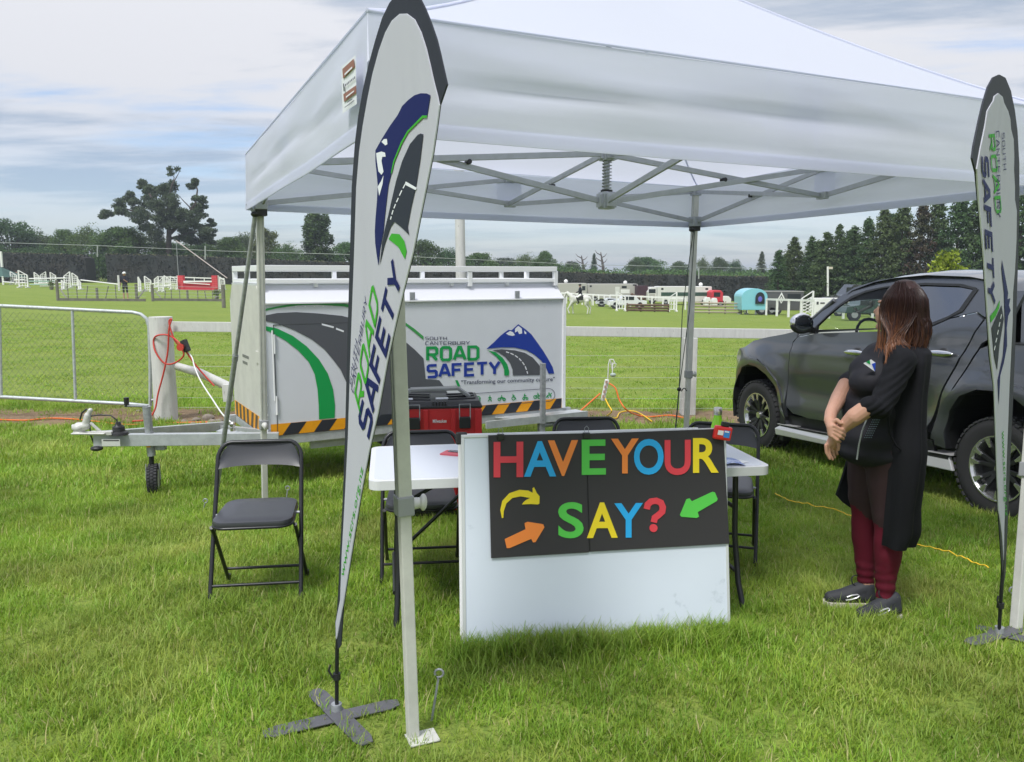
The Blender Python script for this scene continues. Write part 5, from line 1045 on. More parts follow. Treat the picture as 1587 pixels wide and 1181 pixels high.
def panel(name, poly, m, off=0.0, th=.03, step=.05, side=(1, -1), wf=bodyw, hole=None, smooth=35, parent=None):
    out_ = []
    P = dens(poly, step); V = [Vector(p) for p in P]; n0 = len(V); E = [(i, (i + 1) % n0) for i in range(n0)]; loops = [list(range(n0))]
    if hole:
        H = dens(hole, step); b0 = len(V); V += [Vector(p) for p in H]; E += [(b0 + i, b0 + (i + 1) % len(H)) for i in range(len(H))]; loops.append(list(range(b0, b0 + len(H))))
    x0, x1 = min(p[0] for p in P), max(p[0] for p in P); z0, z1 = min(p[1] for p in P), max(p[1] for p in P)
    for i in range(int((x1 - x0) / step) + 1):
        for j in range(int((z1 - z0) / step) + 1):
            q_ = (x0 + (i + .5) * step, z0 + (j + .5) * step)
            if inside(q_, P) and not (hole and inside(q_, hole)) and min((Vector(q_) - v).length for v in V[:n0 + (len(hole) if hole else 0)]) > step * .45: V.append(Vector(q_))
    r = delaunay_2d_cdt(V, E, [], 0, 1e-6); vv, ff = r[0], r[2]
    ff = [f for f in ff if inside((sum((vv[i] for i in f), Vector((0, 0))) / 3)[:], P) and not (hole and inside((sum((vv[i] for i in f), Vector((0, 0))) / 3)[:], hole))]
    cnt = {}
    for f in ff:
        for i in range(3):
            k = tuple(sorted((f[i], f[(i + 1) % 3]))); cnt.setdefault(k, []).append((f[i], f[(i + 1) % 3]))
    bd = [v[0] for v in cnt.values() if len(v) == 1]; n = len(vv)
    for s_ in side:
        mb = MB(); A_ = [(v.x, s_ * (wf(v.x, v.y) + off), v.y) for v in vv]; B_ = [(v.x, s_ * (wf(v.x, v.y) + off - th), v.y) for v in vv]
        mb.add(A_ + B_, list(map(tuple, ff)) + [(b_, a_, a_ + n, b_ + n) for a_, b_ in bd]); out_.append(mb.build(name, m, parent or car, smooth=smooth))
    return out_
def arc(cx, cz, r, a0, a1, n): return [(cx + r * cos(radians(a0 + (a1 - a0) * i / n)), cz + r * sin(radians(a0 + (a1 - a0) * i / n))) for i in range(n + 1)]
# front wing: outline clockwise, arch radius .50 round the hub
archF = [(2.62, .35), (2.62, .55), (2.70, .74), (2.82, .86), (2.98, .93), (3.14, .945), (3.30, .90), (3.42, .80), (3.50, .66), (3.52, .50)]
wing = [(2.51, .46), (2.50, .70), (2.485, 1.0), (2.46, 1.22), (2.40, 1.27), (2.44, 1.325), (2.62, 1.29), (2.9, 1.25), (3.17, 1.20), (3.36, 1.12), (3.50, 1.10), (3.60, 1.03), (3.62, .90), (3.60, .66), (3.52, .50)] + archF[::-1][1:]
panel('front_wing', wing, CARP)
fdoor = [(1.245, .50), (1.235, 1.36), (2.10, 1.315), (2.395, 1.265), (2.452, 1.21), (2.477, 1.0), (2.492, .72), (2.47, .56), (2.40, .49), (2.2, .465)]
panel('front_door', fdoor, CARP)
rdoor = [(1.235, .50), (1.225, 1.365), (.72, 1.395), (.55, 1.46), (.33, 1.50), (.24, 1.46), (.30, 1.32), (.50, .92), (.60, .66), (.70, .54), (.85, .50)]
rdoor = up(rdoor)
panel('rear_door', rdoor, CARP)
# cab rear quarter strip behind the rear door, then the bed
panel('cab_quarter', up([(.585, .52), (.49, .90), (.285, 1.33), (.22, 1.47), (.10, 1.64), (-.02, 1.64), (.02, 1.40), (.20, 1.30), (.40, .90), (.50, .52)]), CARP, off=-.004)
archR = [(.46, .46), (.46, .60), (.40, .77), (.28, .90), (.12, .965), (-.04, .97), (-.20, .93), (-.33, .84), (-.42, .72), (-.48, .58), (-.48, .46)]
panel('bed_side', [(.50, .46), (.40, .86), (.20, 1.26), (.10, 1.30), (-1.50, 1.30), (-1.50, .60), (-1.42, .50), (-.60, .46)] + archR[::-1], CARP)
# flares
for nm, hx, ar in (('wheel_flare', WB, archF), ('wheel_flare', 0, archR)):
    o_ = []; i_ = []
    for p in ar: d = Vector((p[0] - hx, p[1] - WZ + .02)); d.normalize(); o_.append((p[0] + d.x * .085, p[1] + d.y * .085)); i_.append(p)
    panel(nm, i_ + o_[::-1], CARP, off=.014, th=.06, step=.035)
    for s_ in (1, -1):     # liner
        mb = MB(); m_ = len(ar); mb.add([(p[0], s_ * .90, p[1]) for p in ar] + [(hx + (p[0] - hx) * 1.0, s_ * .50, p[1]) for p in ar], [(i, i + 1, m_ + i + 1, m_ + i) for i in range(m_ - 1)])
        mb.add([(hx, s_ * .5, WZ)] + [(p[0], s_ * .5, p[1]) for p in ar], [(0, i, i + 1) for i in range(1, m_)]); mb.build('wheel_liner', CBLK, car)
# sills, mud flaps
panel('sill', [(.60, .34), (.60, .50), (.84, .485), (2.4, .455), (2.60, .46), (2.60, .32)], CBLK, off=-.03)
for s_ in (1, -1):
    mb = MB(); mb.prism([(2.62, s_ * .80, .18), (2.56, s_ * .80, .18), (2.53, s_ * .80, .46), (2.62, s_ * .80, .5)], (0, s_ * .10, 0)); mb.build('mud_flap', CBLK, car, bevel=.004)
    mb = MB(); mb.prism([(.36, s_ * .92, .30), (2.66, s_ * .92, .235), (2.68, s_ * .92, .30), (2.60, s_ * .90, .345), (.42, s_ * .90, .405)], (0, -s_ * .03, 0)); mb.build('side_step', CSIL, car, bevel=.008)
    mb = MB(); mb.prism([(.42, s_ * .905, .405), (2.60, s_ * .905, .345), (2.60, s_ * .72, .345), (.42, s_ * .72, .405)], (0, 0, -.04)); mb.build('step_tread', CBLK, car)
    for xa, xb in ((2.36, 2.64), (.38, .64)): mb = MB(); mb.prism([(xa, s_ * .915, .352 + (2.5 - xa) * .03), (xb, s_ * .915, .352 + (2.5 - xb) * .03), (xb, s_ * .75, .352 + (2.5 - xb) * .03), (xa, s_ * .75, .352 + (2.5 - xa) * .03)], (0, 0, .006)); mb.build('step_end', CSIL, car, bevel=.002)
# greenhouse
def ghw(x, z): return bodyw(x, z)
fr_out = [(2.40, 1.275), (2.22, 1.44), (2.02, 1.60), (1.82, 1.695), (1.55, 1.745), (1.30, 1.765), (.95, 1.765), (.50, 1.74), (.12, 1.68), (.06, 1.64), (.24, 1.475), (.33, 1.51), (.55, 1.47), (.72, 1.405), (1.22, 1.375), (1.24, 1.37), (2.10, 1.325)]
fw = [(2.13, 1.345), (2.13, 1.38), (2.03, 1.47), (1.93, 1.545), (1.80, 1.61), (1.65, 1.655), (1.45, 1.685), (1.33, 1.695), (1.29, 1.38)]
rw = [(1.22, 1.39), (1.19, 1.70), (.95, 1.70), (.60, 1.685), (.44, 1.66), (.50, 1.52), (.58, 1.475), (.74, 1.42)]
fw = up(fw); rw = up(rw)
# frame pieces: build as outline with window gaps (front piece, rear piece)
frF = [(2.40, 1.275), (2.22, 1.44), (2.02, 1.60), (1.82, 1.695), (1.55, 1.745), (1.255, 1.765), (1.255, 1.375), (2.10, 1.325)]
frR = [(1.255, 1.765), (.95, 1.765), (.50, 1.74), (.12, 1.68), (.06, 1.64), (.24, 1.475), (.33, 1.51), (.55, 1.47), (.72, 1.405), (1.22, 1.378), (1.255, 1.375)]
frF = up(frF); frR = up(frR)
panel('door_frame', frF, CARP, off=-.01, hole=fw, step=.04); panel('door_frame', frR, CARP, off=-.01, hole=rw, step=.04)
def inset_poly(P, d):
    c = Vector((sum(p[0] for p in P) / len(P), sum(p[1] for p in P) / len(P))); return [tuple(Vector(p) + (Vector(p) - c).normalized() * d) for p in P]
for W_, g_ in ((fw, CGL), (rw, CGD)):
    panel('window_seal', inset_poly(W_, .022), CBLK, off=-.0065, th=.02, hole=inset_poly(W_, -.008), step=.05); panel('side_window', inset_poly(W_, .004), g_, off=-.022, th=.002, step=.1)
panel('pillar_cover', up([(1.30, 1.375), (1.34, 1.70), (1.18, 1.71), (1.205, 1.38)]), CBLK, off=-.003, step=.08)
panel('quarter_trim', up([(.50, 1.52), (.44, 1.66), (.40, 1.655), (.46, 1.51), (.58, 1.465), (.585, 1.475)]), CBLK, off=-.002, step=.05)
# roof skin, windscreen, rear window, bonnet
RX = [(2.02, 1.60, .735), (1.82, 1.715, .70), (1.55, 1.775, .685), (1.30, 1.80, .68), (.95, 1.81, .68), (.50, 1.785, .685), (.12, 1.725, .70), (.02, 1.66, .72)]
RX = [(x, 1.36 + (z - 1.36) * 1.17, h) for x, z, h in RX]
def lerpx(T, t):
    f = t * (len(T) - 1); i = min(int(f), len(T) - 2); f -= i; return [a_ + (b_ - a_) * f for a_, b_ in zip(T[i], T[i + 1])]
def crown(T, drop): 
    def f(u, v):
        x, z, hw = lerpx(T, v); s_ = 2 * u - 1; return (x, s_ * hw, z - drop * abs(s_) ** 3.2)
    return f
mb = MB(); mb.grid(crown(RX, .05), 24, 28); mb.build('roof', CARP, car, smooth=60)
mb = MB(); mb.grid(crown([(2.03, 1.64, .715), (2.30, 1.445, .75), (2.58, 1.25, .78)], .03), 20, 10); mb.build('windscreen', CGL, car, smooth=60)
mb = MB(); mb.grid(crown([(.02, 1.70, .70), (-.04, 1.32, .76), (-.05, .6, .78)], .02), 12, 6); mb.build('cab_back', CARP, car, smooth=60)
for s_ in (1, -1): mb = MB(); mb.tube([(2.60, s_ * .80, 1.25), (2.40, s_ * .79, 1.365), (2.22, s_ * .775, 1.485), (2.02, s_ * .735, 1.635)], .026, 8); mb.build('windscreen_pillar', CARP, car, smooth=60)
BX = [(2.50, 1.27, .80), (2.75, 1.262, .80), (3.0, 1.235, .79), (3.2, 1.195, .775), (3.36, 1.13, .75), (3.50, 1.03, .72)]
mb = MB(); mb.grid(lambda u, v: tuple(Vector(crown(BX, .035)(u, v)) + Vector((0, 0, .018 * math.exp(-((abs(2 * u - 1) - .62) / .12) ** 2)))), 30, 20); mb.build('bonnet', CARP, car, smooth=60)
mb = MB(); mb.box((2.50, 0, 1.245), (.16, 1.5, .02)); mb.build('cowl', CBLK, car)
# nose
mb = MB(); mb.grid(lambda u, v: (3.50 + .14 * (1 - (2 * u - 1) ** 4) - .02 + .06 * sin(pi * v), (2 * u - 1) * .70, .62 + .42 * v), 20, 8); mb.build('grille', CBLK, car, smooth=60)
for z in (.72, .80, .88, .96): mb = MB(); mb.tube([(3.50 + .155 * (1 - (u / 10) ** 4) + .03, u / 10 * .6, z) for u in range(-8, 9)], .012, 6); mb.build('grille_bar', CCHR, car, smooth=60)
mb = MB(); mb.grid(lambda u, v: (3.60 + .13 * (1 - abs(2 * u - 1) ** 3) - .10 * max(0, v - .7) + .02 * sin(pi * v), (2 * u - 1) * .84, .30 + .34 * v), 24, 8); mb.build('front_bumper', CARP, car, smooth=60)
panel('bumper_corner', [(3.52, .42), (3.60, .30), (3.74, .34), (3.745, .48), (3.72, .62), (3.66, .72), (3.60, .66), (3.53, .52)], CBLK, off=.005, step=.05)
for s_ in (1, -1):
    mb = MB(); mb.grid(lambda u, v: (3.34 + .28 * u, s_ * (.83 - .13 * u ** 2), 1.125 - .11 * u - .10 * v), 8, 4); mb.grid(lambda u, v: (3.335 + .28 * u, s_ * (.80 - .13 * u ** 2), 1.12 - .11 * u - .10 * v), 8, 4); mb.build('headlight', mat('lamp_clear', (.6, .62, .64), .08, .3, coat=1), car, smooth=60)
    mb = MB(); mb.box((3.72, s_ * .66, .46), (.04, .14, .08)); mb.build('fog_lamp', MATS['lamp_clear'], car, bevel=.01)
# bed interior, tailgate
mb = MB(); mb.box((-.72, 0, .66), (1.5, 1.5, .03)); mb.build('bed_floor', CBLK, car)
for s_ in (1, -1): mb = MB(); mb.box((-.72, s_ * .80, 1.30), (1.56, .13, .03)); mb.build('bed_rail', CBLK, car, bevel=.008)
mb = MB(); mb.box((-1.50, 0, .98), (.06, 1.66, .64)); mb.build('tailgate', CARP, car, bevel=.015)
mb = MB(); mb.box((.06, 0, 1.0), (.04, 1.6, .6)); mb.build('bed_front', CARP, car)
mb = MB(); mb.box((-1.62, 0, .5), (.16, 1.7, .16)); mb.build('rear_bumper', CSIL, car, bevel=.02)
for s_ in (1, -1): mb = MB(); mb.box((-1.50, s_ * .84, 1.0), (.07, .10, .42)); mb.build('tail_lamp', mat('lamp_red', (.4, .01, .01), .15), car, bevel=.01)
mb = MB(); mb.box((1.2, 0, .40), (4.6, 1.1, .18)); mb.build('underbody', CBLK, car)
# sports bar over the bed
# interior
mb = MB(); mb.box((2.18, 0, 1.17), (.36, 1.44, .22)); mb.build('dashboard', CINT, car, bevel=.04)
mb = MB(); mb.tube([(1.93 + .06 * sin(a), .36 + .18 * cos(a), 1.28 + .17 * sin(a)) for a in [2 * pi * i / 20 for i in range(20)]], .014, 8, True); mb.bar((1.93, .20, 1.28), (1.93, .52, 1.28), .03, .04); mb.build('steering_wheel', CINT, car, smooth=60)
for x in (1.42, .62):
    for y in (-.36, .36):
        mb = MB(); mb.box((x, y, .98), (.50, .48, .16)); mb.box((x - .26, y, 1.22), (.14, .46, .52), Matrix.Rotation(-.2, 3, 'Y')); mb.build('seat', CINT, car, bevel=.03)
        mb = MB(); mb.box((x - .33, y, 1.52), (.09, .22, .14)); mb.build('headrest', CINT, car, bevel=.03)
mb = MB(); mb.tube([(1.86, -.66, 1.58), (1.84, -.63, 1.54), (1.66, -.63, 1.60), (1.64, -.66, 1.64)], .013, 8); mb.tube([(1.86, .64, 1.56), (1.84, .61, 1.52), (1.66, .61, 1.58), (1.64, .64, 1.62)], .014, 8); mb.build('grab_handle', mat('trim_beige', (.35, .34, .32), .6), car, smooth=60)
# handles, mirror, fuel door
def hw_(x, z): return bodyw(x, z)
for x, z in ((1.50, 1.155), (.54, 1.20)):
    for s_ in (1, -1):
        y = s_ * bodyw(x, z); mb = MB(); mb.ell((x, y - s_ * .012, z + .0), (.062, .018, .052), 16, 10); cup = mb.build('handle_cup', CBLK, car, smooth=60)
        mb = MB(); mb.ell((x, y + s_ * .028, z + .008), (.135, .018, .026), 16, 10); mb.build('door_handle', CCHR, car, smooth=60)
for s_ in (1, -1):
    mc = Vector((2.13, s_ * 1.02, 1.42)); mb = MB(); mb.ell(mc, (.085, .125, .095), 18, 12)
    for v in mb.v:
        if v.x < mc.x - .03: v.x = mc.x - .03
    hm = mb.build('mirror_housing', CCHR, car, smooth=50)
    mb = MB(); mb.ell(mc + Vector((-.004, 0, -.022)), (.083, .122, .085), 18, 12)
    for v in mb.v:
        if v.x < mc.x - .034: v.x = mc.x - .034
        v.z = min(v.z, mc.z - .008)
    mb.bar(mc + Vector((0, -s_ * .07, -.06)), (2.20, s_ * .80, 1.33), .05, .05); mb.build('mirror_base', CBLK, hm, smooth=50)
    mb = MB(); mb.ell(mc + Vector((-.038, 0, 0)), (.003, .105, .075), 18, 10); mb.build('mirror_glass', mat('mirror_silver', (.5, .55, .6), .03, 1.0), hm, smooth=50)
panel('fuel_door', [(.13, 1.18), (.12, 1.02), (.14, 1.0), (-.02, 1.0), (-.04, 1.02), (-.04, 1.17), (-.02, 1.19)], CARP, off=.003, th=.01, side=(1,), step=.06)
# wheels
def wheel(x, s_):
    c = Vector((x, s_ * .765, WZ)); mb = MB(); n = 48
    prof = [(-.105, .24), (-.125, .30), (-.125, .345), (-.108, .375), (-.06, .385), (.06, .385), (.108, .375), (.125, .345), (.128, .30), (.105, .235)]
    vs = []
    for i in range(n):
        a = 2 * pi * i / n
        for o_, r in prof: vs.append(c + Vector((r * cos(a), s_ * o_, r * sin(a))))
    m_ = len(prof); mb.add(vs, [(i * m_ + k, i * m_ + k + 1, ((i + 1) % n) * m_ + k + 1, ((i + 1) % n) * m_ + k) for i in range(n) for k in range(m_ - 1)])
    t_ = mb.build('tyre', RUB, car, smooth=45)
    mb = MB()
    for i in range(44):
        a = 2 * pi * i / 44
        for j, o_ in enumerate((-.10, -.045, .01, .06, .105)):
            aa = a + (.07 if j % 2 else 0); d = Vector((cos(aa), 0, sin(aa))); R = Matrix((d.cross(Vector((0, 1, 0))), Vector((0, 1, 0)), d)).transposed(); mb.box(c + Vector((0, s_ * o_, 0)) + d * (.386 if abs(o_) < .1 else .376), (.034, .042, .012), R)
    mb.build('tread_blocks', MATS['tyre_tread'], t_, kind='stuff')
    RD_ = mat('rim_dark', (.05, .052, .056), .35, .7); RS = mat('rim_silver', (.62, .63, .64), .22, .9)
    mb = MB(); vs = []; pr = [(-.10, .235), (.06, .215), (.108, .238), (.118, .246), (.118, .236), (.10, .226)]
    for i in range(n):
        a = 2 * pi * i / n
        for o_, r in pr: vs.append(c + Vector((r * cos(a), s_ * o_, r * sin(a))))
    m_ = len(pr); mb.add(vs, [(i * m_ + k, i * m_ + k + 1, ((i + 1) % n) * m_ + k + 1, ((i + 1) % n) * m_ + k) for i in range(n) for k in range(m_ - 1)]); rim = mb.build('rim', RS, car, smooth=45)
    mb = MB(); mb.cyl(c + Vector((0, s_ * .0, 0)), c + Vector((0, s_ * .02, 0)), .225, n=36); mb.build('brake_back', mat('brake_dark', (.012, .012, .013), .6), rim)
    mb = MB(); mb.cyl(c + Vector((0, s_ * .03, 0)), c + Vector((0, s_ * .075, 0)), .075, n=24); mb.build('hub', RD_, rim, smooth=40)
    mb = MB(); mb.cyl(c + Vector((0, s_ * .07, 0)), c + Vector((0, s_ * .10, 0)), .040, .034, n=24); mb.build('centre_cap', RS, rim, smooth=40)
    for k in range(6):
        a = 2 * pi * k / 6 + .3
        for da, sg in ((-.13, -1), (.13, 1)):
            d0 = Vector((cos(a + da * .9), 0, sin(a + da * .9))); d1 = Vector((cos(a + da * 1.65), 0, sin(a + da * 1.65)))
            p_, q_ = c + d0 * .055 + Vector((0, s_ * .070, 0)), c + d1 * .228 + Vector((0, s_ * .098, 0)); mb = MB(); mb.bar(p_, q_, .020, .032, d0.cross(Vector((0, 1, 0)))); mb.build('spoke', RD_, rim, bevel=.003)
            e0 = c + d1 * .165 + Vector((0, s_ * .112, 0)); e1 = c + d1 * .236 + Vector((0, s_ * .114, 0)); mb = MB(); t2 = d0.cross(Vector((0, 1, 0))) ; mb.prism([e0 - t2 * .008, e0 + t2 * .008, e1 + t2 * .024, e1 - t2 * .024], (0, -s_ * .02, 0)); mb.build('spoke_tip', RS, rim, bevel=.001)
for x in (0, WB):
    for s_ in (1, -1): wheel(x, s_)
# ------------------------------------------------------------------ standing woman
WY = 3.80
wf_ = AY(1358, 948, WY)
wo = thing('person', 'woman with copper-tipped brown hair, black cardigan and maroon leggings, clasping her wrist', 'woman', (wf_.x, WY, -.015))
KX = 3.96 / 1240
def wp(px, py, d=0.0): return AY(px, py, WY + d)
SKN = mat('skin', (.50, .28, .20), .5, var=.10, vscale=9, spec=.35, bump=.03, bscale=120); SKN.node_tree.nodes['Principled BSDF'].inputs['Subsurface Weight'].default_value = .12
SKN.node_tree.nodes['Principled BSDF'].inputs['Subsurface Radius'].default_value = (.02, .008, .004)
KNIT = mat('black_knit', (.008, .0085, .011), .85, bump=.25, bscale=260, spec=.2); TEE = mat('black_jersey', (.012, .012, .017), .7, bump=.1, bscale=50, spec=.3)
LEG = mat('maroon_leggings', (.10, .006, .018), .75, bump=.12, bscale=30, spec=.25); SHO = mat('shoe_dark', (.028, .030, .036), .7, bump=.2, bscale=150); SOL = mat('shoe_sole', (.55, .50, .46), .6)
# legs: far (left in picture is her right leg)
def limb(mb, pts, n=14):
    for (a_, ra), (b_, rb) in zip(pts, pts[1:]): mb.caps(a_, b_, ra, rb, n)
mb = MB()
limb(mb, [(wp(1350, 700, .10), .112), (wp(1343, 770, .10), .088), (wp(1341, 800, .10), .064), (wp(1340, 835, .11), .062), (wp(1341, 875, .11), .048), (wp(1342, 902, .11), .040)])
limb(mb, [(wp(1378, 700, -.06), .115), (wp(1378, 770, -.05), .092), (wp(1377, 815, -.05), .068), (wp(1376, 855, -.05), .066), (wp(1373, 895, -.04), .050), (wp(1371, 925, -.04), .041)])
mb.ell(wp(1364, 690, .02), (.15, .16, .13))
def fold(co, no):
    k = noise.noise(co * 13) * .004 + .003 * sin(co.z * 120 + 6 * noise.noise(co * 5)) * max(0, min(1, (.28 - co.z) / .15)); return co + no * k
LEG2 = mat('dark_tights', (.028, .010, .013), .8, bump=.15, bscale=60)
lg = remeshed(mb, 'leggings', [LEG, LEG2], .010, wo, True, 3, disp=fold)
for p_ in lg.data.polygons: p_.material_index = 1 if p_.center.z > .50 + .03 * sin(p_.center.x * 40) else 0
# ankles + socks
mb = MB(); mb.caps(wp(1342, 900, .11), wp(1343, 916, .11), .037, .036); mb.caps(wp(1371, 922, -.04), wp(1373, 938, -.04), .038, .038); remeshed(mb, 'sock', mat('sock_grey', (.10, .11, .13), .8), .008, wo, True, 2)
mb = MB(); mb.caps(wp(1342, 899, .11), wp(1342.5, 909, .11), .0385, .038); mb.build('ankle', SKN, wo, True, 60)
def shoe(hx, hy, txx, ty, d0, d1):
    h_, t_ = wp(hx, hy, d0), wp(txx, ty, d1); gz_ = -.018; h_.z = t_.z = gz_; x = (t_ - h_).normalized(); y = Vector((-x.y, x.x, 0)); Lf = (t_ - h_).length
    P = lambda a, b, c: h_ + x * (a * Lf) + y * b + Vector((0, 0, c))
    mb = MB(); mb.caps(P(.12, 0, .055), P(.12, 0, .10), .043, .038); mb.caps(P(.1, 0, .05), P(.45, 0, .055), .042, .043); mb.caps(P(.45, 0, .055), P(.88, .004, .042), .044, .032); mb.caps(P(.22, 0, .09), P(.55, 0, .06), .038, .036)
    for v in mb.v: v.z = max(v.z, gz_ + .022)
    o = remeshed(mb, 'shoe', SHO, .007, wo, True, 3)
    out_ = [(-.04, .030), (.1, .040), (.3, .038), (.5, .040), (.72, .047), (.9, .040), (1.0, .022), (1.03, 0)]; pl_ = [P(a, b, 0) for a, b in out_] + [P(a, -b, 0) for a, b in out_[-2::-1]]
    mb = MB(); mb.prism(pl_, (0, 0, .026)); mb.build('sole', SOL, o, True, bevel=.006)
    mb = MB()
    for k in range(4): a = .34 + k * .08; mb.tube([P(a, -.03, .078 - .004 * k), P(a + .03, 0, .104 - .012 * k), P(a + .01, .03, .078 - .004 * k)], .0035, 6)
    c = P(.33, 0, .112); mb.tube([c + Vector((.03 * cos(t), .012 * sin(t), .02 + .025 * sin(t))) for t in [2 * pi * i / 12 for i in range(12)]], .003, 6, True); mb.build('laces', BLK, o, True, 60)
    sd_ = y if y.y < 0 else -y
    for a0 in (.34,):
        mb = MB(); mb.tube([h_ + x * ((a0 + q1) * Lf) + sd_ * .0455 + Vector((0, 0, q2)) for q1, q2 in ((.28, .045), (.16, .050), (.05, .060), (0, .070), (.05, .076), (.16, .072), (.26, .062))], .004, 6); mb.build('reflective_stripe', mat('shoe_silver', (.55, .56, .58), .3, .4), o, True, 60)
shoe(1352, 918, 1278, 918, .10, .11); shoe(1390, 950, 1326, 962, -.04, -.10)
# torso in black jersey
mb = MB()
mb.ell(wp(1384, 560), (.145, .180, .11)); mb.ell(wp(1372, 590), (.165, .175, .13)); mb.ell(wp(1364, 635), (.185, .165, .15)); mb.ell(wp(1360, 675), (.192, .170, .13)); mb.ell(wp(1359, 698), (.190, .172, .085))
mb.ell(wp(1352, 592, -.06), (.112, .10, .08)); mb.ell(wp(1352, 592, .07), (.112, .10, .08)); mb.ell(wp(1354, 575, 0), (.11, .14, .09))
mb.caps(wp(1392, 545), wp(1392, 525), .07, .055)
# sleeves of both arms
SHL, ELL_ = wp(1398, 560, -.19), wp(1364, 632, -.26); SHR, ELR = wp(1380, 560, .20), wp(1313, 592, .19)
mb.caps(SHR, ELR, .062, .050)
remeshed(mb, 'jersey', TEE, .011, wo, True, 14, disp=lambda co, no: co + no * (.004 * noise.noise(Vector((co.x * 6, co.y * 6, co.z * 14)))))
mb = MB(); mb.tube([wp(1343, 650, -.172), wp(1336, 668, -.175), wp(1331, 690, -.178), wp(1328, 712, -.172)], .0035, 6); mb.build('piping', mat('piping_silver', (.45, .47, .5), .4), wo, True, 60)
mb = MB()
for i in range(9):
    for j in range(5): c = wp(1340 + j * 2.6 + (8 - i) * 1.6, 678 - (8 - i) * 3.4 + 0, -.178); mb.ell(c, (.0028, .002, .0022), 6, 4)
mb.build('dot_print', mat('dot_blue', (.18, .26, .33), .5), wo, True, kind='stuff')
# chest print: small white, green and blue badge
mb = MB(); mb.poly([wp(x, y, -.150) for x, y in ((1338, 563), (1350, 557), (1357, 562), (1356, 576))]); bdg = mb.build('badge', PWHT, wo, True)
mb = MB(); mb.poly([wp(x, y, -.152) for x, y in ((1351, 564), (1357, 562), (1356, 576))]); mb.build('badge_blue', mat('badge_blue_print', (.02, .07, .5), .5), bdg, True)
mb = MB(); mb.poly([wp(x, y, -.152) for x, y in ((1342, 561), (1348, 558), (1349, 565))]); mb.build('badge_green', TGRN, bdg, True)
# cardigan: open-fronted shell, rings from the shoulders to the hem
def ringpt(py, cx, ax, ay, a, py_o=0): c = wp(cx, py); return Vector((c.x + ax * cos(a), c.y + ay * sin(a), c.z))
CR = [(527, 1396, .060, .075), (534, 1397, .090, .12), (543, 1398, .112, .165), (556, 1393, .120, .190), (580, 1390, .124, .195), (610, 1387, .122, .192), (650, 1384, .120, .205), (690, 1382, .124, .232), (730, 1379, .116, .232), (775, 1375, .106, .215), (812, 1375, .108, .200), (834, 1372, .096, .18)]
def card(u, v, o=0.0):
    f = v * (len(CR) - 1); i = min(int(f), len(CR) - 2); f -= i; A0, B0 = CR[i], CR[i + 1]; py, cx, ax, ay = [p + (q - p) * f for p, q in zip(A0, B0)]
    w0 = radians(-128 - 14 * v); w1 = radians(124 + 10 * v)
    a = w0 + (w1 - w0) * u; fl_ = (.020 * v * sin(u * 26 + 2 + 2 * v) + .008 * sin(u * 47 - 3 * v)) * min(1, v * 3) * (1 - .3 * v) + .010 * noise.noise(Vector((u * 7, v * 4, 2))); hem = 0
    if v > .85 and u > .8: hem = -55 * (v - .85) / .15 * (u - .8) / .2
    p = ringpt(py + hem, cx, ax + fl_ + o, ay + fl_ + o, a); return p
mb = MB(); mb.grid(lambda u, v: card(u, v), 60, 50); mb.grid(lambda u, v: card(u, v, -.007), 60, 50)
for uu in (0, 1): mb.grid(lambda u, v: card(uu, v, -.007 * u), 1, 50)
mb.grid(lambda u, v: card(u, 1, -.007 * v), 60, 1); mb.build('cardigan', KNIT, wo, True, 60)
# loose far front panel of the cardigan
fp_ = [wp(1318, 700, .17), wp(1344, 700, .18), wp(1346, 800, .17), wp(1322, 790, .17), wp(1308, 780, .18), wp(1297, 768, .19), wp(1308, 735, .18)]; mb = MB(); mb.prism(fp_, (0, .02, 0)); mb.build('cardigan_front', KNIT, wo, True)
# near-side front band with pocket edge
mb = MB(); mb.tube([wp(1376, 640, -.205), wp(1378, 670, -.212), wp(1388, 690, -.215), wp(1396, 697, -.21)], .005, 6); mb.build('pocket_edge', KNIT, wo, True, 60)
mb = MB(); mb.ell(SHL + Vector((0, .04, .01)), (.066, .07, .066)); mb.caps(SHL, ELL_, .064, .053); mb.caps(ELL_, wp(1347, 631, -.27), .053, .050)
def rumple(co, no):
    z_ = co.z; return co + no * (.0022 * sin((co.x * .7 - co.z) * 190) * max(0, min(1, (1.32 - z_) / .1)) + .004 * noise.noise(co * 12))
remeshed(mb, 'sleeve', KNIT, .007, wo, True, 2, disp=rumple)
# neck, head, forearms and hands: one continuous skin surface
mb = MB(); hd = wp(1396, 475, .0)
mb.caps(wp(1392, 535), wp(1389, 505), .050, .046); mb.ell(hd, (.082, .092, .110)); mb.ell(hd + Vector((-.050, .030, -.040)), (.052, .052, .068))
nz_ = Vector((-.78, .62, 0)).normalized(); sdv = Vector((-nz_.y, nz_.x, 0))
mb.caps(hd + nz_ * .085 + Vector((0, 0, .0)), hd + nz_ * .108 + Vector((0, 0, -.028)), .009, .013, 8); mb.ell(hd + nz_ * .094 + Vector((0, 0, -.058)), (.012, .020, .007)); mb.ell(hd + nz_ * .092 + Vector((0, 0, -.070)), (.011, .017, .008)); mb.ell(hd + nz_ * .085 + Vector((0, 0, -.098)), (.022, .022, .018))
for s_ in (-1, 1): mb.ell(hd + sdv * s_ * .080 + Vector((0, 0, -.008)), (.014, .014, .03)); mb.ell(hd + nz_ * .078 + sdv * s_ * .035 + Vector((0, 0, .022)), (.018, .018, .008))
WRL = wp(1299, 669, -.20); FAL = wp(1342, 634, -.27)
limb(mb, [(FAL, .040), (wp(1325, 646, -.26), .040), (wp(1310, 659, -.23), .030), (WRL, .025)])
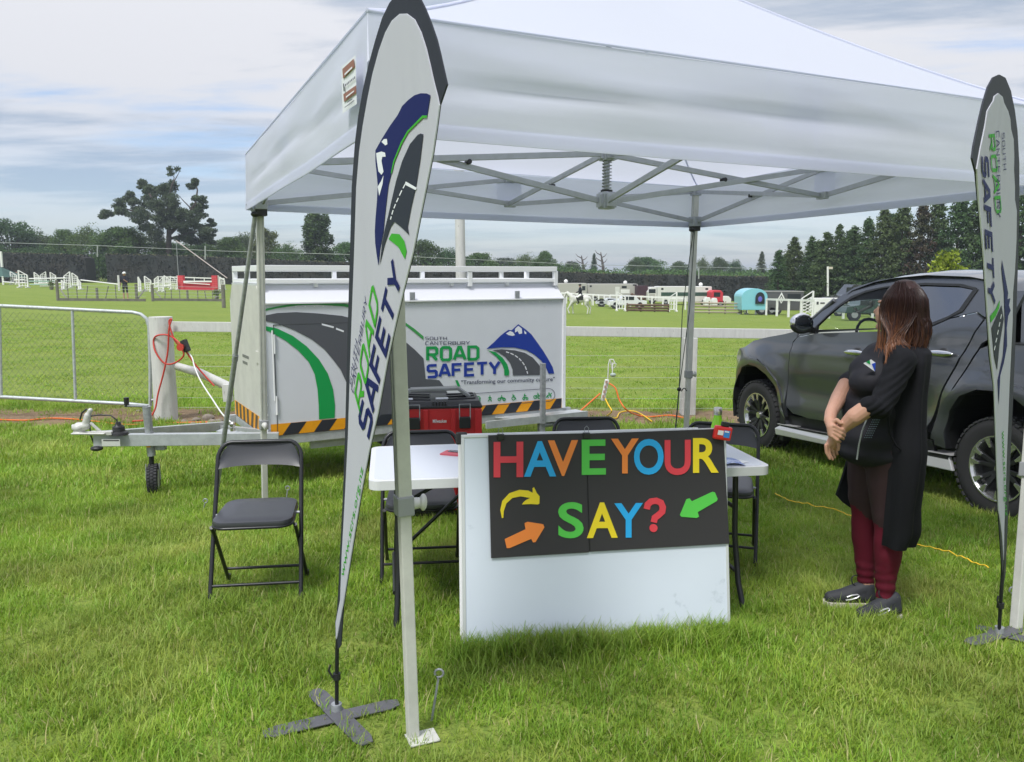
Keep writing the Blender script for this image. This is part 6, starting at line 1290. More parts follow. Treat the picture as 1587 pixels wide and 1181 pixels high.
# left hand hangs past the grip
limb(mb, [(WRL, .024), (wp(1291, 682, -.19), .024), (wp(1284, 690, -.19), .016)]); limb(mb, [(wp(1292, 682, -.19), .022), (wp(1291, 691, -.185), .016)])
for (a_, b_, c_, d_) in (((1280, 690), (1281, 702), (1286, 711), -.205), ((1284.5, 693), (1286, 704), (1290.5, 712), -.195), ((1289, 694), (1291.5, 703), (1294, 709), -.185), ((1293, 692), (1296, 699), (1297.5, 704), -.175)):
    limb(mb, [(wp(*a_, d_), .0085), (wp(*b_, d_), .0076), (wp(*c_, d_), .0066)], 10)
limb(mb, [(wp(1297, 682, -.21), .009), (wp(1300, 690, -.215), .008), (wp(1299, 697, -.215), .007)], 10)
# right forearm comes down in front of the belly and its hand grips the left wrist
limb(mb, [(wp(1311, 596, .17), .038), (wp(1300, 617, .05), .038), (wp(1288, 640, -.12), .028), (wp(1286, 652, -.19), .026)])
limb(mb, [(wp(1286, 652, -.19), .024), (wp(1289, 662, -.228), .023), (wp(1290, 673, -.235), .021)])
for (p1, p2, p3) in (((1293, 660), (1304, 666), (1310, 670)), ((1293, 665.5), (1304, 671.5), (1309, 675)), ((1292, 671), (1302, 677), (1307, 680)), ((1290, 676), (1297, 682), (1302, 684.5))):
    limb(mb, [(wp(*p1, -.250), .0084), (wp(*p2, -.256), .0078), (wp(*p3, -.240), .0068)], 10)
limb(mb, [(wp(1289, 655, -.22), .0115), (wp(1297, 651, -.24), .0098), (wp(1303, 656, -.25), .0085)], 10)
remeshed(mb, 'skin', SKN, .0032, wo, True, 2)
for s_ in (-1, 1):
    mb = MB(); mb.ell(hd + nz_ * .080 + sdv * s_ * .033 + Vector((0, 0, .006)), (.012, .012, .009)); e_ = mb.build('eye', mat('eye_white', (.6, .6, .58), .2), wo, True, 60)
    mb = MB(); mb.ell(hd + nz_ * .089 + sdv * s_ * .034 + Vector((0, 0, .006)), (.005, .005, .005)); mb.build('iris', mat('eye_brown', (.04, .02, .01), .2), e_, True, 60)
mb = MB(); mb.caps(hd + nz_ * .100 + sdv * .016 + Vector((0, 0, -.064)), hd + nz_ * .100 - sdv * .016 + Vector((0, 0, -.064)), .005, .005, 8); mb.build('lips', mat('lips', (.42, .16, .14), .4), wo, True, 60)
# hair: skull cap plus hanging locks, copper towards the tips
hm_ = bpy.data.materials.new('hair_brown_copper'); hm_.use_nodes = True; t = hm_.node_tree; b = t.nodes['Principled BSDF']; b.inputs['Roughness'].default_value = .42; b.inputs['Specular IOR Level'].default_value = .3
co_ = t.nodes.new('ShaderNodeTexCoord'); sp = t.nodes.new('ShaderNodeSeparateXYZ'); t.links.new(co_.outputs['Object'], sp.inputs[0]); ge = t.nodes.new('ShaderNodeNewGeometry')
ma = t.nodes.new('ShaderNodeMath'); ma.operation = 'MULTIPLY_ADD'; t.links.new(ge.outputs['Random Per Island'], ma.inputs[0]); ma.inputs[1].default_value = .26; t.links.new(sp.outputs[2], ma.inputs[2])
mxx = t.nodes.new('ShaderNodeMath'); mxx.operation = 'MULTIPLY_ADD'; t.links.new(sp.outputs[0], mxx.inputs[0]); mxx.inputs[1].default_value = .55; t.links.new(ma.outputs[0], mxx.inputs[2])
r = t.nodes.new('ShaderNodeMapRange'); t.links.new(mxx.outputs[0], r.inputs[0]); r.inputs[1].default_value = 1.57; r.inputs[2].default_value = 1.27
c = mix_rgb(t, r.outputs[0], (.020, .009, .008), (.34, .135, .055)); rn = t.nodes.new('ShaderNodeMapRange'); t.links.new(ge.outputs['Random Per Island'], rn.inputs[0]); rn.inputs[3].default_value = .55; rn.inputs[4].default_value = 1.7
hs = t.nodes.new('ShaderNodeHueSaturation'); t.links.new(c, hs.inputs['Color']); t.links.new(rn.outputs[0], hs.inputs['Value']); t.links.new(hs.outputs[0], b.inputs['Base Color'])
mb = MB(); mb.ell(hd + Vector((.012, -.005, .012)), (.092, .104, .118)); mb.ell(wp(1402, 496, -.01), (.095, .112, .14)); mb.ell(wp(1410, 515, -.01), (.066, .09, .085)); mb.ell(wp(1394, 500, -.02), (.085, .095, .10))
cap_ = remeshed(mb, 'hair', hm_, .010, wo, True, 4)
rh = random.Random(11); mb = MB(); part = hd + Vector((-.01, .0, .125))
for i in range(2600):
    az = rh.uniform(-pi, pi); dirv = Vector((cos(az), sin(az), 0)); face = dirv.dot(nz_)
    if face > .68 or dirv.x < -.96: continue
    ln = rh.uniform(.75, 1.0); root = hd + Vector((.005, 0, .10)) + dirv * rh.uniform(0, .05) + Vector((0, 0, .02 * rh.random()))
    rr = .100 + rh.uniform(-.006, .012); m1 = hd + Vector((dirv.x * rr * .92, dirv.y * rr * 1.05, .055 + .0 * ln)); m2 = hd + Vector((dirv.x * rr * 1.10, dirv.y * rr * 1.14, -.04))
    zend = -.225 if dirv.x > -.2 else -.24
    if dirv.y < .1 and dirv.x < -.05: zend = -.33
    zend = zend * ln + rh.uniform(-.035, .055); sw = Vector((rh.uniform(-.02, .012), rh.uniform(-.015, .015), 0)) + Vector((-.028, -.02, 0)) * (1 if dirv.x < 0 else .15)
    m3 = hd + Vector((dirv.x * rr * 1.12, dirv.y * rr * 1.18, zend * .6)) + sw * .5 + Vector((.012, 0, 0)); m4 = hd + Vector((dirv.x * rr * (.95), dirv.y * rr * 1.12, zend)) + sw
    if dirv.y < .35 and dirv.x < .15 and i % 3:
        sp_ = rh.uniform(-.06, .05); m3 = hd + Vector((-.075 + sp_ * .6, -.140 + rh.uniform(-.015, .02), -.15)); m4 = hd + Vector((-.082 + sp_ * 1.1, -.19 + rh.uniform(-.02, .02), -.18 - .12 * rh.random() ** .8 + .4 * max(0, sp_)))
    if dirv.x > -.1 and not (dirv.y < .35 and dirv.x < .15): m4.x = min(m4.x, hd.x + .125); m3.x = min(m3.x, hd.x + .135)
    ctl = [root, m1, m2, m3, m4]; P_ = []
    for k in range(4):
        a_, b_, c_, d_ = ctl[max(k - 1, 0)], ctl[k], ctl[k + 1], ctl[min(k + 2, 4)]
        for q in range(4): tt = q / 4; P_.append(.5 * ((2 * b_) + (c_ - a_) * tt + (2 * a_ - 5 * b_ + 4 * c_ - d_) * tt * tt + (3 * b_ - a_ - 3 * c_ + d_) * tt ** 3) + Vector((.004 * sin(k * 2 + q + i), .004 * cos(k + q * 1.3 + i), 0)) * (k / 3))
    P_.append(m4); r0 = rh.uniform(.0008, .0021); mb.tube(P_, [r0 * (1 if j < 12 else (17.2 - j) / 5.2) for j in range(len(P_))], 4)
mb.build('hair_locks', hm_, cap_, True, 60, recalc=False, kind='stuff')
# ------------------------------------------------------------------ far field: hills, hedges, trees
def leaf_mat(name, c1, c2, trans=.25):
    m = bpy.data.materials.new(name); m.use_nodes = True; t = m.node_tree; b = t.nodes['Principled BSDF']; b.inputs['Roughness'].default_value = .65; b.inputs['Specular IOR Level'].default_value = .25
    co = t.nodes.new('ShaderNodeTexCoord'); n = t.nodes.new('ShaderNodeTexNoise'); n.inputs['Scale'].default_value = .45; n.inputs['Detail'].default_value = 6; t.links.new(co.outputs['Object'], n.inputs[0])
    r = t.nodes.new('ShaderNodeMapRange'); r.inputs[1].default_value = .38; r.inputs[2].default_value = .62; t.links.new(n.outputs[0], r.inputs[0]); c = mix_rgb(t, r.outputs[0], c1, c2)
    ge = t.nodes.new('ShaderNodeNewGeometry'); oi = t.nodes.new('ShaderNodeObjectInfo'); rr = t.nodes.new('ShaderNodeMapRange'); t.links.new(ge.outputs['Random Per Island'], rr.inputs[0]); rr.inputs[3].default_value = .55; rr.inputs[4].default_value = 1.45
    h = t.nodes.new('ShaderNodeHueSaturation'); t.links.new(c, h.inputs['Color']); t.links.new(rr.outputs[0], h.inputs['Value']); q = t.nodes.new('ShaderNodeMapRange'); t.links.new(oi.outputs['Random'], q.inputs[0]); q.inputs[3].default_value = .47; q.inputs[4].default_value = .53; t.links.new(q.outputs[0], h.inputs['Hue'])
    t.links.new(h.outputs[0], b.inputs['Base Color']); tr = t.nodes.new('ShaderNodeBsdfTranslucent'); t.links.new(h.outputs[0], tr.inputs[0]); ms = t.nodes.new('ShaderNodeMixShader'); ms.inputs[0].default_value = trans
    t.links.new(b.outputs[0], ms.inputs[1]); t.links.new(tr.outputs[0], ms.inputs[2]); t.links.new(ms.outputs[0], t.nodes['Material Output'].inputs[0]); return m
LF_D = leaf_mat('leaf_dark', (.058, .105, .038), (.088, .145, .048), .35); LF_M = leaf_mat('leaf_mid', (.075, .14, .040), (.115, .185, .052), .35); LF_L = leaf_mat('leaf_light', (.09, .14, .05), (.14, .19, .065), .35)
LF_C = leaf_mat('needle_dark', (.070, .12, .050), (.11, .17, .066), .35); LF_P = leaf_mat('needle_pine', (.075, .11, .062), (.115, .155, .082), .35); LF_Y = leaf_mat('leaf_yellow', (.17, .26, .025), (.24, .33, .04)); LF_B = leaf_mat('needle_brown', (.075, .055, .035), (.05, .07, .03), .1)
LF_G = leaf_mat('leaf_greygreen', (.06, .085, .055), (.09, .12, .075)); LF_H = leaf_mat('hedge_leaf', (.030, .038, .036), (.042, .044, .038), .2); BARK = mat('bark', (.11, .09, .075), .9, var=.4, vscale=3, bump=.5, bscale=6)
def leafquad(mb, p, s, rnd, up=0.0):
    n = Vector((rnd.gauss(0, 1), rnd.gauss(0, 1), rnd.gauss(0, 1) + up)).normalized(); a = n.orthogonal().normalized(); b = n.cross(a); th = rnd.random() * 6.28; a, b = a * cos(th) + b * sin(th), b * cos(th) - a * sin(th)
    l, w_ = s * rnd.uniform(.6, 1.3), s * rnd.uniform(.35, .7)
    mb.add([p - a * l, p + b * w_ - a * l * .1, p + a * l, p - b * w_ + a * l * .15], [(0, 1, 2, 3)])
def clump(mb, c, r, n, s, rnd, flat=1.0):
    for i in range(n):
        d = Vector((rnd.gauss(0, 1), rnd.gauss(0, 1), rnd.gauss(0, 1))).normalized(); rr = r * (rnd.random() ** .45) * (1 + .25 * noise.noise(d * 2 + c)); leafquad(mb, c + Vector((d.x * rr, d.y * rr, d.z * rr * flat)), s, rnd)
def broad(seed, h=10.0, w_=8.0, nc=60, leaf=.16, per=230):
    rnd = random.Random(seed); mb = MB(); tk = MB(); tk.tube([(0, 0, -.3), (.05, 0, h * .2), (-.1, .1, h * .5), (.1, 0, h * .78)], [h * .03, h * .024, h * .016, h * .005], 8)
    for i in range(nc):
        u = rnd.random(); ph = rnd.random() * 2 * pi; z = .08 + .86 * u; rad = (sin(pi * min(1, max(.05, (z - .05) / .95)) ** .85) ** .7) * w_ * .5; rr = rad * (.35 + .6 * rnd.random()); c = Vector((rr * cos(ph), rr * sin(ph), h * (z + .04 * rnd.uniform(-1, 1)) * .93)); cr = w_ * rnd.uniform(.11, .20)
        clump(mb, c, cr, per, leaf, rnd, .8)
        if i % 4 == 0: tk.tube([(0, 0, h * .3), (c.x * .5, c.y * .5, c.z * .8), tuple(c)], [h * .010, h * .007, h * .002], 6)
    return tk.mesh('trunk', BARK), mb
def conifer(seed, h=10.0, w_=4.0, leaf=.16, n=8500):
    rnd = random.Random(seed); mb = MB(); tk = MB(); tk.tube([(0, 0, -.3), (0, 0, h * .97)], [h * .018, h * .002], 8)
    for i in range(n // 26):
        z = rnd.random() ** 1.25; R_ = w_ * .5 * (1 - z) ** .72 * (.75 + .35 * rnd.random()) + .12; ph = rnd.random() * 2 * pi; tip = Vector((R_ * cos(ph), R_ * sin(ph), h * (.02 + .95 * z) + R_ * .25)); base = Vector((0, 0, h * (.02 + .95 * z)))
        for k in range(26):
            t = .25 + .8 * rnd.random(); p = base.lerp(tip, t) + Vector((rnd.gauss(0, .10), rnd.gauss(0, .10), rnd.gauss(0, .10) - .22 * t * t * R_)); leafquad(mb, p, leaf * (1.1 - .4 * t), rnd, .3)
    for k in range(12): leafquad(mb, Vector((rnd.gauss(0, .04), rnd.gauss(0, .04), h * (.95 + .05 * rnd.random()))), leaf * .5, rnd)
    return tk.mesh('trunk', BARK), mb
def poplar(seed, h=12.0, w_=4.0):
    rnd = random.Random(seed); mb = MB(); tk = MB(); tk.tube([(0, 0, -.3), (0, 0, h * .9)], [.25, .04], 8)
    for i in range(120): z = rnd.uniform(.06, .97); R_ = w_ * .5 * min(1, (1.02 - z) * 5) ** .6 * min(1, .65 + z); ph = rnd.random() * 6.28; rr = R_ * rnd.uniform(.3, .9); clump(mb, Vector((rr * cos(ph), rr * sin(ph), h * z)), w_ * .17, 90, .2, rnd, 1.4)
    return tk.mesh('trunk', BARK), mb
KINDS = {}
def reg(k, tm, mb, leafm): me = mb.mesh('crown', leafm); KINDS[k] = (tm, me)
for k, (sd_, h_, w_, lm) in enumerate(((1, 10, 9, LF_D), (2, 10, 8, LF_M), (3, 10, 11, LF_M), (4, 10, 7, LF_L), (5, 10, 10, LF_D), (6, 10, 9, LF_G))): reg('b%d' % k, *broad(sd_, h_, w_), lm)
for k, (sd_, w_, lm) in enumerate(((11, 4.6, LF_C), (12, 5.4, LF_C), (13, 4.0, LF_C), (14, 5.0, LF_P), (15, 5.0, LF_B))): reg('c%d' % k, *conifer(sd_, 10, w_), lm)
reg('p0', *poplar(21), LF_D)
def tree(px, ytop, wpx, Y, kind, label, name='broadleaf_tree', cat='tree', group=None, z0=None):
    c = AY(px, ytop, Y); b = gz(c.x, Y) if z0 is None else z0; h = c.z - b; tm, cm = KINDS[kind]; t_ = thing(name, label, cat, (c.x, Y, b), (px * 37 % 628) / 100.0, group); bh = 12.0 if kind == 'p0' else 10.0
    w0 = cm.get('w0') or cm.__setitem__('w0', max(v.co.x for v in cm.vertices) - min(v.co.x for v in cm.vertices)) or cm['w0']; sw = wpx * (1.25 if kind[0] == 'b' else 1.0) * Y / CF / w0; sz = h / (bh * 1.0)
    for nm, me in (('trunk', tm), ('crown', cm)): o = bpy.data.objects.new(nm, me); COL.objects.link(o); o.parent = t_; o.scale = (sw, sw, sz)
    return t_
HG = 'trees behind the far hedge'
for px, yt, wp_, Y, k, lb in ((14, 333, 95, 135, 'b0', 'big dark green tree at the far left edge above the hedge'), (62, 360, 85, 140, 'b4', 'rounded dark tree second from the left behind the low hedge'), (104, 352, 62, 132, 'b1', 'mid green tree above the right end of the first hedge'),
    (140, 343, 70, 128, 'b2', 'broad green tree filling the gap between the two hedges'), (182, 347, 95, 122, 'b1', 'bright leafy tree left under the big pine'), (224, 352, 85, 124, 'b2', 'wide leafy tree directly under the pine crown'), (262, 372, 70, 130, 'b0', 'dark low tree at the foot of the big pine'),
    (312, 372, 75, 133, 'b4', 'dark rounded tree to the right of the big pine'), (350, 364, 66, 130, 'b1', 'mid green tree left of the rear left tent corner'), (378, 360, 50, 138, 'b4', 'dark tree just behind the rear left tent leg'), (410, 345, 50, 128, 'b3', 'pale green open-crowned tree between tent leg and poplar'),
    (446, 372, 62, 126, 'b2', 'low green tree left of the dark poplar'), (540, 372, 75, 130, 'b1', 'green tree right of the dark poplar partly behind the banner'), (592, 370, 60, 135, 'b4', 'tree mostly hidden behind the feather banner'), (648, 367, 78, 122, 'b0', 'rounded dark tree right of the tall banner above the roof rack'),
    (695, 384, 62, 128, 'b4', 'low dark tree just left of the tall white pole'), (742, 389, 66, 134, 'b1', 'low green tree right of the tall white pole'), (782, 396, 50, 150, 'b5', 'greyish small tree above the middle of the roof rack'), (818, 389, 56, 140, 'b2', 'bushy tree above the right part of the roof rack'), (846, 386, 40, 138, 'b1', 'tall bushy tree above the right end of the roof rack'),
    (886, 402, 34, 190, 'b5', 'small grey-green tree above the mounted rider'), (1003, 396, 70, 190, 'b1', 'wide low tree left of the rear right tent leg'), (985, 399, 36, 185, 'b4', 'small dark tree left of the wide low tree on the skyline'), (1052, 402, 44, 200, 'b0', 'low dark tree just left of the rear right leg skyline'),
    (1090, 394, 26, 190, 'b2', 'small pointed green tree just right of the rear right tent leg'), (1117, 395, 34, 180, 'b0', 'very dark round tree on the skyline right of the tent leg'), (1140, 402, 30, 182, 'b4', 'smaller dark round tree beside the very dark one'), (1214, 404, 26, 180, 'b2', 'low pale tree at the left foot of the conifer belt')):
    tree(px, yt, wp_, Y, k, lb, group=HG)
tree(490, 328, 58, 120, 'p0', 'tall columnar dark poplar rising to the edge of the canopy', 'poplar_tree')
tree(1181, 389, 32, 170, 'c3', 'lone pale conifer standing left of the dark conifer belt', 'conifer_tree')
tree(921, 392, 22, 190, 'c3', 'small dark conifer between two dead snags on the skyline', 'conifer_tree')
CG = 'dark conifers of the shelter belt'
CB = [(1208, 386, 42, 82, 'c0'), (1232, 366, 44, 84, 'c1'), (1259, 365, 44, 82, 'c2'), (1283, 358, 46, 80, 'c0'), (1302, 346, 44, 80, 'c1'), (1326, 349, 50, 79, 'c2'), (1347, 336, 54, 78, 'c0'), (1372, 322, 58, 77, 'c1'), (1402, 308, 62, 76, 'c2'), (1432, 312, 58, 75, 'c4'), (1458, 298, 64, 75, 'c0'), (1490, 290, 66, 74, 'c1'), (1522, 286, 68, 73, 'c2'), (1555, 280, 70, 72, 'c0'), (1590, 276, 72, 71, 'c1'), (1625, 272, 74, 70, 'c2'), (1220, 392, 50, 88, 'c1'), (1270, 372, 60, 88, 'c0'), (1318, 355, 64, 86, 'c2'), (1385, 330, 70, 84, 'c1')]
CL = ['leftmost and shortest conifer of the dark belt', 'second conifer of the belt from the left, narrow pointed top', 'third conifer of the belt from the left, same height as its neighbour', 'fourth conifer of the belt from the left, above the lattice jump wing', 'sharp-topped conifer standing out fifth from the left of the belt', 'conifer right of the sharp-topped one', 'conifer of the belt above the pickup windscreen', 'tall conifer above the pickup front door', 'tall conifer cut by the canopy edge above the woman', 'partly dead brown conifer in the middle of the belt', 'tall conifer just right of the brown one', 'tall conifer behind the yellow-green shrub', 'tall conifer left of the right banner', 'tall conifer behind the right banner', 'tall conifer at the right frame edge', 'conifer just outside the right frame edge', 'back-row conifer showing between the first and second of the belt', 'back-row conifer between the third and fourth of the belt', 'back-row conifer beside the sharp-topped one', 'back-row conifer above the windscreen pillar']
for i_c, ((px, yt, wp_, Y, k), lb) in enumerate(zip(CB, CL)): t_ = tree(px, yt, wp_ * (1.75 if i_c % 2 else 1.45), Y, k, lb, 'conifer_tree', group=CG)
# yellow-green shrub
rnd = random.Random(9); mb = MB()
for i in range(26): a = rnd.random() * 6.28; r_ = rnd.random() * .75; clump(mb, Vector((r_ * cos(a), r_ * sin(a), 1.2 + rnd.random() * 1.5 * (1 - .4 * r_))), .34, 70, .09, rnd)
c = AY(1470, 384, 36); zg = gz(c.x, 36); sh_ = thing('shrub', 'bright yellow-green shrub showing above the pickup roof', 'shrub', (c.x, 36, zg)); me = mb.mesh('foliage', LF_Y); o = bpy.data.objects.new('foliage', me); COL.objects.link(o); o.parent = sh_; k_ = (c.z - zg) / 2.9; o.scale = (1.1, 1.1, k_)
mb = MB(); mb.tube([(0, 0, 0), (.05, 0, 1.2), (0, .05, 2)], [.08, .06, .02], 8); mb.build('stem', BARK, sh_)
# big pine with open limbs: clump centres, then limbs reaching them
PY = 121; pc_ = AY(262, 440, PY); pz = gz(pc_.x, PY); pn = thing('pine_tree', 'tall old pine with irregular flat-topped crown and bare limbs', 'pine', (pc_.x, PY, pz)); rnd = random.Random(31)
def pp_(x, y, d=0.0): return AY(x, y, PY + d)
cl3 = [(270, 265, 9), (223, 285, 9), (228, 293, 9), (196, 305, 11), (205, 311, 10), (182, 317, 11), (168, 330, 12), (215, 317, 14), (230, 301, 11), (240, 294, 9), (251, 294, 11), (266, 287, 11), (239, 317, 15), (259, 308, 14), (299, 288, 9), (304, 282, 7), (309, 304, 9), (317, 316, 10), (283, 331, 10), (302, 336, 11), (259, 331, 16), (230, 336, 14), (322, 356, 12), (295, 356, 14), (275, 350, 14), (317, 368, 9), (254, 350, 17), (211, 336, 12), (192, 331, 11), (270, 320, 10), (327, 345, 8), (306, 322, 8), (245, 365, 14), (285, 368, 12), (228, 355, 13), (310, 345, 12), (325, 362, 9), (300, 372, 12), (312, 330, 10), (290, 345, 12), (276, 335, 11), (249, 325, 12), (220, 330, 12), (235, 345, 13), (264, 340, 12), (330, 372, 8)]
mb = MB()
for i, (x, y, r) in enumerate(cl3):
    dd = rnd.uniform(-3.5, 3.5); R_ = r * PY / CF; sparse = .35 if i == 0 else 1
    for q in range(7): clump(mb, pp_(x + rnd.uniform(-.85, .85) * r, y + rnd.uniform(-.6, .6) * r, dd + rnd.uniform(-.6, .6) * R_), R_ * .62, int(170 * sparse), .15, rnd, .62)
mb.build('crown', LF_P, pn, True, recalc=False)
mb = MB()
for pts, r0 in ((((262, 442), (261, 400), (262, 360), (260, 330), (262, 305), (267, 285)), .55), (((263, 362), (278, 348), (292, 332), (303, 315), (306, 295), (303, 283)), .32), (((262, 358), (252, 335), (240, 315), (230, 298), (224, 286)), .3), (((260, 345), (240, 338), (215, 330), (190, 322), (180, 316)), .25), (((264, 370), (285, 364), (305, 358), (322, 356)), .22), (((298, 325), (285, 312), (276, 302)), .12), (((267, 287), (270, 275), (262, 262)), .10), (((268, 284), (275, 272), (280, 262)), .09)):
    mb.tube([pp_(x, y, .2 * sin(i * 2)) for i, (x, y) in enumerate(pts)], [r0 * (1 - .8 * i / (len(pts) - 1)) for i in range(len(pts))], 8)
mb.build('trunk', BARK, pn, True, 60)
for x, y0_, y1_, lb in ((904, 396, 416, 'bare leaning dead snag left of the small conifer'), (934, 391, 414, 'thin bare dead snag right of the small conifer')):
    b = AY(x, y1_, 188); zz = gz(b.x, 188); t_ = thing('dead_tree', lb, 'dead tree', (b.x, 188, zz), group='dead snags on the skyline'); mb = MB(); tp_ = AY(x - 3, y0_, 188) - Vector((b.x, 188, zz)); mb.tube([(0, 0, 0), (.1, 0, tp_.z * .6), tuple(tp_)], [.4, .35, .1], 7)
    for k in range(5): f = .6 + .08 * k; s_ = 1 if k % 2 else -1; mb.tube([(tp_.x * f, 0, tp_.z * f), (tp_.x * f + s_ * .9, 0, tp_.z * (f + .06)), (tp_.x * f + s_ * 1.4, .2, tp_.z * (f + .14))], [.14, .09, .03], 6)
    mb.build('trunk', BARK, t_)
# hills and scrub behind the hedge
mb = MB(); mb.grid(lambda u, v: (-260 + 700 * u, 300 + 260 * v, -4 + (7.5 + 5.5 * noise.noise(Vector((u * 5, 0, 1))) + 3 * noise.noise(Vector((u * 14, v, 3)))) * sin(pi * min(.5, v * .8)) * 1.1), 60, 10)
hl = mb.build('hills', mat('hill_grass', (.075, .115, .045), .9, col2=(.04, .075, .04), vscale=.05), smooth=60); tag(hl, kind='structure')
rnd = random.Random(77); mb = MB()
for i in range(330):
    px = rnd.uniform(610, 1290); Y = rnd.uniform(125, 200); yt = 421 - 6 * rnd.random() + (px - 860) * .012; c = AY(px, yt, Y); R_ = rnd.uniform(2.0, 3.6); clump(mb, c - Vector((0, 0, R_ * .7)), R_, 150, .28, rnd, .8)
o = mb.build('scrub', LF_M, recalc=False); tag(o, 'rolling mass of green scrub behind the right part of the hedge', 'bushes', kind='stuff')
mb = MB()
for i in range(420):
    px = rnd.uniform(-120, 900); Y = rnd.uniform(116, 128); yt = 398 - 16 * rnd.random() + max(0, px) * .030; c = AY(px, yt, Y); R_ = rnd.uniform(1.4, 2.4); clump(mb, c - Vector((0, 0, R_ * .7)), R_, 130, .20, rnd, .9)
o = mb.build('undergrowth', LF_D, recalc=False); tag(o, 'dark undergrowth between the trees behind the hedges', 'bushes', kind='stuff')
def hedge(name, label, tops, Y, th_=2.6):
    P = [AY(x, y, Y) for x, y in tops]; zb0 = min(gz(p.x, Y) for p in P) - .4; t_ = thing(name, label, 'hedge', (P[0].x, Y, zb0)); L_ = P[-1].x - P[0].x
    def topz(x):
        for a_, b_ in zip(P, P[1:]):
            if x <= b_.x: return a_.z + (b_.z - a_.z) * (x - a_.x) / (b_.x - a_.x)
        return P[-1].z
    nu = int(L_ / 1.2); core = MB()
    def hf(u, v):
        x = P[0].x + L_ * u; zt = topz(x) + .12 * noise.noise(Vector((x * .35, 0, 0))) - .05
        d = noise.noise(Vector((x * .5, v * 5, 0))) * .25
        if v < .45: return (x, Y + d, zb0 + (zt - zb0) * v / .45)
        if v < .6: return (x, Y + th_ * (v - .45) / .15 + d * .3, zt + d * .3)
        return (x, Y + th_ - d, zt - (zt - zb0) * (v - .6) / .4)
    core.grid(hf, nu, 20); n = len(core.v)
    for uu in (0, 1): core.add([hf(uu, k / 20) for k in range(21)], [tuple(range(21))])
    core.build('branch_mass', mat('hedge_core', (.028, .034, .034), .95, col2=(.040, .036, .030), vscale=.25, bump=.6, bscale=1.5), t_, True, 60)
    lv = MB(); rnd = random.Random(len(label)); 
    for i in range(int(L_ * 120)):
        u = rnd.random(); v = rnd.random() * .58; p = Vector(hf(u, v)); leafquad(lv, p + Vector((0, -.06 if v < .45 else 0, .05 if v > .45 else 0)), .17, rnd)
    lv.build('foliage', LF_H, t_, True, recalc=False)
    tw = MB()
    for i in range(int(L_ * 14)): x = P[0].x + L_ * rnd.random(); p = Vector((x, Y + rnd.uniform(-.1, .5), topz(x) + rnd.uniform(-.08, .12))); leafquad(tw, p, .11, rnd)
    tw.build('new_shoots', mat('shoots_straw', (.14, .14, .07), .8), t_, True, recalc=False); return t_
hedge('shelter_hedge', 'clipped dark shelter hedge at the far left with straw-coloured top', [(-60, 391), (0, 392), (60, 393), (125, 395), (132, 399)], 112)
hedge('shelter_hedge', 'very long clipped dark hedge running behind the arena to the conifers', [(163, 394), (270, 396), (380, 401), (560, 408), (700, 414), (865, 422), (980, 425.5), (1120, 428), (1285, 431)], 110)
# power line
pw = thing('power_line', 'thin power line wires crossing above the hedge', 'power line', (-60, 106, 0)); WRD = mat('wire_grey', (.35, .38, .36), .5)
for i_, pts in enumerate((((-60, 374), (160, 381), (340, 389), (600, 396), (900, 410), (1270, 418)),)):
    mb = MB(); mb.tube([AY(x, y, 106) for x, y in pts], .028, 5); mb.build('wire', WRD, pw, True)
for x, y0_, y1_ in ((318, 381, 402), (151, 381, 398), (1083, 415, 432)): mb = MB(); mb.cyl(AY(x, y1_, 106), AY(x, y0_, 106), .08, n=6); mb.build('pole', WRD, pw, True)
# ------------------------------------------------------------------ things in the arena
JW = mat('jump_white', (.78, .78, .76), .5); JG = mat('jump_green', (.35, .50, .42), .6); JR = mat('jump_red', (.55, .03, .05), .6); JB = mat('timber_brown', (.16, .10, .07), .8, var=.3, vscale=3); JT = mat('timber_grey', (.20, .19, .16), .9, var=.3, vscale=3); RUS = mat('rustic_rail', (.42, .36, .28), .8)
def base(px, py): return G(px, py)
def jwing(px, yb, yt, wpx, label, slope=1, mt=None, n=5, lattice=False):
    b = base(px, yb); h = AY(px, yt, b.y).z - b.z; w_ = wpx * b.y / CF; t_ = thing('jump_wing', label, 'jump wing', tuple(b), group='white show jump wings'); mt = mt or JW
    for s_, hh in ((-1, h if slope > 0 else h * .72), (1, h if slope <= 0 else h * .72)):
        mb = MB(); mb.box((s_ * w_ / 2, 0, hh / 2), (.10, .10, hh)); mb.build('post', mt, t_)
        mb = MB(); mb.box((s_ * w_ / 2, 0, .05), (.12, .7, .10)); mb.build('foot', mt, t_)
    if lattice:
        for k in range(5):
            for sg in (-1, 1): mb = MB(); mb.bar((-w_ / 2, -.02 * sg, h * (.1 + .12 * k)), (w_ / 2, -.02 * sg, h * (.1 + .12 * k) + sg * h * .22), .03, .05); mb.build('slat', mt, t_)
    else:
        for k in range(n):
            z = h * (.12 + .80 * k / n); mb = MB(); mb.box((0, 0, z), (w_, .04, .05)); mb.build('slat', mt, t_)
        for k in range(2): mb = MB(); x = -w_ / 6 + w_ / 3 * k; mb.box((x, .03, h * .42), (.05, .03, h * .7)); mb.build('slat', mt, t_)
    mb = MB(); a_ = Vector((-w_ / 2, 0, (h if slope > 0 else h * .72))); c_ = Vector((w_ / 2, 0, (h * .72 if slope > 0 else h))); mb.bar(a_, c_, .06, .06); mb.build('top_bar', mt, t_)
def jpole(x0, y0, x1, y1, yb, label, mt, r=.055):
    b = base((x0 + x1) / 2, yb); t_ = thing('jump_pole', label, 'jump pole', tuple(b), group='poles of the show jumps'); mb = MB(); mb.cyl(AY(x0, y0, b.y), AY(x1, y1, b.y), r, n=8); mb.build('pole', mt, t_, True, 40)
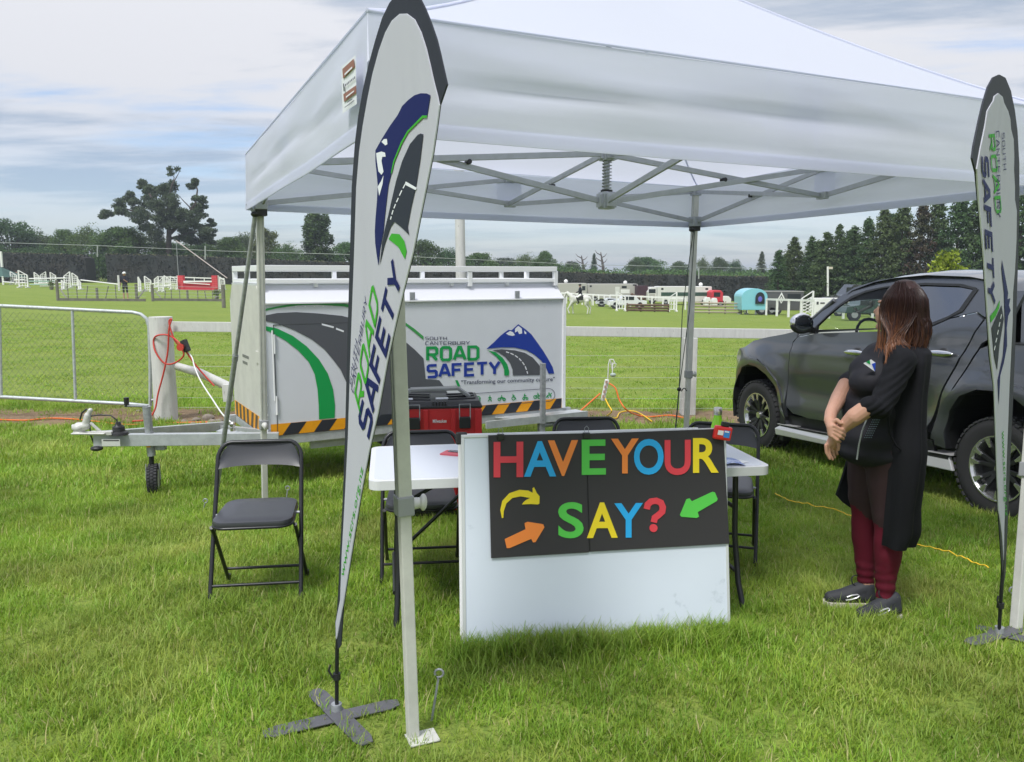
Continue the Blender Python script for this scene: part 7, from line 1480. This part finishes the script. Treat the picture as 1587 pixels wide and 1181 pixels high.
jwing(22, 441, 421, 9, 'white jump wing at the far left of the arena'); jwing(37, 446, 419, 13, 'tall slatted jump wing second from the left'); jwing(58, 442, 422, 7, 'small jump wing behind the green-banded poles'); jwing(105, 446, 421, 9, 'sloping jump wing at the right end of the green-banded poles', -1); jwing(117, 444, 423, 8, 'jump wing left of the wooden post fence')
for i, (x0, y0, x1, y1, m_) in enumerate(((45, 432, 102, 431, JW), (45, 436, 90, 436, JG), (60, 439, 102, 438, JW), (46, 441, 84, 441, JG), (62, 443.5, 104, 443, JW))): jpole(x0, y0, x1, y1, 446, ['top white pole of the left jump', 'upper green-banded pole of the left jump', 'middle white pole of the left jump', 'lower green-banded pole of the left jump', 'lowest white pole of the left jump'][i], m_)
jwing(230, 452, 428, 9, 'white slatted jump wing right of the cap-wearing person'); jwing(250, 452, 430, 7, 'narrow jump wing left of the red wall', -1); jwing(270, 449, 428, 10, 'white jump wing touching the red wall pillar')
jwing(962, 482, 452, 13, 'white jump wing right of the grey horse', 1, n=3); jwing(1042, 483, 453, 12, 'white jump wing left of the rear right tent leg', -1, n=3); jwing(1151, 487, 455, 11, 'white jump wing beside the light blue trailer', 1, n=6); jwing(1250, 492, 451, 17, 'lattice-filled jump wing in front of the pickup mirror', -1, lattice=True)
jpole(236, 440, 247, 438, 450, 'white pole of the narrow middle jump', JW); jpole(234, 446, 266, 442, 450, 'slanting white pole in front of the red wall', JW); jpole(125, 434, 185, 441, 450, 'long fallen white pole on the grass left of the person', JW)
for a_ in ((50, 438, 417, 7, 'thin-slatted jump wing at the back of the left jump cluster'), (68, 439, 421, 8, 'back-row wing below the grey gazebo frame', -1), (83, 440, 422, 8, 'back-row wing right of the grey gazebo frame'), (95, 438, 420, 7, 'narrow back-row wing near the end of the green-banded poles'), (98, 449, 434, 3, 'short white marker post in front of the left jump'), (124, 449, 433, 3, 'short white marker post right of the left jump'), (217, 452, 429, 3, 'tall single white stand just right of the person'), (259, 446, 427, 7, 'back-row wing between the middle jumps'), (243, 444, 428, 6, 'narrow back-row wing left of the middle jumps', -1), (345, 449, 429, 7, 'white wing right of the red wall pillar')): jwing(*a_)
for i, (x0, y0, x1, y1) in enumerate(((22, 434, 37, 433), (24, 439, 38, 438), (240, 448, 262, 448), (252, 437, 270, 437), (5, 437, 22, 438))): jpole(x0, y0, x1, y1, 444, ['white pole between the two leftmost wings, upper', 'white pole between the two leftmost wings, lower', 'low white pole in the middle jumps', 'upper white pole touching the wing beside the red wall', 'white pole at the far left frame edge'][i], JW)
small_person_q = [(27, 440, 421, 'spectator in dark clothes near the far left jumps'), (146, 437, 424, 'dark-clothed person standing beside the far brown horse'), (312, 444, 431, 'person in blue behind the red wall')]
# red wall
b = base(307, 450); wl = thing('red_jump_wall', 'red brick-patterned show jump wall with two pillars', 'jump wall', tuple(b)); sc = b.y / CF; top = AY(282, 427, b.y).z - b.z
for x in (-25, 27):
    mb = MB(); mb.box((x * sc, 0, top / 2), (9 * sc, .4, top)); pr = mb.build('pillar', JR, wl, bevel=.02)
    for r_ in range(7):
        for k in range(2): mb = MB(); mb.box((x * sc + (k - .5) * 4 * sc + (r_ % 2) * .8 * sc - .4 * sc, -.205, top * (.08 + .13 * r_)), (3.4 * sc, .02, top * .10)); mb.build('brick', mat('brick_face', (.62, .08, .09), .7), pr)
    mb = MB(); mb.box((x * sc - 5.3 * sc * (1 if x < 0 else -.9), 0, top / 2), (.13, .2, top)); mb.build('post', JW, wl)
mb = MB(); mb.box((1 * sc, 0, top * .27), (43 * sc, .3, top * .54)); mb.build('panel', JR, wl, bevel=.02); mb = MB(); mb.box((1 * sc, 0, top * .60), (44 * sc, .4, top * .10)); mb.build('plank', JW, wl); mb = MB(); mb.bar((-20 * sc, -.25, top * .52), (20 * sc, -.25, top * .40), .06, .08); mb.build('plank', JW, wl)
# wooden post and wire arena fence
def wpost(px, yb, yt, r, label, lean=0):
    b = base(px, yb); h = AY(px, yt, b.y).z - b.z; t_ = thing('wooden_post', label, 'fence post', tuple(b), group='grey wooden posts of the arena fence'); mb = MB(); mb.cyl((0, 0, -.1), (lean, 0, h), r, n=8); mb.build('post', JT, t_, smooth=40)
for x, yb, yt, r, lb in ((90, 466, 434, .10, 'thick grey post at the left end of the wire fence'), (151, 464, 446, .09, 'thick grey post in the middle of the wire fence'), (212, 465, 440, .10, 'thick grey post right of the person'), (237, 467, 441, .10, 'thick grey post left of the second fence bay'), (291, 466, 450, .08, 'grey post in the middle of the second fence bay'), (347, 477, 441, .12, 'thick grey post next to the trailer rack corner')): wpost(x, yb, yt, r, lb)
for x, yb, yt, ln, lb in ((106, 463, 440, 0, 'thin batten right of the left end post'), (120, 463, 443, 0, 'thin upright batten second in the left bay'), (133, 464, 443, .2, 'thin leaning batten left of the middle post'), (163, 463, 443, .3, 'thin leaning batten right of the middle post'), (180, 463, 441, 0, 'thin batten left of the person'), (255, 465, 450, .1, 'thin batten first in the second bay'), (266, 465, 449, 0, 'thin batten second in the second bay'), (279, 465, 450, 0, 'thin batten before the middle post of the second bay'), (307, 466, 450, 0, 'thin batten after the middle post of the second bay'), (320, 466, 451, -.1, 'leaning thin batten below the red wall pillar'), (330, 466, 451, 0, 'thin batten nearest the trailer')): wpost(x, yb, yt, .035, lb, ln)
for x0, x1, lb in ((92, 226, 'long grey ground beam of the left wire fence bay'), (238, 345, 'long grey ground beam of the right wire fence bay')):
    a_, c_ = base(x0, 466), base(x1, 467); t_ = thing('ground_beam', lb, 'beam', tuple(a_)); mb = MB(); mb.bar(a_ + Vector((0, 0, .08)), c_ + Vector((0, 0, .08)), .2, .18); mb.build('beam', JT, t_, True)
    aw = thing('arena_wires', 'thin wires of the %s fence bay' % ('left' if x0 < 100 else 'right'), 'fence wire', tuple(a_))
    for k in range(4): mb = MB(); mb.cyl(a_ + Vector((0, 0, .35 + .22 * k)), c_ + Vector((0, 0, .35 + .22 * k)), .012, n=4); mb.build('wire', WRD, aw, True)
    for xx, s_ in ((x0, 1), (x1 - 14, -1)): a2 = base(xx + (2 if s_ > 0 else 13), 462); mb = MB(); mb.cyl(base(xx + (12 if s_ > 0 else 2), 465) + Vector((0, 0, .1)), a2 + Vector((0, 0, .65)), .05, n=6); mb.build('brace', JT, t_, True)
for px, yb, lb in ((80, 449, 'small potted bush by the left wire fence post'), (336, 464, 'potted green plant by the post next to the trailer')):
    b = base(px, yb); t_ = thing('potted_plant', lb, 'plant', tuple(b)); mb = MB(); mb.lathe([(0, 0), (.14, 0), (.18, .25), (0, .25)], (0, 0, 0), 12); mb.build('pot', JT, t_, smooth=40); mb = MB(); clump(mb, Vector((0, 0, .52)), .30, 260, .06, random.Random(4)); mb.build('foliage', LF_L, t_, recalc=False)
b = base(278, 448); t_ = thing('guyed_pole', 'thin tall pole with a long slanting stay above the red wall', 'pole', tuple(b)); tp_ = AY(273, 373, b.y); mb = MB(); mb.cyl(b, tp_, .035, n=6); mb.build('pole', GALV, t_, True); mb = MB(); mb.cyl(tp_, AY(352, 431, b.y - 4), .045, n=6); mb.build('stay', mat('pole_pinkish', (.42, .36, .34), .5), t_, True)
# person in the field
def small_person(px, yb, yt, label, top, legs_, cap=None, bare=False, face=1, sit=False):
    b = base(px, yb); h = AY(px, yt, b.y).z - b.z; s_ = h / 1.75; t_ = thing('person', label, 'person', tuple(b)); V = lambda x, y, z: Vector((x * s_, y * s_, z * s_))
    mb = MB(); mb.caps(V(-.09, 0, .88), V(-.10, 0, .48), .085 * s_, .06 * s_, 8); mb.caps(V(.09, 0, .88), V(.12, 0, .48), .085 * s_, .06 * s_, 8); mb.ell(V(0, 0, .92), (.17 * s_, .12 * s_, .12 * s_)); l_ = remeshed(mb, 'shorts' if bare else 'trousers', legs_, .02 * s_, t_)
    mb = MB(); mb.caps(V(-.10, 0, .5), V(-.11, .0, .08), .055 * s_, .04 * s_, 8); mb.caps(V(.12, 0, .5), V(.14, 0, .08), .055 * s_, .04 * s_, 8); mb.caps(V(-.11, 0, .05), V(-.11, -.14, .04), .045 * s_, .035 * s_, 8); mb.caps(V(.14, 0, .05), V(.14, -.14, .04), .045 * s_, .035 * s_, 8)
    mb.ell(V(.0, -.02, 1.60), (.085 * s_, .10 * s_, .12 * s_)); mb.caps(V(0, 0, 1.5), V(0, 0, 1.42), .05 * s_, .05 * s_, 8); mb.caps(V(.20 * face, -.1, 1.12), V(.08 * face, -.26, 1.25), .04 * s_, .035 * s_, 8); mb.caps(V(-.26 * face, 0, 1.12), V(-.27 * face, -.05, .85), .04 * s_, .035 * s_, 8); remeshed(mb, 'skin', SKN, .02 * s_, t_)
    mb = MB(); mb.ell(V(0, 0, 1.25), (.20 * s_, .13 * s_, .26 * s_)); mb.ell(V(0, 0, 1.05), (.17 * s_, .12 * s_, .16 * s_)); mb.caps(V(.19 * face, 0, 1.40), V(.24 * face, -.03, 1.12), .06 * s_, .055 * s_, 8); mb.caps(V(-.19 * face, 0, 1.40), V(-.27 * face, 0, 1.12), .06 * s_, .055 * s_, 8); remeshed(mb, 'shirt', top, .02 * s_, t_)
    if cap: mb = MB(); mb.ell(V(0, 0, 1.66), (.10 * s_, .12 * s_, .09 * s_)); mb.ell(V(.0, -.12, 1.64), (.08 * s_, .09 * s_, .015 * s_)); mb.build('cap', cap, t_, smooth=60)
    return t_
NVY = mat('cloth_navy', (.012, .014, .025), .8)
small_person(195, 465, 421, 'person in white cap, black top and black shorts standing in the arena', NVY, BLK, JW, True)
mb = MB(); b = base(190, 465); t_ = thing('towel', 'white cloth hanging at the side of the person in the arena', 'cloth', tuple(b)); sc = b.y / CF; mb.grid(lambda u, v: ((-5 + 3 * u) * sc, -.1 + .03 * sin(u * 9), (14 + 24 * v) * sc), 6, 8); mb.build('cloth', JW, t_)
for q_ in small_person_q: small_person(q_[0], q_[1], q_[2], q_[3], NVY, NVY)
small_person(1060, 470, 448, 'distant person partly hidden by the rear right tent leg', NVY, JB)
small_person(1085, 468, 446, 'distant person in dark clothes behind the rustic fence', NVY, NVY)
# horses
def horse(px, yb, hpx, m_, label, flip=1, rider=None):
    b = base(px, yb); s_ = hpx * b.y / CF / 1.65; t_ = thing('horse', label, 'horse', tuple(b)); V = lambda x, y, z: Vector((x * s_ * flip, y * s_, z * s_)); mb = MB(); K = lambda p, q, r, r2: mb.caps(V(*p), V(*q), r * s_, r2 * s_, 10)
    mb.ell(V(.42, 0, 1.22), (.42 * s_, .27 * s_, .31 * s_)); mb.ell(V(-.05, 0, 1.17), (.55 * s_, .28 * s_, .30 * s_)); mb.ell(V(-.52, 0, 1.18), (.33 * s_, .25 * s_, .36 * s_)); K((-.60, 0, 1.32), (-.95, 0, 1.66), .25, .15); K((-.95, 0, 1.66), (-1.10, 0, 1.62), .15, .13); K((-1.08, 0, 1.62), (-1.26, 0, 1.28), .12, .07); mb.ell(V(-1.0, .06, 1.80), (.03 * s_, .03 * s_, .08 * s_)); mb.ell(V(-1.0, -.06, 1.80), (.03 * s_, .03 * s_, .08 * s_))
    for y, (k1, k2, k3) in ((-.13, ((-.80, .66), (-.95, .42), (-.82, .08))), (.13, ((-.55, .62), (-.52, .35), (-.50, .06)))): K((-.58, y, 1.0), (k1[0], y, k1[1]), .13, .075); K((k1[0], y, k1[1]), (k2[0], y, k2[1]), .065, .048); K((k2[0], y, k2[1]), (k3[0], y, k3[1]), .045, .06)
    for y, dx in ((-.14, 0), (.14, .22)): K((.55, y, 1.05), (.46 + dx, y, .75), .19, .10); K((.46 + dx, y, .75), (.68 + dx, y, .50), .08, .055); K((.68 + dx, y, .50), (.62 + dx, y, .06), .05, .06)
    K((.80, 0, 1.38), (.95, 0, 1.10), .06, .08); K((.95, 0, 1.10), (.93, 0, .65), .08, .03); remeshed(mb, 'body', m_, .035 * s_, t_, smooth_it=2)
    mb = MB(); mb.ell(V(.08, 0, 1.47), (.30 * s_, .20 * s_, .06 * s_)); mb.box(V(.05, 0, 1.28), (.42 * s_, .57 * s_, .30 * s_)); mb.build('saddle_cloth', BLK if rider else JB, t_)
    mb = MB(); mb.tube([V(-1.24, -.08, 1.36), V(-.9, -.16, 1.42), V(-.35, -.15, 1.62)], .012 * s_, 5); mb.tube([V(-1.06, -.13, 1.70), V(-1.14, -.12, 1.45)], .014 * s_, 5); mb.build('bridle', BLK, t_)
    if rider:
        r_ = thing('person', rider, 'rider', tuple(b + V(.02, 0, 1.45))); W = lambda x, y, z: Vector((x * s_ * flip, y * s_, z * s_))
        mb = MB(); mb.ell(W(.02, 0, .42), (.15 * s_, .20 * s_, .30 * s_)); mb.ell(W(.04, 0, .14), (.17 * s_, .19 * s_, .15 * s_))
        for y in (-1, 1): mb.caps(W(0, y * .2, .60), W(-.06, y * .24, .35), .07 * s_, .06 * s_, 8); mb.caps(W(-.06, y * .24, .35), W(-.30, y * .14, .26), .055 * s_, .045 * s_, 8)
        remeshed(mb, 'jacket', NVY, .025 * s_, r_)
        mb = MB()
        for y in (-1, 1): mb.caps(W(.02, y * .16, .06), W(-.28, y * .30, -.12), .11 * s_, .08 * s_, 8)
        remeshed(mb, 'breeches', JW, .025 * s_, r_); mb = MB()
        for y in (-1, 1): mb.caps(W(-.28, y * .31, -.12), W(-.10, y * .30, -.52), .075 * s_, .055 * s_, 8); mb.caps(W(-.10, y * .30, -.55), W(-.24, y * .30, -.58), .05 * s_, .04 * s_, 8)
        remeshed(mb, 'boots', BLK, .025 * s_, r_); mb = MB(); mb.ell(W(0, 0, .82), (.085 * s_, .08 * s_, .11 * s_)); mb.caps(W(0, 0, .75), W(0, 0, .66), .05 * s_, .05 * s_, 8); mb.ell(W(-.31, .13, .26), (.04 * s_, .04 * s_, .04 * s_)); mb.ell(W(-.31, -.13, .26), (.04 * s_, .04 * s_, .04 * s_)); remeshed(mb, 'skin', SKN, .02 * s_, r_)
        mb = MB(); mb.ell(W(0, 0, .88), (.12 * s_, .11 * s_, .09 * s_)); mb.ell(W(-.11, 0, .86), (.07 * s_, .07 * s_, .012 * s_)); mb.build('riding_helmet', BLK, r_, smooth=60)
    return t_
horse(898, 487, 32, mat('horse_white', (.66, .66, .62), .7, var=.12, vscale=2), 'white-grey horse trotting left past the trailer with a rider', 1, 'rider in navy jacket and helmet sitting on the grey horse')
horse(148, 433, 14, JB, 'small dark brown horse standing near the far white rails', -1); horse(990, 474, 18, JB, 'brown horse standing between the white car and the log jump', 1)
# white rails
def rail_run(pts, ph, label, npx, m_=None, name='white_rail_fence', w_=.09):
    m_ = m_ or JW; B = [base(x, y) for x, y in pts]; t_ = thing(name, label, 'rail fence', tuple(B[0]))
    for a_, c_ in zip(B, B[1:]):
        mb = MB(); mb.bar(a_ + Vector((0, 0, ph)), c_ + Vector((0, 0, ph)), .04, .14); mb.build('rail', m_, t_, True)
        n = max(1, int(abs(pts[1][0] - pts[0][0]) / npx)) if len(pts) == 2 else npx
        for k in range(n + 1): p = a_.lerp(c_, k / n); mb = MB(); mb.box(p + Vector((0, 0, ph / 2)), (w_, w_, ph)); mb.build('post', m_, t_, True)
rail_run([(152, 436), (182, 437)], .95, 'short white rail behind the left wire fence', 14); rail_run([(205, 437), (280, 441)], .9, 'white rail in front of the long hedge left of the red wall', 16); rail_run([(286, 441), (348, 443)], .9, 'white rail behind the red wall', 14)
rail_run([(870, 470), (945, 475)], 1.0, 'white rail fence behind the grey horse', 7.6, w_=.13); rail_run([(945, 474), (1062, 480)], 1.0, 'white rail fence behind the log jump', 15, w_=.13); rail_run([(1157, 486), (1262, 495)], 1.15, 'white rail fence in front of the light blue trailer', 16, w_=.13); rail_run([(1262, 493), (1420, 497)], 1.15, 'white rail fence seen through the pickup windows', 20, w_=.13)
# log jump and rustic fence
for (x0, x1, yb, k_, m_, nm, lb) in ((972, 1036, 483, 3, JB, 'log_jump', 'low brown jump of stacked logs left of the tent leg'), (1074, 1149, 486, 4, RUS, 'rustic_fence', 'rustic pale timber rails right of the tent leg')):
    a_, c_ = base(x0, yb), base(x1, yb + 1); t_ = thing(nm, lb, 'jump' if k_ == 3 else 'rail fence', tuple(a_)); st = .19 if k_ == 3 else .22
    for k in range(k_): mb = MB(); mb.cyl(a_ + Vector((0, 0, .12 + st * k)), c_ + Vector((0, 0, .12 + st * k)), .075 if k_ == 3 else .055, n=8); mb.build('log' if k_ == 3 else 'rail', m_, t_, True, 40)
    for f in (0, .33, .66, 1): mb = MB(); p = a_.lerp(c_, f); mb.box(p + Vector((0, .06, st * k_ / 2)), (.10, .08, st * k_ + .1)); mb.build('post', m_, t_, True)
# parked trucks, horse floats and cars in the distance
VGL = mat('vehicle_window', (.02, .025, .03), .15); VW = mat('truck_white', (.66, .66, .63), .5, var=.08, vscale=1); VG = mat('truck_grey', (.42, .41, .38), .5); RUBF = RUB
def vbox(name, label, cat, px0, px1, yt, yb, m_, depth, parts=(), wheels=(.15, .85), Y=None, prof=None):
    b = base((px0 + px1) / 2, yb) if Y is None else Vector((AY((px0 + px1) / 2, 450, Y).x, Y, 0)); b.z = gz(b.x, b.y); sc = b.y / CF * 1.0; w_ = (px1 - px0) * sc; h = AY((px0 + px1) / 2, yt, b.y).z - b.z; t_ = thing(name, label, cat, tuple(b)); z0 = .35 if h > 1.2 else .2
    P = prof or [(0, 0), (1, 0), (1, .97), (.985, 1), (.015, 1), (0, .97)]; mb = MB(); mb.prism([(-w_ / 2 + u * w_, 0, z0 + v * (h - z0)) for u, v in P], (0, depth, 0)); mb.build('body', m_, t_, bevel=.04)
    for nm, (u0, v0, u1, v1), pm in parts: mb = MB(); mb.prism([(-w_ / 2 + u * w_, -.012, z0 + v * (h - z0)) for u, v in ((u0, v0), (u1, v0), (u1, v1), (u0, v1))], (0, .03, 0)); mb.build(nm, pm, t_)
    for u in wheels: mb = MB(); x = -w_ / 2 + u * w_; mb.cyl((x, .02, .38), (x, .26, .38), .38, n=18); wh = mb.build('wheel', RUBF, t_, smooth=40); mb = MB(); mb.cyl((x, .0, .38), (x, .03, .38), .20, n=14); mb.build('rim', GREYP, wh, smooth=40)
    return t_, w_, h, z0
vbox('horse_truck', 'grey horse truck body behind the mounted rider', 'truck', 911, 988, 440, 0, VG, 2.4, [('window', (.04, .78, .08, .9), VGL), ('window', (.68, .70, .78, .86), VGL), ('window', (.90, .88, .98, .97), VGL), ('door', (.55, .2, .64, .8), VW), ('panel', (.66, .35, .84, .62), JW)], Y=90)
t_, w_, h, z0 = vbox('horse_truck', 'pale grey truck body behind the horse head right of the trailer', 'truck', 862, 909, 439, 0, VG, 2.4, [('window', (.85, .5, .96, .8), VGL)], Y=88)
for px, Y, yy, lb in ((877, 89.5, 436, 'white satellite dome on the pale grey truck roof'), (969, 91, 438, 'white satellite dome on the grey horse truck roof'), (1086, 88, 441, 'white satellite dome on the white truck with the green band')): c = AY(px, yy, Y); d_ = thing('satellite_dome', lb, 'satellite dish', tuple(c), group='satellite domes'); mb = MB(); mb.ell((0, 0, 0), (.22, .22, .22)); mb.cyl((0, 0, -.35), (0, 0, -.1), .06); mb.build('dome', JW, d_, smooth=60)
vbox('horse_truck', 'white horse truck with dark green band and open cab door', 'truck', 1020, 1103, 444, 0, VW, 2.4, [('band', (.06, .38, .95, .62), mat('band_green', (.03, .07, .05), .5)), ('window', (.06, .78, .10, .9), VGL), ('window', (.88, .78, .93, .9), VGL)], Y=86)
vbox('truck_cab', 'white truck cab left of the truck with the green band', 'truck', 1004, 1019, 445, 0, VW, 2.2, [('window', (.1, .55, .8, .85), VGL), ('door', (.15, .1, .75, .5), VG)], (.5,), Y=87, prof=[(0, 0), (1, 0), (1, 1), (.35, 1), (0, .62)])
vbox('awning', 'dark maroon awning between the grey and white trucks', 'awning', 988, 1004, 443, 0, mat('awning_dark', (.05, .02, .03), .8), 2.0, [], (), Y=88)
vbox('red_tractor_cab', 'red vehicle cab behind the arena right of the tent leg', 'truck', 1103, 1121, 450, 0, JR, 2.0, [('window', (.2, .5, .75, .85), VGL)], (.3, .8), Y=84, prof=[(0, 0), (1, 0), (1, .8), (.8, 1), (.2, 1), (0, .85)])
cp_ = [(0, .12), (1, .12), (1, .52), (.80, .58), (.70, .96), (.42, 1.0), (.28, .62), (.04, .52)]
vbox('parked_car', 'white station car parked behind the white rails', 'car', 944, 1003, 458, 0, mat('car_white', (.70, .71, .72), .2, coat=.6), 1.7, [('window', (.36, .60, .50, .90), VGL), ('window', (.52, .60, .66, .90), VGL)], (.18, .82), Y=66, prof=cp_)
vbox('parked_car', 'silver car roof showing behind the white rails near the jump wing', 'car', 925, 968, 462, 0, mat('car_silver_far', (.5, .52, .54), .25, coat=.6), 1.7, [('window', (.4, .60, .64, .9), VGL)], (.18, .82), Y=72, prof=cp_)
# light blue rounded trailer and charcoal float
BL = mat('pod_light_blue', (.22, .55, .64), .35, coat=.3); arcp = [(cos(a), sin(a)) for a in [pi * i / 12 for i in range(13)]]
vbox('horse_float', 'light blue round-roofed horse float with arched window', 'trailer', 1150, 1190, 447, 0, BL, 2.0, [('lower_panel', (.03, .02, .97, .20), BL)], (.8,), Y=58, prof=[(.02, 0), (.98, 0), (1, .62)] + [(.5 + .5 * c_, .62 + .38 * s_) for c_, s_ in arcp[1:-1]] + [(0, .62)])
b = AY(1178, 464, 57.9); t_ = thing('float_window', 'arched dark window with purple poster on the light blue float', 'window', tuple(b)); mb = MB(); mb.prism([(.33 * c_, 0, .1 + .42 * s_) for c_, s_ in arcp] + [(-.33, 0, -.32), (.33, 0, -.32)], (0, .05, 0)); mb.build('pane', VGL, t_); mb = MB(); mb.ell((0, -.01, .02), (.15, .01, .2)); mb.build('poster', mat('poster_purple', (.12, .12, .5), .5), t_)
vbox('horse_float', 'charcoal grey boxy horse float with white crest on its side', 'trailer', 1186, 1246, 451, 0, mat('float_charcoal', (.085, .085, .09), .4), 2.0, [('panel', (.05, .25, .38, .85), mat('float_panel', (.10, .10, .105), .4)), ('window', (.58, .45, .92, .85), VGL), ('trim', (.0, .96, 1.0, .99), VG)], (.2, .32), Y=60)
b = AY(1211, 462, 59.9); t_ = thing('crest', 'white spade-shaped crest emblem on the charcoal float', 'emblem', tuple(b)); mb = MB()
for q_ in stroke2d([(-.24, -.1), (0, .35), (.24, -.1)], .09): mb.add([(p.x, 0, p.y) for p in q_], [(0, 1, 2, 3)])
for q_ in stroke2d([(-.12, -.14), (0, .08), (.12, -.14), (0, -.34)], .06, True): mb.add([(p.x, 0, p.y - .02) for p in q_], [(0, 1, 2, 3)])
mb.build('print', JW, t_)
vbox('sign_box', 'white box sign with small black lettering beside the lattice wing', 'sign', 1259, 1302, 462, 492, JW, .6, [('lettering', (.12, .55, .2, .75), INK), ('lettering', (.26, .6, .42, .7), INK)], ())
vbox('parked_car', 'black car with white roof behind the box sign', 'car', 1285, 1375, 441, 0, mat('car_black_far', (.02, .02, .025), .2, coat=.6), 1.8, [('window', (.3, .6, .6, .9), VGL)], (.2, .8), Y=62, prof=cp_)
for i, (x0, x1, yt, lb) in enumerate(((1312, 1388, 463, 'dark green car seen through the pickup front window'), (1384, 1460, 465, 'dark car farther right through the pickup front window'))): vbox('parked_car', lb, 'car', x0, x1, yt, 0, mat('car_green_far', (.03, .06, .055), .2, coat=.6), 1.8, [('window', (.3, .6, .6, .9), VGL)], (.2, .8), Y=48, prof=cp_)
b = base(1283, 484); t_ = thing('light_pole', 'white pole with a small box lamp above the box sign', 'pole', tuple(b)); tp_ = AY(1283, 413, b.y); mb = MB(); mb.cyl(b, tp_, .10, n=10); mb.build('pole', JW, t_, True, 40); mb = MB(); mb.box(tp_ + Vector((.25, 0, -.14)), (.4, .2, .22)); mb.build('lamp_box', mat('lamp_cream', (.6, .55, .45), .5), t_, True)
# left distance: marquee, gazebo frame, boxes
b = base(4, 441); t_ = thing('marquee', 'green-roofed marquee with white posts at the left frame edge', 'tent', tuple(b)); sc = b.y / CF; zt = AY(4, 414, b.y).z - b.z; mb = MB(); mb.add([(-20 * sc, -1.5, zt * .55), (15 * sc, -1.5, zt * .42), (15 * sc, 3, zt * .42), (-20 * sc, 3, zt * .55), (-6 * sc, .7, zt)], [(0, 1, 4), (1, 2, 4), (2, 3, 4), (3, 0, 4)]); mb.build('roof', mat('marquee_green', (.04, .10, .08), .7), t_)
for x in (-18, -2, 13): mb = MB(); mb.box((x * sc, -1.4, zt * .24), (.15, .15, zt * .48)); mb.build('post', JW, t_)
mb = MB(); mb.prism([(0, -.1, zt), (0, -.1, zt * 1.9), (.2, -.1, zt * 1.9), (.2, -.1, zt)], (0, .2, 0)); mb.build('mast', JW, t_)
b = base(72, 437); t_ = thing('gazebo_frame', 'small grey open gazebo frame behind the left jump', 'tent', tuple(b)); sc = b.y / CF; zt = AY(72, 414.5, b.y).z - b.z
for x in (-9.5, 9.5): mb = MB(); mb.box((x * sc, 0, zt / 2), (.1, .1, zt)); mb.build('post', GALV, t_)
mb = MB(); mb.box((0, 0, zt), (20 * sc, 1.5, .14)); mb.build('roof', mat('gazebo_grey', (.2, .24, .22), .6), t_)
vbox('picnic_table', 'reddish picnic tables in front of the hedge at the far left', 'table', 24, 54, 427, 437, mat('table_red', (.22, .09, .07), .7), 1.0, [], ())
for x0, x1, y0_, y1_, lb in ((1092, 1102, 461, 470, 'round white cover bundle behind the rustic fence'), (1104, 1112, 462, 470, 'white sheeted bundle near the red cab'), (1113, 1133, 459, 466, 'long white trestle behind the rustic fence'), (955, 975, 449, 458, 'white painted plank leaning on the truck')): vbox('white_bundle', lb, 'bundle', x0, x1, y0_, y1_ + 6, JW, .8, [], (), prof=[(0, 0), (1, 0), (1, .6), (.8, 1), (.2, 1), (0, .6)])
# ------------------------------------------------------------------ air
mb = MB(); mb.box((0, 950, 7), (2600, 2100, 32)); hz = bpy.data.materials.new('haze'); hz.use_nodes = True; t = hz.node_tree; t.nodes.remove(t.nodes['Principled BSDF'])
pv = t.nodes.new('ShaderNodeVolumePrincipled'); pv.inputs['Color'].default_value = (.80, .88, 1, 1); pv.inputs['Density'].default_value = .0006; pv.inputs['Anisotropy'].default_value = .2
t.links.new(pv.outputs[0], t.nodes['Material Output'].inputs['Volume']); hb = mb.build('haze', hz); tag(hb, kind='stuff')
